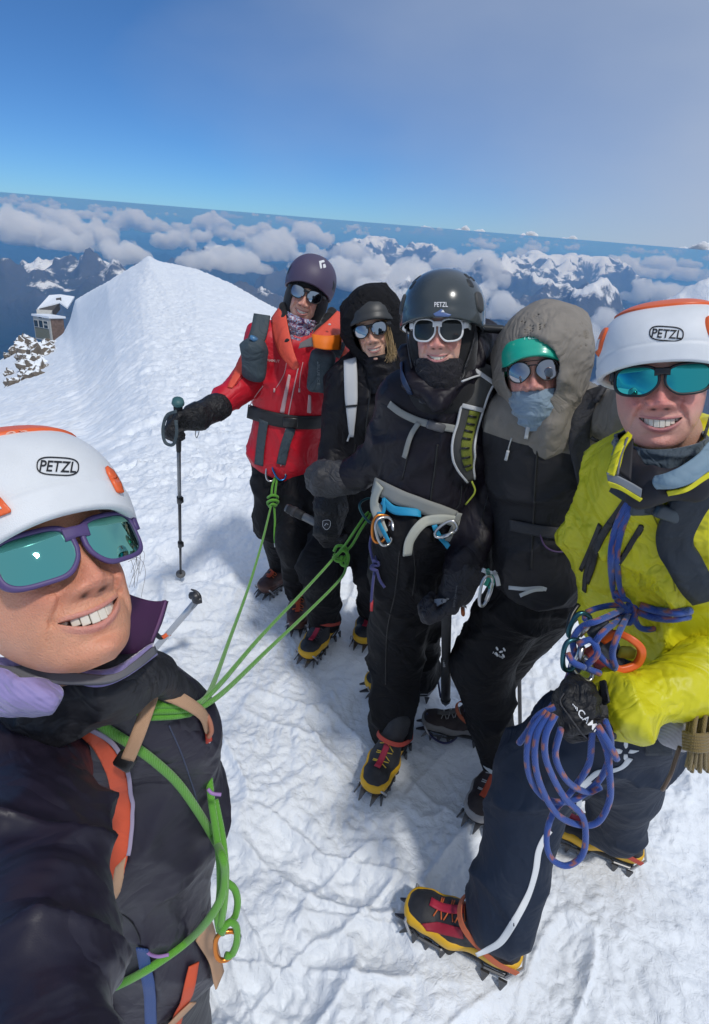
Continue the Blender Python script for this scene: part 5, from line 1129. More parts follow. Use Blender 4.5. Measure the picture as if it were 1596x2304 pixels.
V, Fc = loft_vf(pz_rows([[(676, 772, 2.125), (690, 764, 2.115), (704, 758, 2.105)], [(672, 784, 2.128), (690, 781, 2.118), (706, 779, 2.108)]]), .004); MB().add(V, Fc).build('hood_lining', mat('grey_lining', (.18, .16, .15), .6), jB)
V, Fc = box_vf(Pz(742, 730, 2.115), (.012, .012, .006), None, .003); MB().add(V, Fc).build('snap', wplast, jB)
blackk = MATS['black_knit']
V, Q = blob([cap(Pz(638, 690, 2.28), Pz(648, 770, 2.22), .016, .012, k=.02), cap(Pz(722, 745, 2.26), Pz(748, 705, 2.33), .020, .022, k=.02), cap(Pz(700, 765, 2.24), Pz(722, 745, 2.26), .012, .018, k=.02)], .005, wrinkle(.003, 14, 2)); mesh_raw('inner_collar', V, Q, blackk, pB)
patch('coral_panel', t_B, [(603, 722), (578, 733), (560, 760), (545, 800), (524, 845), (512, 872), (524, 874), (548, 838), (572, 808), (598, 770)], coral, jB, .003, .002, 5)
patch('coral_panel', t_B, [(772, 775), (790, 800), (800, 850), (790, 880), (768, 880), (764, 820)], coral, jB, .003, .002, 5)
# zips, drawcords
pkm = mat('pale_pink_zip', (.62, .40, .40), .5); 
cordon('zip', t_B, [(671, 828), (662, 870), (652, 920), (643, 970), (636, 1010), (640, 1030), (632, 1048)], .0026, pkm, jB)
patch('pocket_zip', t_B, [(649, 842), (655, 844), (640, 930), (630, 928)], pkm, jB, .0005, .0015, 4); patch('pocket_zip', t_B, [(694, 888), (700, 889), (700, 930), (691, 928)], pkm, jB, .0005, .0015, 4)
cordon('drawcord', t_B, [(646, 812), (640, 840), (630, 860), (622, 872)], .0016, pkm, jB); cordon('drawcord', t_B, [(682, 815), (676, 845), (674, 872)], .0016, pkm, jB)
for q in ((618, 878), (674, 878)): V, Fc = tube_vf([hit(t_B, q[0], q[1]-5)[0]+np.array([0, -.004, 0]), hit(t_B, q[0], q[1]+4)[0]+np.array([0, -.004, 0])], .004, 8); MB().add(V, Fc).build('cord_end', pkm, jB)
cordon('seam', t_B, [(598, 772), (560, 830), (530, 868)], .0015, mat('dark_red_seam', (.12, .01, .01), .6), jB); cordon('zip', t_B, [(592, 868), (575, 890), (562, 915)], .002, pkm, jB)
lettering('logo', t_B, 'MAMMUT', [(594, 812), (630, 816), (630, 810), (595, 806)], mat('pink_print', (.75, .45, .42), .5), jB, .0006)
# rucksack of B: bottle pouches, straps, belt
slate = mat('slate_fabric', (.045, .066, .08), .7, wr=.25, wscale=10, bump=.25, bscale=800)
kB = thing('backpack', 'slate grey vest pack with two chest pouches over the red jacket', 'backpack', P(660, 900, 2.6))
strap('strap', t_B, [(590, 712), (584, 745), (574, 775)], .07, slate, kB, off=.006, thick=.006)
strap('strap', t_B, [(770, 742), (762, 780), (752, 800)], .05, slate, kB, off=.006, thick=.006)
PU = [cap(P(572, 785, 2.26), P(573, 838, 2.26), .047, .040, (1, 0, 0), 1.15, k=.02)]
make_blob('pouch', PU, .006, slate, kB, wrinkle(.004, 11, 3)); PU = [bx(P(722, 836, 2.24), (.050, .026, .085), rotm('y', 5), rnd=.022)]
make_blob('pouch', PU, .006, slate, kB, wrinkle(.002, 11, 5)); t_k = tree_of(bpy.data.objects['pouch.001'])
lettering('logo', t_k, 'BLUE ICE', [(714, 820), (714, 866), (720, 866), (720, 820)], mat('slate_print', (.16, .2, .22), .5), bpy.data.objects['pouch.001'], .001)
patch('logo', t_k, [(714, 812), (721, 816), (714, 819)], MATS['slate_print'], bpy.data.objects['pouch.001'], .0008, .0006, 3)
V, Fc = tube_vf([P(570, 765, 2.235), P(573, 758, 2.235)], .016, 10); MB().add(V, Fc).build('bottle_cap', mat('bottle_blue', (.08, .22, .4), .3), kB)
blt = mat('black_belt', (.014, .015, .018), .6, bump=.3, bscale=600)
strap('hip_belt', t_B, [(560, 925), (600, 938), (650, 948), (700, 950), (728, 948)], .065, blt, kB, off=.004, thick=.005)
V, Fc = box_vf(hit(t_B, 655, 948)[0]+np.array([0, -.014, 0]), (.062, .014, .045), None, .004); MB().add(V, Fc).build('buckle', blk2, kB)
strap('strap_tail', t_B, [(596, 945), (590, 990), (584, 1046)], .046, slate, kB, off=.006, thick=.003); strap('strap_tail', t_B, [(655, 962), (642, 1005), (633, 1044)], .042, slate, kB, off=.006, thick=.003)
# gloves, arm side: long black cuff, hand round the pole
pol0, pol1 = P(401, 912, 2.02), G(407, 1298, .0)
ax = nrm(pol1-pol0); hc = pol0+ax*.085
cf = P(478, 925, 2.16)
GL = [cap(P(492, 915, 2.17), P(440, 938, 2.08), .056, .052, k=.02)]; Zb = nrm(np.array([-.25, -1, .3])); 
d1 = nrm(hc-P(440, 938, 2.08)); pr, w = hand_prims(P(428, 943, 2.06), d1, -ax, np.cross(d1, -ax), .98, curl=66, cuff=.02, fat=1.3, thumb=50)
make_blob('glove', GL+pr, .0048, blackglove, pB, wrinkle(.002, 22, 5))
t0b = MB(); V, Fc = tube_vf(catmull([Pz(444, 960, 2.2), Pz(440, 975, 2.2), Pz(443, 985, 2.2), Pz(448, 972, 2.2), Pz(448, 958, 2.2)], 5), .0015, 5); t0b.add(V, Fc); t0b.build('drawcord', slate, pB)
# boots
brn = dict(rand=(.09, .035, .025), upper=(.045, .016, .014), accent=(.45, .06, .02), laces=(.55, .12, .03), strapc=(.5, .12, .05))
def boot_px(heel, toe, parent, h=0.02, **k):
    a, b_ = G(*heel, h), G(*toe, h); c = a+(b_-a)*.38; return boot(c, b_-a, (0, 0, 1), parent, **k)
boot_px((650, 1288), (602, 1328), pB, .035, **brn); boot_px((676, 1350), (668, 1410), pB, .03, **brn)
# trekking pole
tp = thing('trekking_pole', 'slim grey trekking pole planted in the snow under the black glove of the red jacket', 'trekking pole', pol1)
def seg(a, b_, r0, r1, name, m, n=12): V, Fc = tube_vf(np.linspace(pol0+ax*a, pol0+ax*b_, 4), np.linspace(r0, r1, 4), n); return MB().add(V, Fc).build(name, m, tp)
Lp = np.linalg.norm(pol1-pol0); foam = mat('dark_foam', (.018, .02, .024), .8)
seg(-.012, .11, .018, .0135, 'grip', foam); seg(-.026, -.010, .021, .024, 'grip_cap', mat('teal_cap', (.045, .13, .14), .5)); seg(.11, .26, .0125, .010, 'grip_sleeve', foam)
gm = mat('grey_alu_shaft', (.22, .23, .24), .35, metal=.7); dm = mat('dark_shaft', (.06, .06, .065), .4, metal=.5)
seg(.26, Lp*.45, .0085, .0085, 'upper_shaft', gm); seg(Lp*.45, Lp*.74, .0075, .0075, 'middle_shaft', dm); seg(Lp*.74, Lp-.03, .0065, .006, 'lower_shaft', dm); seg(Lp-.04, Lp+.03, .004, .002, 'tip', dm)
for f_ in (.45, .74):
    seg(Lp*f_-.022, Lp*f_+.022, .0125, .012, 'clamp', blk2); V, Fc = box_vf(pol0+ax*Lp*f_+CR*.012, (.012, .012, .03), None, .003); MB().add(V, Fc).build('lever', blk2, tp)
bk = MB(); c0 = pol0+ax*(Lp-.035)
V, Fc = tube_vf([c0-ax*.003, c0+ax*.003], .026, 20); bk.add(V, Fc); bk.build('basket', mat('grey_basket', (.14, .14, .14), .5), tp)
V, Fc = ribbon_vf(catmull([Pz(398, 925, 1.98), Pz(376, 935, 2.0), Pz(367, 965, 2.02), Pz(372, 995, 2.03), Pz(390, 1000, 2.02), Pz(398, 975, 2.0), Pz(396, 945, 1.99)], 6), np.tile(-CF+CR*.2, (37, 1)), .012, .002); MB().add(V, Fc).build('wrist_strap', slate, tp)
# ================================================================ C: black hood
bC = P(760, 1440, 2.15); bC[2] = 0
pC = thing('person', 'blond person in raised black hood with white pack strap, between red jacket and dark helmet', 'person', bC)
fC = Frame(833, 741, 1.98, yaw=-10, pitch=0, roll=11)
faceC = face_vf(150, 130, smile=1.0, open_=.0036, mw=.026, nose=1.1, tone=(.74, .45, .32), red=(.72, .33, .24), lip=(.50, .22, .20), width=.96)
TC = [cap(P(838, 850, 2.18), P(818, 930, 2.16), .108, .112, (1, 0, 0), 1.38, k=.05), cap(P(818, 930, 2.16), P(805, 1180, 2.16), .112, .118, (1, 0, 0), 1.30, k=.05), cap(P(778, 865, 2.17), P(895, 865, 2.2), .068, .062, k=.05),
      cap(P(775, 872, 2.14), P(752, 1020, 2.10), .068, .062, k=.04), cap(P(752, 1020, 2.10), P(742, 1110, 1.98), .060, .050, k=.03)]
jC = make_blob('jacket', TC, .0078, blackcloth, pC, wrinkle(.007, 7, 14, fine=.5)); t_C = tree_of(jC)
TRC = leg_vf(P(770, 1180, 2.16), G(724, 1275, .52), G(728, 1392, .12), (.115, .092, .075))+leg_vf(P(825, 1180, 2.18), G(846, 1290, .5), G(842, 1380, .10), (.11, .085, .070))
trC = make_blob('trousers', TRC, .0085, blacktrs, pC, wrinkle(.008, 8, 16))
body_skin('body', pC, faceC, fC, [cap(fC((0, -.06, -.02)), P(838, 850, 2.18), .05, .055)]+shrink(TC+TRC), (.5, .28, .2)); teeth(fC, faceC[3], pC)
glasses(fC, pC, (.008, .008, .01), (.34, .40, .44), .03, w=.025, h=.021, cx=.032, sq=2.4, rim=.003, wrap=.11)
V, Q = hoodshell(fC, (-.004, .020, -.018), (.119, .142, .132), (-.004, -.018, .125), (.070, .088, .100), h=.005, th=.008, neck=((0, -.05, -.04), (0, -.17, -.03), .085, .095), post=wrinkle(.006, 9, 4, fine=.5))
mesh_raw('hood', V, Q, mat('black_hood_cloth', (.012, .012, .014), .9, spec=.15, wr=.5, wscale=9, bump=.2, bscale=900), pC)
hC, SC = helmet(fC, pC, mat('charcoal_helmet', (.03, .032, .034), .45), c=(0, .036, -.002), rad=(.094, .085, .118), n=2.2, rim_f=.034, rim_s=.01, rim_b=-.02, lip=.05)
V, Fc = ringrows(fC, [(-.098, .004, .066, .088, .06, -.005, 0), (-.125, -.004, .072, .092, .07, -.008, 0), (-.165, -.01, .076, .096, .08, -.01, 0), (-.21, -.02, .085, .10, .09, -.01, 0)], amp=.003); MB().add(V, Fc).build('collar', blackcloth, pC)
bl = mat('blond_hair', (.42, .29, .14), .5); hb = MB()
for k in range(120):
    x0 = rng.uniform(.044, .064); z0_ = rng.uniform(.035, .078); y0_ = .02
    pth = [(x0, y0_, z0_), (x0+rng.uniform(.0, .010), -.035, z0_+.006), (x0+rng.uniform(-.004, .010), -.085, z0_+rng.uniform(-.005, .012)), (x0+rng.uniform(-.02, .012), rng.uniform(-.13, -.10), z0_+rng.uniform(-.02, .02))]
    V, Fc = tube_vf(fC(catmull(pth, 5)), .0007, 4, False); hb.add(V, Fc)
hb.build('hair', bl, pC)
kC = thing('backpack', 'white shoulder strap and pack of the person in the black hood', 'backpack', P(810, 950, 2.35))
lg = mat('pale_grey_webbing', (.55, .56, .57), .7, bump=.25, bscale=700)
pts, n = trace(t_C, [(790, 812), (790, 860), (792, 910), (792, 950), (792, 980)], .006); V, Fc = ribbon_vf(pts, n, np.interp(np.arange(len(pts)), [0, len(pts)*.5, len(pts)], [.052, .050, .014]), .007); MB().add(V, Fc).build('shoulder_strap', lg, kC)
strap('strap_keeper', t_C, [(778, 915), (806, 912)], .008, blk2, kC, off=.014)
# mitten-gloves
GC2 = [cap(P(742, 1095, 1.99), P(744, 1135, 1.95), .055, .058, (1, 0, 0), 1.1, k=.02), cap(P(744, 1135, 1.95), P(738, 1190, 1.90), .052, .050, (1, 0, 0), 1.15, k=.02)]
pr, w = hand_prims(P(742, 1165, 1.92), (-.05, -.2, -1), (-.75, -.6, .1), (-.5, -.85, .2), 1.0, curl=38, cuff=.02, fat=1.45, thumb=25)
gC = make_blob('glove', GC2+pr, .005, blackglove, pC, wrinkle(.0025, 20, 5)); t_g = tree_of(gC)
patch('logo', t_g, [(728, 1173), (742, 1173), (742, 1184), (735, 1191), (728, 1184)], leather, gC, .0005, .0008, 3)
sh_ = [(727, 1172), (735, 1170), (743, 1172), (743, 1184), (735, 1192), (727, 1184)]; cordon('logo', t_g, sh_+[sh_[0]], .0009, wl_, gC, off=.001, step=3); cordon('logo', t_g, [(731, 1183), (734, 1178), (739, 1180)], .0012, wl_, gC, off=.001, step=2)
for q in ([(762, 1137), (764, 1160)], [(790, 1135), (786, 1150)]):
    try: strap('glove_tab', t_g, q, .012, leather, gC, off=.002)
    except RuntimeError: pass
YB = dict(rand=(.72, .40, .012), upper=(.022, .022, .026), accent=(.40, .02, .05), laces=(.05, .05, .06))
boot_px((748, 1412), (688, 1482), pC, .03, **YB); boot_px((842, 1385), (816, 1440), pC, .03, **YB)
# ice axe in the gloves
def ice_axe(A, B_, label, shaft_m, head=True, gripm=None, Rside=None, w=.0125, spike=True, length_tip=.03, headlen=.13, group=None):
    "A head end, B tip end"
    A, B_ = np.array(A), np.array(B_); d = nrm(B_-A); L = np.linalg.norm(B_-A); o = thing('ice_axe', label, 'ice axe', B_, group)
    sd = nrm(np.cross(d, Rside if Rside is not None else CF)); nn = np.cross(d, sd)
    def sh(a, b_, wid, th, name, m):
        k = 10; t = np.arange(k)*2*np.pi/k; ringv = np.stack([np.cos(t)*wid, np.sin(t)*th], 1); V = np.array([A+d*s_+sd*r[0]+nn*r[1] for s_ in np.linspace(a, b_, 5) for r in ringv]); Fc = [(i*k+j, i*k+(j+1) % k, (i+1)*k+(j+1) % k, (i+1)*k+j) for i in range(4) for j in range(k)]+[tuple(range(k))[::-1], tuple(4*k+j for j in range(k))]
        return MB().add(V, Fc).build(name, m, o)
    sh(0, L-.05, w, w*.62, 'shaft', shaft_m)
    if gripm: sh(L*.45, L-.06, w*1.18, w*.8, 'grip', gripm); sh(L-.10, L-.085, w*1.35, w, 'grip_ring', leather)
    if spike:
        V = np.array([A+d*(L-.055)+sd*w*.9*s_+nn*.004*q for s_ in (-1, 1) for q in (-1, 1)]+[A+d*L]); MB().add(V, [(0, 1, 4), (1, 3, 4), (3, 2, 4), (2, 0, 4), (0, 2, 3, 1)]).build('spike', mat('axe_steel', (.30, .30, .31), .5, metal=.7), o, smooth_=False)
    if head:
        t = np.linspace(0, 1, 9); cur = np.array([A+sd*(headlen*u)+d*(.045*u*u) for u in t]); top = cur-d*(.012*(1-t)+.002)[:, None]; bot = cur+d*(.016*(1-t)+.002)[:, None]
        V = np.concatenate([np.stack([top+nn*.003, bot+nn*.003, bot-nn*.003, top-nn*.003], 1).reshape(-1, 3)]); Fc = [(i*4+j, i*4+(j+1) % 4, (i+1)*4+(j+1) % 4, (i+1)*4+j) for i in range(8) for j in range(4)]+[(0, 1, 2, 3), (35, 34, 33, 32)]
        MB().add(V, Fc).build('pick', mat('axe_steel', (.30, .30, .31), .5, metal=.7), o, smooth_=False)
        t = np.linspace(0, 1, 5); cur = np.array([A-sd*(.085*headlen/.13*u)+d*(.02*u*u) for u in t]); hw = (.010+.022*t)*headlen/.13
        V = np.concatenate([np.stack([c+nn*h_+d*.004, c-nn*h_+d*.004, c-nn*h_-d*.002, c+nn*h_-d*.002], 0) for c, h_ in zip(cur, hw)]); Fc = [(i*4+j, i*4+(j+1) % 4, (i+1)*4+(j+1) % 4, (i+1)*4+j) for i in range(4) for j in range(4)]+[(0, 1, 2, 3), (19, 18, 17, 16)]
        MB().add(V, Fc).build('adze', mat('axe_steel', (.30, .30, .31), .5, metal=.7), o, smooth_=False)
    return o
dgrip = mat('black_rubber_grip', (.016, .016, .018), .6, bump=.4, bscale=300)
ice_axe(P(735, 1188, 1.90), P(622, 1131, 2.02), 'black and silver ice axe lying level under the gloves in front of the black trousers', mat('grey_shaft', (.16, .165, .17), .4, metal=.5), head=False, gripm=dgrip, w=.016, spike=False)

for q in ([(788, 975), (782, 992)], [(778, 1108), (774, 1126)]):
    try: strap('zip_pull', t_C, q, .007, lg, jC, off=.004, step=3)
    except RuntimeError: pass
try: cordon('zip', t_C, [(838, 850), (828, 920), (822, 1000), (818, 1080)], .003, blk2, jC); cordon('seam', t_C, [(800, 1000), (790, 1060), (784, 1120)], .002, blk2, jC)
except RuntimeError: pass
# ================================================================ D: grey helmet, white sunglasses
bD = P(930, 1600, 1.5); bD[2] = 0
pD = thing('person', 'person in dark grey helmet and white framed sunglasses, black jacket, pale climbing harness', 'person', bD)
fD = Frame(985, 739, 1.40, yaw=-7, pitch=0, roll=-2)
faceD = face_vf(170, 150, smile=1.1, open_=.0040, mw=.028, nose=1.0, tone=(.74, .44, .34), red=(.74, .28, .24), redamt=.8, lip=(.55, .22, .22))
TD = [cap(P(1000, 905, 1.60), P(995, 990, 1.60), .118, .122, (1, 0, 0), 1.46, k=.05), cap(P(995, 990, 1.60), P(960, 1160, 1.57), .120, .118, (1, 0, 0), 1.40, k=.05), cap(P(912, 895, 1.60), P(1090, 895, 1.62), .070, .070, k=.06),
      cap(P(1095, 905, 1.60), P(1104, 1080, 1.60), .072, .064, k=.04), cap(P(1104, 1080, 1.60), P(1040, 1290, 1.42), .062, .056, k=.03), cap(P(905, 900, 1.60), P(858, 1035, 1.66), .066, .058, k=.04), cap(P(858, 1035, 1.66), P(778, 1072, 1.70), .058, .050, k=.03)]
jD = make_blob('jacket', TD, .007, mat('plum_black_shell', (.0085, .0065, .012), .5, spec=.3, wr=.32, wscale=6, bump=.15, bscale=1000, var=.15, vscale=4), pD, wrinkle(.007, 7, 24, fine=.5)); t_D = tree_of(jD)
TRD = leg_vf(P(922, 1190, 1.55), G(892, 1425, .50), G(884, 1640, .11), (.125, .105, .082))+leg_vf(P(992, 1190, 1.60), G(945, 1390, .50), G(945, 1520, .11), (.120, .090, .075))
trD = make_blob('trousers', TRD, .0075, blacktrs, pD, wrinkle(.009, 7.5, 26)); t_D2 = tree_of(jD, trD)
body_skin('body', pD, faceD, fD, [cap(fD((0, -.06, -.02)), P(1000, 900, 1.60), .05, .055)]+shrink(TD+TRD), (.5, .28, .2)); teeth(fD, faceD[3], pD)
glasses(fD, pD, (.72, .72, .72), (.045, .050, .050), .05, w=.0265, h=.0245, cx=.0335, sq=2.9, rim=.0045, wrap=.11, metal=.6, temple_h=.013, y0=-.004)
ghm = mat('dark_grey_helmet_shell', (.038, .048, .052), .22, spec=.5, coat=.6, bump=.03, bscale=200)
hD, SD = helmet(fD, pD, ghm, c=(0, .030, -.010), rad=(.112, .118, .138), n=2.15, rim_f=.028, rim_s=-.002, rim_b=-.03, lip=.03, groove=False)
dk = mat('helmet_recess', (.012, .014, .016), .5)
helmet_piece(fD, SD, hD, mat('grey_badge', (.05, .05, .05), .6), 'side_disc', .95, 1.25, .62, .88, .004, 14, shape='round'); helmet_piece(fD, SD, hD, MATS['grey_badge'], 'side_disc', -1.30, -1.02, .62, .88, .004, 14, shape='round')
for a0, a1, b0, b1 in ((.82, 1.05, .44, .60), (.95, 1.15, .32, .44), (1.2, 1.4, .36, .46)):
    helmet_piece(fD, SD, hD, dk, 'vent_opening', a0, a1, b0, b1, .0012, 10, shape='round'); helmet_piece(fD, SD, hD, dk, 'vent_opening', -a1, -a0, b0, b1, .0012, 10, shape='round')
t_hD = tree_of(hD)
lettering('logo', t_hD, 'PETZL', [(978, 691), (1008, 691), (1008, 680), (978, 680)], wl_, hD, .0008)
patch('sticker', t_hD, [(975, 706), (987, 700), (994, 695), (1000, 703), (1016, 708), (1010, 713), (980, 712)], mat('blue_sticker', (.10, .16, .35), .4), hD, .0005, .0005, 3); patch('sticker', t_hD, [(992, 703), (997, 697), (1001, 703)], wl_, hD, .0015, .0005, 2)
V, Fc = ringrows(fD, [(-.077, .004, .071, .0905, .06, -.004, 0), (-.085, -.0, .074, .0935, .07, -.004, 0), (-.115, -.006, .075, .097, .075, -.006, 0), (-.145, -.01, .074, .090, .08, -.01, 0), (-.175, -.02, .074, .084, .09, -.01, 0)], amp=.0014, seed=5.); gt_ = MB().add(V, Fc).build('neck_gaiter', mat('black_gaiter', (.009, .008, .013), .8, sheen=.2, wr=.4, wscale=18), pD)
# side of the cheeks: liner and chin straps, collar and bunched hood
V, Q = hoodshell(fD, (0, -.005, -.02), (.084, .115, .10), (0, -.02, .10), (.066, .085, .085), h=.005, neck=((0, -.06, -.03), (0, -.16, -.02), .075, .09)); mesh_raw('balaclava', V, Q, MATS['black_knit'], pD)
for sx in (-1, 1):
    V, Fc = ribbon_vf(fD(catmull([(sx*.092, -.0, .02), (sx*.084, -.05, .035), (sx*.070, -.10, .055)], 6)), np.tile(fD.R@np.array([sx, 0, .4]), (13, 1)), .010, .0015); MB().add(V, Fc).build('chin_strap', leather, hD)
CD = [cap(Pz(915, 800, 1.54), Pz(930, 860, 1.50), .024, .022, k=.03), cap(Pz(930, 860, 1.50), Pz(985, 905, 1.47), .022, .022, k=.03), cap(Pz(985, 905, 1.47), Pz(1050, 850, 1.50), .022, .026, k=.03), cap(Pz(1050, 850, 1.52), Pz(1078, 770, 1.58), .028, .036, k=.03), cap(Pz(1080, 755, 1.62), Pz(1108, 820, 1.64), .042, .045, k=.04), cap(Pz(1055, 750, 1.64), Pz(1085, 755, 1.64), .028, .032, k=.04)]
make_blob('hood', CD, .006, MATS['plum_black_shell'], pD, wrinkle(.007, 11, 31, fine=.6))
V, Q = blob([cap(fD((.10, .0, -.07)), fD((.155, -.005, -.075)), .012, .012, fD.R[:, 2], 1.5, k=.01)], .004); mesh_raw('helmet_clip', V, Q, dk, hD)
for pth, w_ in (([(1058, 792), (1050, 815), (1020, 840), (985, 850)], .012), ([(905, 815), (908, 850), (925, 885)], .016)):
    strap('blue_lining', tree_of(bpy.data.objects['hood.001']), pth, w_, mat('navy_lining', (.015, .035, .09), .6), pD, off=.002)
# pack of D
kD = thing('backpack', 'olive and grey pack with mesh shoulder strap on the person with white sunglasses', 'backpack', P(1000, 950, 1.85))
olv = mat('olive_mesh', (.16, .18, .02), .8, bump=.8, bscale=260); ghs = mat('dark_grey_strap', (.05, .05, .048), .7)
pts, n = trace(t_D, [(1098, 835), (1072, 880), (1052, 940), (1042, 990), (1044, 1040), (1056, 1075)], .008)
ww = np.interp(np.linspace(0, 1, len(pts)), [0, .3, .8, 1], [.062, .064, .060, .022])
V, Fc = ribbon_vf(pts, n, ww, .009); ss = MB().add(V, Fc).build('shoulder_strap', ghs, kD)
Tn = nrm(np.gradient(pts, axis=0)); Bn = nrm(np.cross(Tn, n))
for sx, nm in ((-1, 'strap_piping'), (1, 'strap_piping')): V, Fc = tube_vf(pts+Bn*ww[:, None]*.5*sx+n*.006, .0042, 6); MB().add(V, Fc).build(nm, lg, ss)
i0, i1 = int(len(pts)*.38), int(len(pts)*.92); V, Fc = ribbon_vf(pts[i0:i1]+n[i0:i1]*.009+Bn[i0:i1]*(-.008), n[i0:i1], ww[i0:i1]*.5, .003); MB().add(V, Fc).build('mesh_panel', olv, ss)
for f_ in np.linspace(.42, .86, 7): i = int(len(pts)*f_); q = pts[i]+n[i]*.013-Bn[i]*.004; V, Fc = ribbon_vf(np.array([q-Bn[i]*.012, q, q+Bn[i]*.012]), np.array([n[i]]*3), .006, .002); MB().add(V, Fc).build('strap_loop', blk2, ss)
for f_ in (.10, .36): i = int(len(pts)*f_); q = pts[i]+n[i]*.010; V, Fc = ribbon_vf(np.array([q-Bn[i]*.032, q, q+Bn[i]*.032]), np.array([n[i]]*3), .012, .003); MB().add(V, Fc).build('strap_bar', lg, ss)
V, Fc = tube_vf(catmull([pts[-1]+n[-1]*.01, pts[-1]+n[-1]*.015+np.array([.012, 0, -.03]), pts[-1]+n[-1]*.012+np.array([-.006, 0, -.075])], 6), .0028, 6); MB().add(V, Fc).build('drawcord', mat('lime_cord', (.35, .40, .04), .6), kD)
gw = mat('grey_webbing', (.26, .265, .25), .7, bump=.3, bscale=700)
strap('sternum_strap', t_D, [(878, 908), (905, 928), (940, 945), (975, 955), (1010, 962), (1040, 968)], .021, gw, kD, off=.006)
strap('strap_tail', t_D, [(945, 950), (930, 975), (920, 1000), (913, 1028)], .015, gw, kD, off=.008); V, Fc = box_vf(hit(t_D, 980, 955)[0]+np.array([0, -.016, 0]), (.052, .014, .024), rotm('y', 12), .004); MB().add(V, Fc).build('buckle', mat('grey_plastic', (.10, .10, .11), .4), kD)
V, Fc = tube_vf(catmull([Pz(1040, 858, 1.44), Pz(1080, 845, 1.5), Pz(1110, 850, 1.58)], 6), .003, 6); MB().add(V, Fc).build('cord', lg, kD)
# harness of D
hr = MB(); hmats = [gw, mat('sky_blue_webbing', (.02, .30, .52), .6, bump=.3, bscale=700), mat('pale_harness', (.42, .43, .38), .7, bump=.3, bscale=600)]
strap('x', t_D2, [(846, 1092), (900, 1118), (960, 1140), (1020, 1165)], .050, 0, None, off=.006, thick=.005, mb=hr); strap('x', t_D2, [(862, 1090), (850, 1130), (860, 1170), (872, 1200)], .040, 2, None, off=.012, thick=.004, mb=hr)
strap('x', t_D2, [(912, 1245), (920, 1210), (950, 1175), (990, 1165), (1030, 1170)], .030, 2, None, off=.012, thick=.004, mb=hr); strap('x', t_D2, [(1030, 1150), (1018, 1180), (1005, 1210)], .018, 0, None, off=.014, mb=hr)
strap('x', t_D2, [(868, 1125), (895, 1148), (940, 1160)], .026, 1, None, off=.014, mb=hr); strap('x', t_D2, [(858, 1160), (868, 1185), (885, 1215)], .014, 1, None, off=.018, mb=hr); strap('x', t_D2, [(976, 1175), (982, 1205), (1000, 1222), (1018, 1235)], .016, 1, None, off=.014, mb=hr); strap('x', t_D2, [(858, 1175), (870, 1150), (872, 1120)], .010, 1, None, off=.018, mb=hr)
hr.build('harness', hmats, pD)
biner(857, 1190, 1.66, .085, 12, gold, 'orange and silver carabiner on the pale harness'); biner(866, 1196, 1.65, .085, -5, silver, 'silver locking carabiner beside the orange one on the pale harness'); biner(1003, 1192, 1.63, .07, 60, silver, 'silver carabiner on the right side of the pale harness', wd=.5)
# gloves
pr, w = hand_prims(P(760, 1078, 1.71), (-1, -.25, -.15), (.1, -.3, 1), (-.25, -1, -.1), 1.02, curl=48, cuff=.035, fat=1.45, thumb=35)
gD1 = make_blob('glove', pr+[cap(P(772, 1075, 1.70), P(745, 1085, 1.72), .052, .05, k=.02)], .005, leather, pD, wrinkle(.0025, 18, 5))
hx = P(1015, 1350, 1.375)
pr, w = hand_prims(P(1035, 1310, 1.41), nrm(hx-P(1040, 1290, 1.42))+np.array([-.2, 0, 0]), (.2, -1, .1), (1, .25, .35), 1.0, curl=70, cuff=.03, fat=1.4, thumb=50)
gD2 = make_blob('glove', pr+[cap(P(1040, 1290, 1.42), P(1030, 1325, 1.40), .054, .05, k=.02)], .005, mat('plum_black_glove', (.016, .014, .019), .6, wr=.35, wscale=20, bump=.3, bscale=700), pD, wrinkle(.0025, 18, 7))
lettering('logo', tree_of(gD2), 'Black Diamond', [(1019, 1366), (1027, 1318), (1031, 1318), (1024, 1366)], mat('grey_print', (.12, .12, .13), .5), gD2, .0008)
boot_px((898, 1665), (838, 1772), pD, .03, s=1.05, **dict(YB, laces=(.65, .45, .05), strapc=(.45, .06, .04), steel=(.35, .35, .36))); boot_px((966, 1552), (826, 1545), pD, .03, s=1.0, **YB)
# long black axe in D's glove
xg = G(1003, 1590, .02); xa = P(1005, 1352, 1.345)
a1 = ice_axe(xa, xg, 'black ice axe held upright in the glove below the grey helmet, spike touching the snow', dgrip, gripm=dgrip, w=.016, Rside=np.array([0, 1., .3]), headlen=.06)
t_ax = tree_of(*[c for c in bpy.data.objects if c.parent == a1 and c.name.startswith('grip')])
lettering('logo', t_ax, 'Black Diamond', [(998, 1500), (997, 1440), (1001, 1440), (1002, 1500)], mat('pale_print', (.45, .45, .45), .5), a1, .0008)
ice_axe(P(1042, 1380, 1.5), G(1036, 1460, .10)+np.array([0, .25, .25]), 'short ice axe with orange shaft and dark tip hanging behind the black axe', mat('orange_brown_shaft', (.35, .10, .03), .45), head=False, gripm=dgrip, w=.011, spike=False)

for q, r_ in (([(985, 1000), (978, 1060), (968, 1130)], .003), ([(925, 985), (915, 1040), (905, 1080)], .002), ([(1040, 1090), (1035, 1130), (1022, 1150)], .002), ([(1108, 930), (1112, 1010), (1104, 1090), (1080, 1180)], .0018)):
    try: cordon('seam', t_D, q, r_, blk2, jD)
    except RuntimeError: pass
for q in ([(900, 1240), (890, 1330), (872, 1420), (868, 1540)], [(930, 1230), (934, 1290), (928, 1340)]):
    try: cordon('seam', t_D2, q, .0018, blk2, trD)
    except RuntimeError: pass
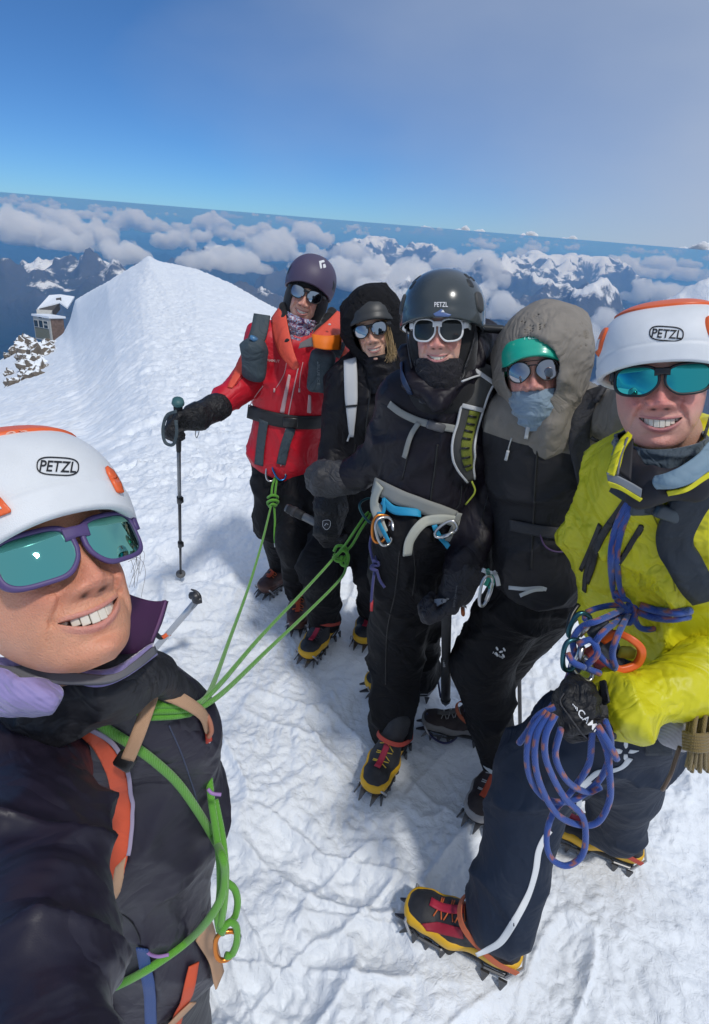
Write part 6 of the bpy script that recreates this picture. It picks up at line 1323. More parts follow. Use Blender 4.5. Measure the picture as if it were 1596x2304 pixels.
# ================================================================ E: taupe hood over a mint helmet
bE = P(1120, 1700, 1.4); bE[2] = 0
pE = thing('person', 'person with taupe hood over mint green helmet and round dark glasses, pale blue neck tube', 'person', bE)
fE = Frame(1200, 833, 1.36, yaw=-2, pitch=2, roll=2)
faceE = face_vf(140, 130, smile=.3, open_=.0015, mw=.024, nose=1.05, tone=(.68, .37, .29), red=(.64, .22, .19), redamt=.6, lip=(.5, .2, .2))
TE = [cap(P(1232, 945, 1.50), P(1250, 1040, 1.50), .122, .128, (1, 0, 0), 1.36, k=.05), cap(P(1250, 1040, 1.50), P(1225, 1290, 1.48), .128, .122, (1, 0, 0), 1.40, k=.05), cap(P(1165, 960, 1.50), P(1335, 950, 1.52), .070, .072, k=.06),
      cap(P(1338, 952, 1.50), P(1432, 925, 1.32), .074, .062, k=.04), cap(P(1432, 925, 1.34), P(1500, 905, 1.16), .056, .046, k=.03), cap(P(1155, 960, 1.52), P(1140, 1150, 1.56), .066, .058, k=.04), cap(P(1140, 1150, 1.56), P(1120, 1270, 1.56), .056, .050, k=.03)]
zc = P(1250, 984, 1.37)[2]-.045
tm = two_tone('taupe_and_black_shell', (.20, .18, .155), (.008, .008, .012), zc, slope=.06)
jE = make_blob('jacket', TE, .007, tm, pE, wrinkle(.0065, 7, 34, fine=.5)); t_E = tree_of(jE)
TRE = leg_vf(P(1200, 1300, 1.48), G(1080, 1500, .50), G(1125, 1720, .13), (.118, .100, .070))+leg_vf(P(1260, 1310, 1.52), G(1150, 1470, .45), G(1085, 1605, .12), (.118, .082, .065))
trE = make_blob('trousers', TRE, .0075, blacktrs, pE, wrinkle(.009, 7.5, 36)); t_E2 = tree_of(jE, trE)
body_skin('body', pE, faceE, fE, [cap(fE((0, -.06, -.02)), P(1232, 945, 1.50), .05, .055)]+shrink(TE+TRE), (.5, .28, .2))
glasses(fE, pE, (.010, .009, .010), (.30, .33, .36), .03, w=.0255, h=.0235, cx=.033, sq=2.05, rim=.0028, wrap=.13, round_=True, bar=True, drop=.0)
mint = mat('mint_helmet_shell', (.015, .42, .29), .3, spec=.5, coat=.3)
hE, SE = helmet(fE, pE, mint, c=(0, .030, -.004), rad=(.088, .078, .116), n=2.2, rim_f=.034, rim_s=-.012, rim_b=-.03, lip=.035); t_hE = tree_of(hE)
lettering('logo', t_hE, 'Petzl', [(1180, 765), (1211, 763), (1211, 751), (1181, 752)], mat('pale_mint_print', (.45, .75, .66), .5), hE, .0008)
tau = mat('taupe_hood_cloth', (.23, .205, .175), .7, wr=.35, wscale=9, bump=.25, bscale=800, var=.08, vscale=30)
V, Q = hoodshell(fE, (.020, .020, -.024), (.126, .142, .138), (-.010, -.012, .120), (.068, .092, .110), h=.005, th=.008, neck=((.02, -.05, -.05), (.03, -.17, -.03), .082, .088), extra=[cap(fE((.070, -.05, .035)), fE((.045, -.140, .050)), .022, .024, k=.04), cap(fE((.03, .120, -.03)), fE((.090, .095, -.04)), .040, .034, k=.04)], extra_cut=[cap(fE((-.005, -.06, .13)), fE((-.03, -.15, .15)), .062, .045, op='-', k=.01)], post=wrinkle(.0045, 9, 41, fine=.5))
mesh_raw('hood', V, Q, tau, pE); t_hood = tree_of(bpy.data.objects['hood.002'])
V, Fc = ringrows(fE, [(-.052, .004, .068, .098, .06, -.002, 0), (-.075, -.004, .070, .104, .07, -.002, 0), (-.095, -.012, .066, .103, .075, -.006, 0), (-.118, -.018, .056, .088, .07, -.01, -.002), (-.132, -.022, .045, .07, .07, -.01, -.004)], amp=.0025, seed=9.); MB().add(V, Fc).build('neck_tube', mat('pale_blue_fleece', (.22, .30, .38), .85, sheen=.4, wr=.3, wscale=14), pE)
silv = mat('silver_zip', (.55, .55, .55), .35, metal=.5)
cordon('zip', t_hood, [(1222, 868), (1210, 888), (1200, 912), (1188, 930)], .0022, silv, jE); 
t_e3 = tree_of(jE, bpy.data.objects['hood.002'])
cordon('drawcord', t_e3, [(1222, 868), (1205, 900), (1200, 925), (1192, 950), (1185, 975)], .0024, silv, jE); strap('zip_pull', t_e3, [(1190, 955), (1184, 985)], .010, lg, jE, off=.006, step=4)
cordon('cord', t_e3, [(1152, 985), (1146, 1005), (1143, 1020)], .0022, silv, jE); strap('zip_pull', t_e3, [(1146, 1012), (1141, 1034)], .008, lg, jE, off=.006, step=4)
kE = thing('backpack', 'grey pack strap over the shoulder of the person in the taupe hood', 'backpack', P(1310, 960, 1.7))
gstr = mat('dark_grey_fabric', (.032, .032, .038), .7, wr=.2, wscale=10)
strap('shoulder_strap', t_E, [(1362, 890), (1325, 905), (1306, 945), (1302, 1000), (1312, 1060), (1330, 1110)], .052, gstr, kE, off=.008, thick=.008); strap('piping', t_E, [(1345, 905), (1328, 950), (1330, 1010), (1345, 1070)], .006, lg, kE, off=.012) if 0 else None
strap('webbing', t_E, [(1330, 975), (1355, 982)], .010, blk2, kE, off=.016)
V, Q = blob([cap(P(1345, 905, 1.62), P(1405, 892, 1.45), .045, .036, k=.03), cap(P(1405, 892, 1.45), P(1470, 885, 1.3), .036, .04, k=.03)], .006, wrinkle(.005, 10, 51)); mesh_raw('shoulder_panel', V, Q, gstr, kE)
# harness bits below the hem
V, Fc = ribbon_vf(catmull([Pz(1145, 1322, 1.60), Pz(1180, 1325, 1.58), Pz(1215, 1323, 1.58), Pz(1228, 1326, 1.6)], 5), np.tile(-CF, (16, 1)), .011, .003); MB().add(V, Fc).build('tied_webbing', lg, pE)
V, Fc = ribbon_vf(catmull([Pz(1222, 1326, 1.575), Pz(1200, 1328, 1.57), Pz(1170, 1340, 1.57)], 5), np.tile(-CF, (11, 1)), .011, .003); MB().add(V, Fc).build('tied_webbing', lg, pE)
grn = mat('mint_webbing', (.02, .28, .20), .6)
for pth, m_ in (([(1085, 1282), (1100, 1288), (1118, 1292)], lg), ([(1110, 1285), (1118, 1300), (1122, 1318)], lg), ([(1096, 1280), (1100, 1300), (1092, 1318)], grn), ([(1105, 1292), (1108, 1312), (1102, 1325)], grn)):
    V, Fc = ribbon_vf(catmull([Pz(x, y, 1.50) for x, y in pth], 5), np.tile(-CF, (11, 1)), .012, .003); MB().add(V, Fc).build('knotted_webbing', m_, pE)
biner(1092, 1330, 1.50, .085, 12, alu, 'long silver carabiner with mint webbing at the hip beside the black glove', wd=.34)
boot_px((1132, 1735), (1068, 1838), pE, .03, rand=(.36, .34, .33), upper=(.035, .022, .02), accent=(.45, .03, .03), laces=(.5, .48, .46), strapc=(.6, .6, .58), steel=(.16, .15, .15)); boot_px((1092, 1655), (966, 1632), pE, .03, rand=(.22, .21, .20), upper=(.03, .028, .026), accent=(.12, .11, .10), laces=(.4, .38, .36), strapc=(.5, .5, .48), s=.95)
# mark on the thigh
try:
    hm_ = wl_
    for (x, y, a) in ((1119, 1459, 60), (1135, 1461, 60), (1128, 1466, -15), (1118, 1471, 60), (1133, 1475, 60)):
        c_, s_ = math.cos(math.radians(a)), math.sin(math.radians(a)); L_, w_ = 4.6, 2.0
        q = [(x+c_*u*L_-s_*v*w_, y+s_*u*L_+c_*v*w_) for u, v in ((-1, -.6), (-.6, -1), (.6, -1), (1, -.6), (1, .6), (.6, 1), (-.6, 1), (-1, .6))]
        patch('logo', t_E2, q, hm_, trE, .0008, .0008, 3)
    lettering('logo', t_E2, 'Haglofs', [(1108, 1471), (1131, 1483), (1134, 1477), (1111, 1465)], hm_, trE, .001)
except RuntimeError: pass
# blue leash on the snow, looping round the boot
pul = rope_mat('indigo_cord', (.035, .04, .13), scale=700)
ld = thing('rope', 'thin dark blue leash looping on the snow round the grey boot', 'rope', G(1000, 1640, .02))
for pth in ([(968, 1440, .40), (972, 1480, .25), (985, 1530, .12), (992, 1570, .05)], [(962, 1605, .10), (958, 1630, .05), (975, 1660, .025), (1005, 1672, .025), (1030, 1655, .03), (1045, 1610, .14), (1050, 1570, .24)]):
    pts = catmull([G(x, y, h) for x, y, h in pth], 8); V, Fc = tube_vf(pts, .0045, 8); MB().add(V, Fc).build('strand', pul, ld)
pl = thing('trekking_pole', 'thin dark pole shaft standing between the two dark trouser legs', 'trekking pole', G(1170, 1650, 0)); a_, b_ = G(1168, 1470, .42), G(1171, 1660, 0.0)
V, Fc = tube_vf([a_+(a_-b_)*.7, a_, b_], .008, 10); MB().add(V, Fc).build('shaft', dm, pl); V, Fc = tube_vf([b_+(a_-b_)*.1, b_+(a_-b_)*.02, b_-(a_-b_)*.04], [.009, .004, .002], 10); MB().add(V, Fc).build('tip', dm, pl)
pr_ = thing('rope', 'short indigo cord knotted below the carabiners on the pale harness, red tip', 'rope', P(845, 1280, 1.6))
for pth in ([(836, 1205, 1.76), (833, 1230, 1.77), (840, 1262, 1.77), (846, 1275, 1.77)], [(852, 1210, 1.76), (850, 1240, 1.77), (845, 1262, 1.77), (842, 1290, 1.78), (838, 1325, 1.79), (836, 1355, 1.80)], [(838, 1262, 1.755), (850, 1264, 1.75), (852, 1272, 1.76), (838, 1272, 1.76), (836, 1280, 1.76), (850, 1284, 1.76)], [(848, 1282, 1.77), (855, 1305, 1.78), (866, 1322, 1.78)]):
    V, Fc = tube_vf(catmull([Pz(*p) for p in pth], 7), .0048, 8); MB().add(V, Fc).build('strand', rope_mat('indigo_rope', (.06, .065, .22), scale=700), pr_)
V, Fc = tube_vf([Pz(837, 1350, 1.80), Pz(836, 1375, 1.80)], .0052, 8); MB().add(V, Fc).build('rope_end', mat('red_tape', (.55, .04, .05), .5), pr_)

for q, r_ in (([(1210, 1000), (1205, 1080), (1200, 1180), (1195, 1280)], .003), ([(1290, 1010), (1300, 1100), (1292, 1200)], .002)):
    try: cordon('seam', t_E, q, r_, blk2, jE)
    except RuntimeError: pass
try:
    strap('hip_belt', t_E, [(1150, 1180), (1210, 1192), (1270, 1200), (1310, 1200)], .035, gstr, kE, off=.005, thick=.004)
    cordon('cord', t_E, [(1215, 1196), (1225, 1225), (1250, 1238), (1290, 1236)], .0025, mat('purple_cord', (.06, .03, .10), .6), kE, off=.006)
except RuntimeError: pass
# ================================================================ F: yellow jacket (right foreground)
bF = P(1400, 1900, .95); bF[2] = 0
pF = thing('person', 'smiling person in yellow jacket and white and orange helmet holding coils of blue rope', 'person', bF)
fF = Frame(1490, 850, .885, yaw=1, pitch=0, roll=-3, scale=1.0)
faceF = face_vf(210, 190, smile=1.15, open_=.0066, mw=.032, nose=1.15, tone=(.72, .38, .30), red=(.72, .22, .19), redamt=.75, lip=(.52, .20, .20), freckle=.25, twist=-.3)
TF = [cap(P(1560, 1080, 1.00), P(1560, 1200, 1.02), .120, .128, (1, -.1, 0), 1.52, k=.05), cap(P(1560, 1200, 1.02), P(1560, 1390, 1.05), .130, .132, (1, -.1, 0), 1.58, k=.05), cap(P(1432, 1105, 1.00), P(1690, 1110, 1.00), .068, .070, k=.06),
      cap(P(1432, 1120, 1.04), P(1352, 1215, 1.12), .068, .062, k=.06), cap(P(1352, 1215, 1.12), P(1352, 1400, 1.10), .062, .050, k=.06), cap(P(1560, 1390, 1.05), P(1530, 1470, 1.05), .130, .120, (1, -.1, 0), 1.5, k=.04)]
yel = mat('yellow_shell', (.60, .56, .012), .45, spec=.4, wr=.7, wscale=6, bump=.12, bscale=900, var=.06, vscale=8)
jF = make_blob('jacket', TF, .0062, yel, pF, wrinkle(.012, 6.5, 44, fine=.5)); t_F = tree_of(jF)
wrF = P(1375, 1592, .80)
SF = [cap(P(1660, 1130, .97), P(1700, 1420, .98), .078, .072, k=.05), cap(P(1700, 1420, .98), P(1690, 1490, .93), .072, .072, k=.04), cap(P(1690, 1490, .93), P(1530, 1545, .86), .075, .066, k=.03), cap(P(1530, 1545, .86), P(1378, 1592, .80), .066, .062, k=.03)]
sF = make_blob('sleeve', SF, .0055, yel, pF, wrinkle(.016, 8.0, 54, fine=.45)); t_sF = tree_of(sF)
hpL, hpR = G(1400, 1560, .92), G(1480, 1580, .92)
TRF = [cap(G(1410, 1560, .90), G(1205, 1745, .54), .120, .108, k=.05), cap(G(1205, 1745, .54), G(1130, 2062, .22), .110, .088, k=.04), cap(G(1430, 1590, .86), G(1400, 1760, .46), .125, .105, k=.05), cap(G(1400, 1760, .46), G(1385, 1862, .21), .100, .080, k=.04), cap(P(1560, 1440, 1.06), G(1430, 1570, .88), .125, .13, k=.04)]
navy = mat('navy_softshell', (.010, .018, .038), .65, spec=.3, wr=.28, wscale=5.5, bump=.2, bscale=900, var=.1, vscale=5)
trF = make_blob('trousers', TRF, .007, navy, pF, wrinkle(.010, 6.5, 46)); t_tF = tree_of(trF)
body_skin('body', pF, faceF, fF, [cap(fF((0, -.06, -.02)), P(1540, 1080, .98), .055, .06)]+shrink(TF+SF+TRF), (.5, .28, .2)); teeth(fF, faceF[3], pF)
glasses(fF, pF, (.010, .010, .013), (.04, .42, .42), .03, w=.0305, h=.0215, cx=.0365, sq=2.9, rim=.0040, wrap=.115, y0=-.003, z0=.1045, temple_h=.014)
hF, SF_ = helmet(fF, pF, mW, c=(0, .034, -.012), rad=(.104, .090, .134), n=2.6, rim_f=.030, rim_s=.006, rim_b=-.02, groove=True)
helmet_piece(fF, SF_, hF, mO, 'top_plate', -math.pi, math.pi, .0, .40, .003, 40)
helmet_piece(fF, SF_, hF, mO, 'side_vent', -1.30, -.98, .56, .86, .004, 12, shape='round'); helmet_piece(fF, SF_, hF, mW, 'vent_opening', -1.22, -1.08, .70, .82, .0055, 8)
helmet_piece(fF, SF_, hF, mO, 'side_vent', .45, .85, .60, .88, .004, 12, shape='round'); helmet_piece(fF, SF_, hF, mat('vent_white', (.8, .8, .8), .5), 'vent_opening', .55, .74, .70, .83, .006, 8, shape='round')
helmet_logo(hF, fF, 1500, 751, 78, 34, 4, 'PETZL', jet)
# neck tube and collars
V, Fc = ringrows(fF, [(-.100, -.016, .072, .088, .06, -.004, .004), (-.115, -.022, .074, .092, .07, -.004, .004), (-.14, -.026, .074, .086, .075, -.008, .004), (-.17, -.03, .074, .082, .075, -.01, .0)], amp=.0028, seed=3.); MB().add(V, Fc).build('neck_tube', mat('slate_blue_buff', (.055, .080, .105), .8, sheen=.3, wr=.4, wscale=14), pF)
pbl = mat('pale_blue_collar', (.18, .27, .34), .7, wr=.3, wscale=12); blc = mat('black_lining', (.010, .010, .016), .7)
V, Q = blob([cap(Pz(1412, 1000, 1.0), Pz(1412, 1050, .95), .012, .016, k=.02), cap(Pz(1412, 1050, .95), Pz(1455, 1100, .90), .016, .022, k=.02), cap(Pz(1455, 1100, .90), Pz(1560, 1085, .88), .026, .026, k=.02), cap(Pz(1560, 1085, .88), Pz(1620, 1030, .90), .026, .026, k=.02)], .005, wrinkle(.004, 12, 9)); mesh_raw('inner_collar', V, Q, blc, pF)
V, Fc = loft_vf(pz_rows([[(1475, 1075, .865), (1510, 1062, .845), (1550, 1040, .84), (1600, 990, .86), (1625, 960, .88)], [(1470, 1085, .86), (1512, 1082, .84), (1560, 1062, .832), (1612, 1010, .85), (1640, 985, .87)], [(1478, 1096, .865), (1520, 1095, .845), (1565, 1078, .838), (1618, 1035, .85), (1650, 1010, .87)]]), .008, 6, 8)
V = V+np.array([0, -1, 0])*(.0035*noise(V*38))[:, None]; MB().add(V, Fc).build('fleece_collar', pbl, pF)
V, Fc = loft_vf(pz_rows([[(1412, 975, .93), (1392, 1000, .915), (1378, 1040, .90), (1366, 1070, .895)], [(1422, 985, .92), (1404, 1012, .90), (1392, 1045, .885), (1384, 1072, .885)]]), .010, 5, 8); MB().add(V, Fc).build('collar_edge', yel, jF)
V, Fc = loft_vf(pz_rows([[(1366, 1062, .893), (1390, 1070, .885), (1420, 1085, .88), (1445, 1100, .875)], [(1370, 1085, .895), (1392, 1092, .887), (1420, 1108, .882), (1442, 1120, .878)]]), .008, 5, 8); MB().add(V, Fc).build('collar_edge', mat('grey_reflective', (.16, .18, .21), .5), jF)
V, Fc = loft_vf(pz_rows([[(1368, 1082, .892), (1392, 1090, .884), (1420, 1106, .880), (1446, 1122, .875)], [(1374, 1094, .893), (1394, 1100, .886), (1420, 1116, .882), (1440, 1128, .878)]]), .008, 5, 8); MB().add(V, Fc).build('collar_edge', yel, jF)
V, Fc = loft_vf(pz_rows([[(1500, 1105, .862), (1540, 1096, .85), (1580, 1070, .85), (1630, 1040, .86)], [(1504, 1116, .862), (1545, 1106, .85), (1586, 1080, .85), (1636, 1052, .86)]]), .008, 5, 8); MB().add(V, Fc).build('collar_edge', yel, jF)
V, Fc = tube_vf(catmull([Pz(1412, 985, .91), Pz(1396, 1030, .89), Pz(1390, 1068, .88)], 8), .002, 6); MB().add(V, Fc).build('zip_teeth', gry, jF)
V, Fc = loft_vf(pz_rows([[(1402, 985, .935), (1392, 1020, .92), (1386, 1060, .905)], [(1426, 990, .925), (1424, 1030, .905), (1420, 1085, .89)]]), .006, 6, 6); MB().add(V, Fc).build('collar_lining', blc, jF)
# helmet chin strap
V, Fc = ribbon_vf(fF(catmull([(.085, .01, .02), (.080, -.04, .03), (.066, -.10, .05)], 6)), np.tile(fF.R@np.array([1, 0, .4]), (13, 1)), .010, .0015); MB().add(V, Fc).build('chin_strap', leather, hF)
# zips on the yellow jacket
zk = mat('black_zip_tape', (.010, .010, .013), .45, bump=.6, bscale=260)
patch('pocket_zip', t_F, [(1438, 1180), (1447, 1180), (1450, 1188), (1408, 1255), (1392, 1278), (1384, 1268), (1400, 1245)], zk, jF, .001, .002, 5)
for pth, w_ in (([(1410, 1125), (1385, 1160), (1360, 1195), (1335, 1240), (1320, 1290), (1316, 1330)], .012), ([(1352, 1180), (1338, 1215), (1318, 1260), (1308, 1282)], .010), ([(1375, 1175), (1350, 1220), (1338, 1260), (1322, 1310)], .014)):
    try: strap('zip', t_F, pth, w_, zk, jF, off=.001)
    except RuntimeError: pass
cordon('seam', t_F, [(1452, 1120), (1470, 1160), (1500, 1230), (1520, 1330)], .0012, mat('yellow_seam', (.30, .28, .01), .6), jF)
# pack of F
kF = thing('backpack', 'dark navy shoulder strap of a pack over the yellow jacket at the right edge', 'backpack', P(1600, 1200, 1.3))
nst = mat('navy_strap', (.012, .020, .032), .6, wr=.2, wscale=10, bump=.3, bscale=600)
try:
    pts, n = trace(t_F, [(1590, 1080), (1555, 1115), (1528, 1160), (1518, 1205), (1530, 1250), (1560, 1300), (1590, 1330)], .012); V, Fc = ribbon_vf(pts+n*.0, n, .060, .014); MB().add(V, Fc).build('shoulder_strap', nst, kF)
    cordon('piping', t_F, [(1560, 1098), (1526, 1140), (1508, 1200), (1520, 1262), (1550, 1312)], .0022, mat('strap_edge', (.04, .06, .08), .6), kF, off=.012)
except RuntimeError: pass
strap('sternum_strap', t_F, [(1385, 1092), (1415, 1112), (1445, 1130), (1475, 1140), (1510, 1150)], .022, nst, kF, off=.012, thick=.003)
V, Q = blob([bx(hit(t_F, 1490, 1143)[0]+np.array([0, -.022, 0]), (.024, .009, .013), rotm('y', 15), rnd=.006), bx(hit(t_F, 1438, 1140)[0]+np.array([0, -.012, 0]), (.020, .006, .012), rotm('y', -8), rnd=.006)], .003); mesh_raw('buckle', V, Q, mat('blue_grey_plastic', (.03, .045, .06), .4), kF)
# harness, gear under the hem
hg = MB(); t_tj = tree_of(jF, trF)
orh = mat('orange_gear', (.72, .12, .02), .4)
V, Fc = ribbon_vf(catmull([Pz(1355, 1440, 1.12), Pz(1385, 1425, 1.10), Pz(1420, 1438, 1.08), Pz(1442, 1462, 1.08), Pz(1432, 1492, 1.10), Pz(1400, 1505, 1.10), Pz(1380, 1500, 1.10)], 6), np.tile(-CF, (37, 1)), .014, .008); hg.add(V, Fc, 0)
V, Fc = ribbon_vf(catmull([Pz(1320, 1460, 1.12), Pz(1345, 1495, 1.10), Pz(1380, 1505, 1.09)], 6), np.tile(-CF, (13, 1)), .026, .010); hg.add(V, Fc, 1)
V, Fc = ribbon_vf(catmull([Pz(1335, 1395, 1.14), Pz(1360, 1440, 1.13), Pz(1380, 1500, 1.12), Pz(1400, 1540, 1.12)], 6), np.tile(-CF, (19, 1)), .05, .008); hg.add(V, Fc, 2)
V, Fc = box_vf(Pz(1412, 1468, 1.105), (.035, .01, .03), None, .004); hg.add(V, Fc, 4)
hg.build('harness', [orh, mat('dark_red_gear', (.22, .02, .015), .35), nst, blc, mat('olive_patch', (.25, .24, .02), .6)], pF)
for (x, y, z, h, a, m_, lb) in ((1286, 1474, 1.06, .062, 10, dteal, 'dark round carabiner at the left of the yellow jacket harness'), (1312, 1505, 1.08, .055, -40, alu, 'small silver carabiner below the blue rope knot'), (1302, 1408, 1.10, .055, 30, dteal, 'dark carabiner behind the blue rope knot')):
    biner(x, y, z, h, a, m_, lb, wd=.8 if x == 1283 else .6, tube=.005)
V, Fc = tube_vf(catmull([Pz(1302, 1360, 1.2), Pz(1286, 1385, 1.19), Pz(1278, 1420, 1.18), Pz(1290, 1442, 1.17)], 6), .005, 8); MB().add(V, Fc).build('cord_loop', blk2, pF)
# glove closed round the coils
wr = P(1372, 1594, .80); kn = P(1258, 1608, .765)
dX = nrm(kn-wr); up_ = nrm(CU*.9-CF*.2); pr, w = hand_prims(P(1338, 1600, .79), dX, nrm(CU*.75+CF*.5), np.cross(dX, nrm(CU*.75+CF*.5)), 1.0, curl=74, cuff=.02, fat=1.2, thumb=55)
gF = make_blob('glove', pr+[cap(P(1385, 1592, .80), P(1345, 1602, .79), .044, .042, k=.02)], .0042, blackglove, pF, wrinkle(.0018, 14, 15)); t_gF = tree_of(gF)
lettering('logo', t_gF, 'CAMP', [(1298, 1606), (1342, 1652), (1352, 1640), (1308, 1594)], wl_, gF, .001)
for k_ in range(4):
    x0, y0 = 1289+k_*3.2, 1585+k_*3.6
    try: patch('logo', t_gF, [(x0-1, y0-(2+k_)*1.0), (x0+1.2, y0-(2+k_)*1.0), (x0+1.2, y0+(2+k_)), (x0-1, y0+(2+k_))], wl_, gF, .001, .0008, 3)
    except RuntimeError: pass
try: cordon('seam', t_gF, [(1270, 1560), (1262, 1580), (1280, 1610), (1310, 1650), (1330, 1668)], .0016, leather, gF)
except RuntimeError: pass
patch('cuff_tab', t_sF, [(1352, 1535), (1366, 1532), (1375, 1580), (1362, 1588), (1355, 1575)], zk, sF, .002, .003, 4)
try: cordon('cuff_edge', t_sF, [(1345, 1545), (1352, 1590), (1362, 1640)], .0025, mat('yellow_seam', (.3, .28, .01)), sF)
except RuntimeError: pass
# trouser marks and stripes
wp = mat('white_reflective_print', (.68, .70, .72), .4)
strap('stripe', t_tF, [(1238, 1868), (1225, 1885), (1212, 1915), (1205, 1960), (1190, 2010), (1165, 2060), (1130, 2115), (1100, 2135), (1072, 2148)], .017, wp, trF, off=.001, thick=.0012)
for pth in ([(1418, 1705), (1400, 1725), (1370, 1735), (1345, 1738), (1318, 1760), (1300, 1775)], [(1330, 1758), (1318, 1770), (1305, 1795), (1302, 1815)]):
    strap('stripe', t_tF, pth, .013, wp, trF, off=.001, thick=.0012)
for q in ([(1405, 1658), (1414, 1668), (1413, 1680), (1408, 1684), (1404, 1676)], [(1374, 1683), (1394, 1684), (1402, 1688), (1397, 1695), (1388, 1694)], [(1418, 1686), (1440, 1688), (1424, 1694), (1414, 1693)], [(1404, 1696), (1412, 1696), (1414, 1706), (1408, 1712), (1403, 1706)]):
    patch('logo', t_tF, q, wp, trF, .001, .001, 4)
strap('side_panel', t_tF, [(1478, 1590), (1480, 1640), (1482, 1695)], .055, nst, trF, off=.003)
# sling of tan cord on the pack
tn = thing('rope', 'bundle of tan cord hanging under the yellow sleeve at the right edge', 'rope', Pz(1560, 1650, 1.15)); tcm = rope_mat('tan_cord', (.24, .17, .06), scale=700)
for k_ in range(9):
    x0 = 1545+k_*7; pth = [(x0+8, 1610, 1.10-.01*(k_ % 3)), (x0+2, 1650, 1.09-.012*(k_ % 3)), (1552+k_*5, 1690, 1.09-.01*(k_ % 2)), (1545+k_*6, 1725+6*(k_ % 3), 1.10)]
    V, Fc = tube_vf(catmull([Pz(*p) for p in pth], 6), .0042, 8); MB().add(V, Fc).build('strand', tcm, tn)
for k_ in range(6):
    y0 = 1652+k_*7; V, Fc = tube_vf(catmull([Pz(1538, y0-4, 1.09), Pz(1562, y0+2, 1.065), Pz(1588, y0+2, 1.065), Pz(1606, y0-6, 1.09)], 6), .0042, 8); MB().add(V, Fc).build('strand', tcm, tn)
V, Fc = tube_vf(catmull([Pz(1530, 1680, 1.12), Pz(1520, 1710, 1.13), Pz(1508, 1745, 1.14), Pz(1490, 1778, 1.16)], 6), .0042, 8); MB().add(V, Fc).build('strand', rope_mat('brown_cord', (.16, .10, .06), scale=700), tn)
V, Q = blob([bx(Pz(1528, 1650, 1.16), (.035, .02, .035), rotm('y', 20), rnd=.012)], .005); mesh_raw('gear_pouch', V, Q, mat('striped_pouch', (.35, .34, .36), .5, weave=60), kF)
boot_px((1158, 2172), (915, 2045), pF, .05, s=1.10, vox=.0045, **dict(YB, accent=(.42, .02, .05), laces=(.55, .20, .06), strapc=(.5, .10, .04))); boot_px((1402, 1925), (1275, 1872), pF, .03, s=1.0, **dict(YB, laces=(.6, .5, .2), steel=(.3, .3, .31)))
tb_ = tree_of(*[o for o in bpy.data.objects if o.name.startswith('boot') and o.parent == pF], *[o for o in bpy.data.objects if o.name.startswith('rubber_rand') and o.parent.parent == pF])
fb_ = [o for o in bpy.data.objects if o.name.startswith('boot') and o.parent == pF][0]
try:
    patch('red_panel', tb_, [(948, 2078), (985, 2074), (1040, 2088), (1044, 2112), (1005, 2104), (960, 2094)], mat('boot_red_panel', (.30, .012, .03), .5), fb_, .001, .002, 5)
    for k_ in range(5): cordon('rand_rib', tb_, [(918+k_*6, 2082+k_*1.5), (932+k_*6, 2120-k_*1), (958+k_*6, 2152-k_*2.5), (1000+k_*6, 2176-k_*4)], .0016, jet, fb_, off=.0015)
    for k_ in range(9): cordon('lace_rib', tb_, [(952+k_*9, 2062+k_*1.2), (955+k_*9, 2078+k_*1.5)], .0016, mat('rib_yellow', (.5, .40, .12), .5), fb_, off=.0015)
except RuntimeError as e_: print(e_)
# ---------------- blue rope
BL = rope_mat('blue_rope', (.030, .090, .38), (.36, .12, .08), scale=900)
br = thing('rope', 'blue rope with rust flecks knotted on the yellow jacket and coiled in the black glove', 'rope', Pz(1300, 1800, 1.3))
def brope(path, r=.0058, tree=None, name='strand', per=10):
    V, Fc = rope_vf(rope_pts(path, tree, r, per), r, 10); o = MB().add(V, Fc).build(name, BL, br); fleck(o, 10, 8, .9); return o
brope([(1418, 1125, None), (1395, 1165, None), (1380, 1210, None), (1375, 1260, None), (1378, 1310, None), (1385, 1345, None)], .0065, t_F)
brope([(1428, 1130, None), (1408, 1165, None), (1394, 1210, None), (1388, 1250, None), (1392, 1300, None), (1404, 1350, None)], .0065, t_F)
K = .930
zk_ = (hit(t_F, 1400, 1365)[0]-CO)@CF-.024
for pth in ([(1384, 1330), (1398, 1345), (1420, 1352), (1430, 1375), (1418, 1400), (1398, 1398), (1386, 1380)], [(1420, 1345), (1430, 1362), (1428, 1392), (1415, 1402), (1408, 1385), (1416, 1358)], [(1388, 1350), (1408, 1368), (1428, 1378), (1445, 1372)],
            [(1320, 1378), (1345, 1368), (1385, 1362), (1410, 1375)], [(1318, 1376), (1318, 1395), (1345, 1400), (1385, 1385), (1410, 1372)],
            [(1425, 1385), (1440, 1412), (1470, 1415), (1482, 1395), (1470, 1378), (1440, 1368), (1420, 1372)]):
    brope([(x, y, zk_+.004*math.sin(x)) for x, y in pth], .0062, name='knot')
brope([(1435, 1375, None), (1470, 1388, None), (1510, 1392, None), (1550, 1386, None)], .0085, t_F); brope([(1440, 1362, None), (1480, 1374, None), (1520, 1378, None), (1552, 1374, None)], .0085, t_F)
brope([(1400, 1372, zk_+.004), (1350, 1395, 1.04), (1310, 1410, 1.06), (1290, 1440, 1.07), (1294, 1480, 1.08), (1285, 1510, 1.09)], .0062); brope([(1412, 1385, zk_+.004), (1390, 1430, 1.03), (1378, 1470, 1.05), (1385, 1500, 1.06)], .0062); brope([(1400, 1390, zk_+.004), (1360, 1420, 1.03), (1340, 1450, 1.05), (1355, 1480, 1.06), (1385, 1505, 1.07)], .0062); brope([(1300, 1450, 1.05), (1330, 1440, 1.04), (1345, 1470, 1.04), (1320, 1500, 1.06), (1350, 1515, 1.07)], .0062)
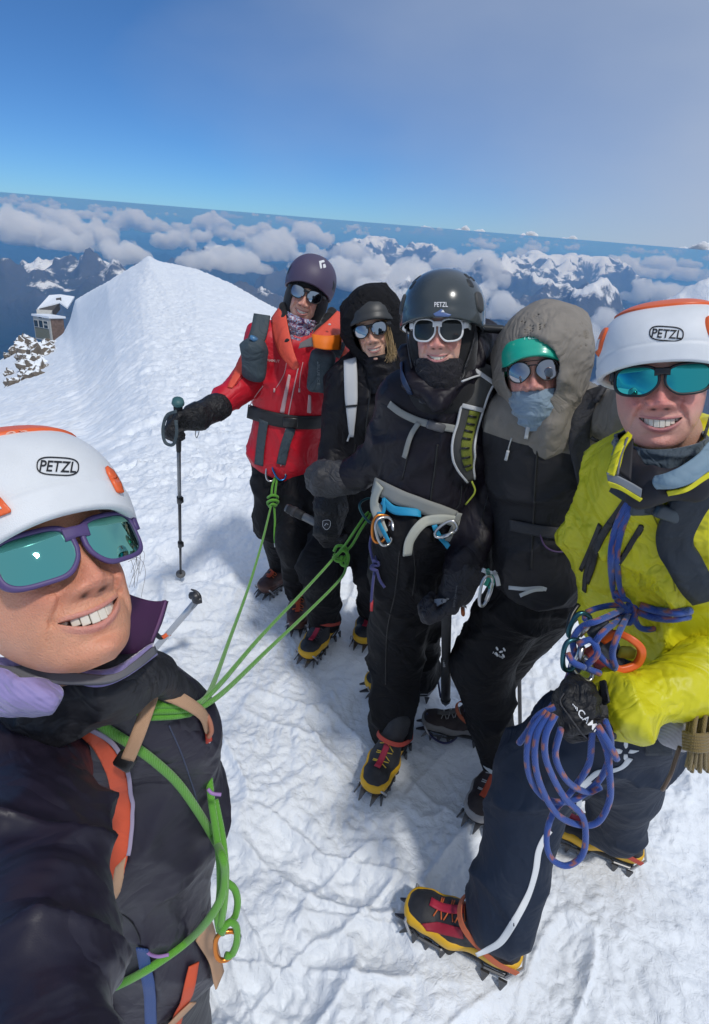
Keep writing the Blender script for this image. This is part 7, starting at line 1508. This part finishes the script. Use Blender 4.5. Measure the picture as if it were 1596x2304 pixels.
brope([(1290, 1482, 1.08), (1280, 1520, 1.10), (1262, 1560, 1.11), (1240, 1592, 1.10)], .0062); brope([(1278, 1470, 1.05), (1290, 1490, 1.04), (1315, 1502, 1.05)], .0062)
brope([(1250, 1590, 1.02), (1212, 1610, 1.03), (1185, 1650, 1.06), (1168, 1672, 1.08)], .0062)
zc_ = 1.06
for pth in ([(1232, 1600, 1.02), (1195, 1650, 1.02), (1186, 1710, 1.04), (1200, 1765, 1.07), (1235, 1800, 1.10), (1290, 1800, 1.12), (1345, 1760, 1.10), (1370, 1710, 1.06), (1374, 1660, 1.02), (1362, 1622, 1.00)],
            [(1240, 1605, 1.01), (1210, 1650, 1.01), (1204, 1710, 1.03), (1218, 1770, 1.06), (1252, 1830, 1.09), (1300, 1855, 1.11), (1345, 1850, 1.10), (1372, 1800, 1.07), (1372, 1740, 1.04), (1366, 1690, 1.02), (1345, 1640, 1.00)],
            [(1250, 1608, 1.00), (1228, 1655, 1.00), (1228, 1705, 1.02), (1250, 1760, 1.05), (1275, 1800, 1.07), (1310, 1835, 1.09), (1318, 1880, 1.11), (1310, 1925, 1.13), (1275, 1948, 1.14), (1240, 1930, 1.14), (1230, 1885, 1.13), (1245, 1830, 1.12), (1290, 1775, 1.10), (1325, 1720, 1.06), (1332, 1660, 1.02), (1335, 1625, 1.00)],
            [(1262, 1640, 1.00), (1250, 1700, 1.03), (1275, 1755, 1.06), (1320, 1782, 1.10), (1352, 1770, 1.09)],
            [(1345, 1632, .99), (1362, 1660, .99), (1380, 1690, 1.00), (1388, 1708, 1.01)]):
    brope(pth, .0062, name='coil')
# ================================================================ ice axe behind the nearest person, hut, rocks
xa_, xb_ = G(441, 1354, .42), G(322, 1490, .0); dzA = (xa_-CO)@CF; dzB = (xb_-CO)@CF
a2 = ice_axe(xa_, xb_, 'silver ice axe with orange clip planted in the snow beyond the plum collar', mat('bright_alu_shaft', (.50, .51, .53), .3, metal=.8), w=.014, Rside=CR*.2+CF, head=False, spike=False)
V, Fc = tube_vf(catmull([Pz(430, 1340, dzA-.02), Pz(442, 1340, dzA-.03), Pz(441, 1351, dzA-.03), Pz(453, 1349, dzA-.02)], 5), .016, 8); MB().add(V, Fc).build('axe_head', dm, a2)
V, Fc = tube_vf(catmull([Pz(448, 1354, dzA-.02), Pz(448, 1341, dzA-.03), Pz(441, 1331, dzA-.03), Pz(430, 1326, dzA-.03)], 5), np.linspace(.013, .003, 16), 6); MB().add(V, Fc).build('pick', dm, a2)
f_ = .62; zq = dzA*(1-f_)+dzB*f_-.02
V, Fc = ribbon_vf(catmull([Pz(352, 1426, zq), Pz(362, 1434, zq-.01), Pz(374, 1430, zq)], 5), np.tile(-CF, (11, 1)), .018, .010); MB().add(V, Fc).build('rubber_band', blk2, a2); V, Fc = ribbon_vf(catmull([Pz(368, 1434, zq-.01), Pz(376, 1428, zq-.01), Pz(382, 1426, zq)], 5), np.tile(-CF, (11, 1)), .018, .010); MB().add(V, Fc).build('orange_clip', mat('orange_plastic', (.75, .12, .03), .4), a2)
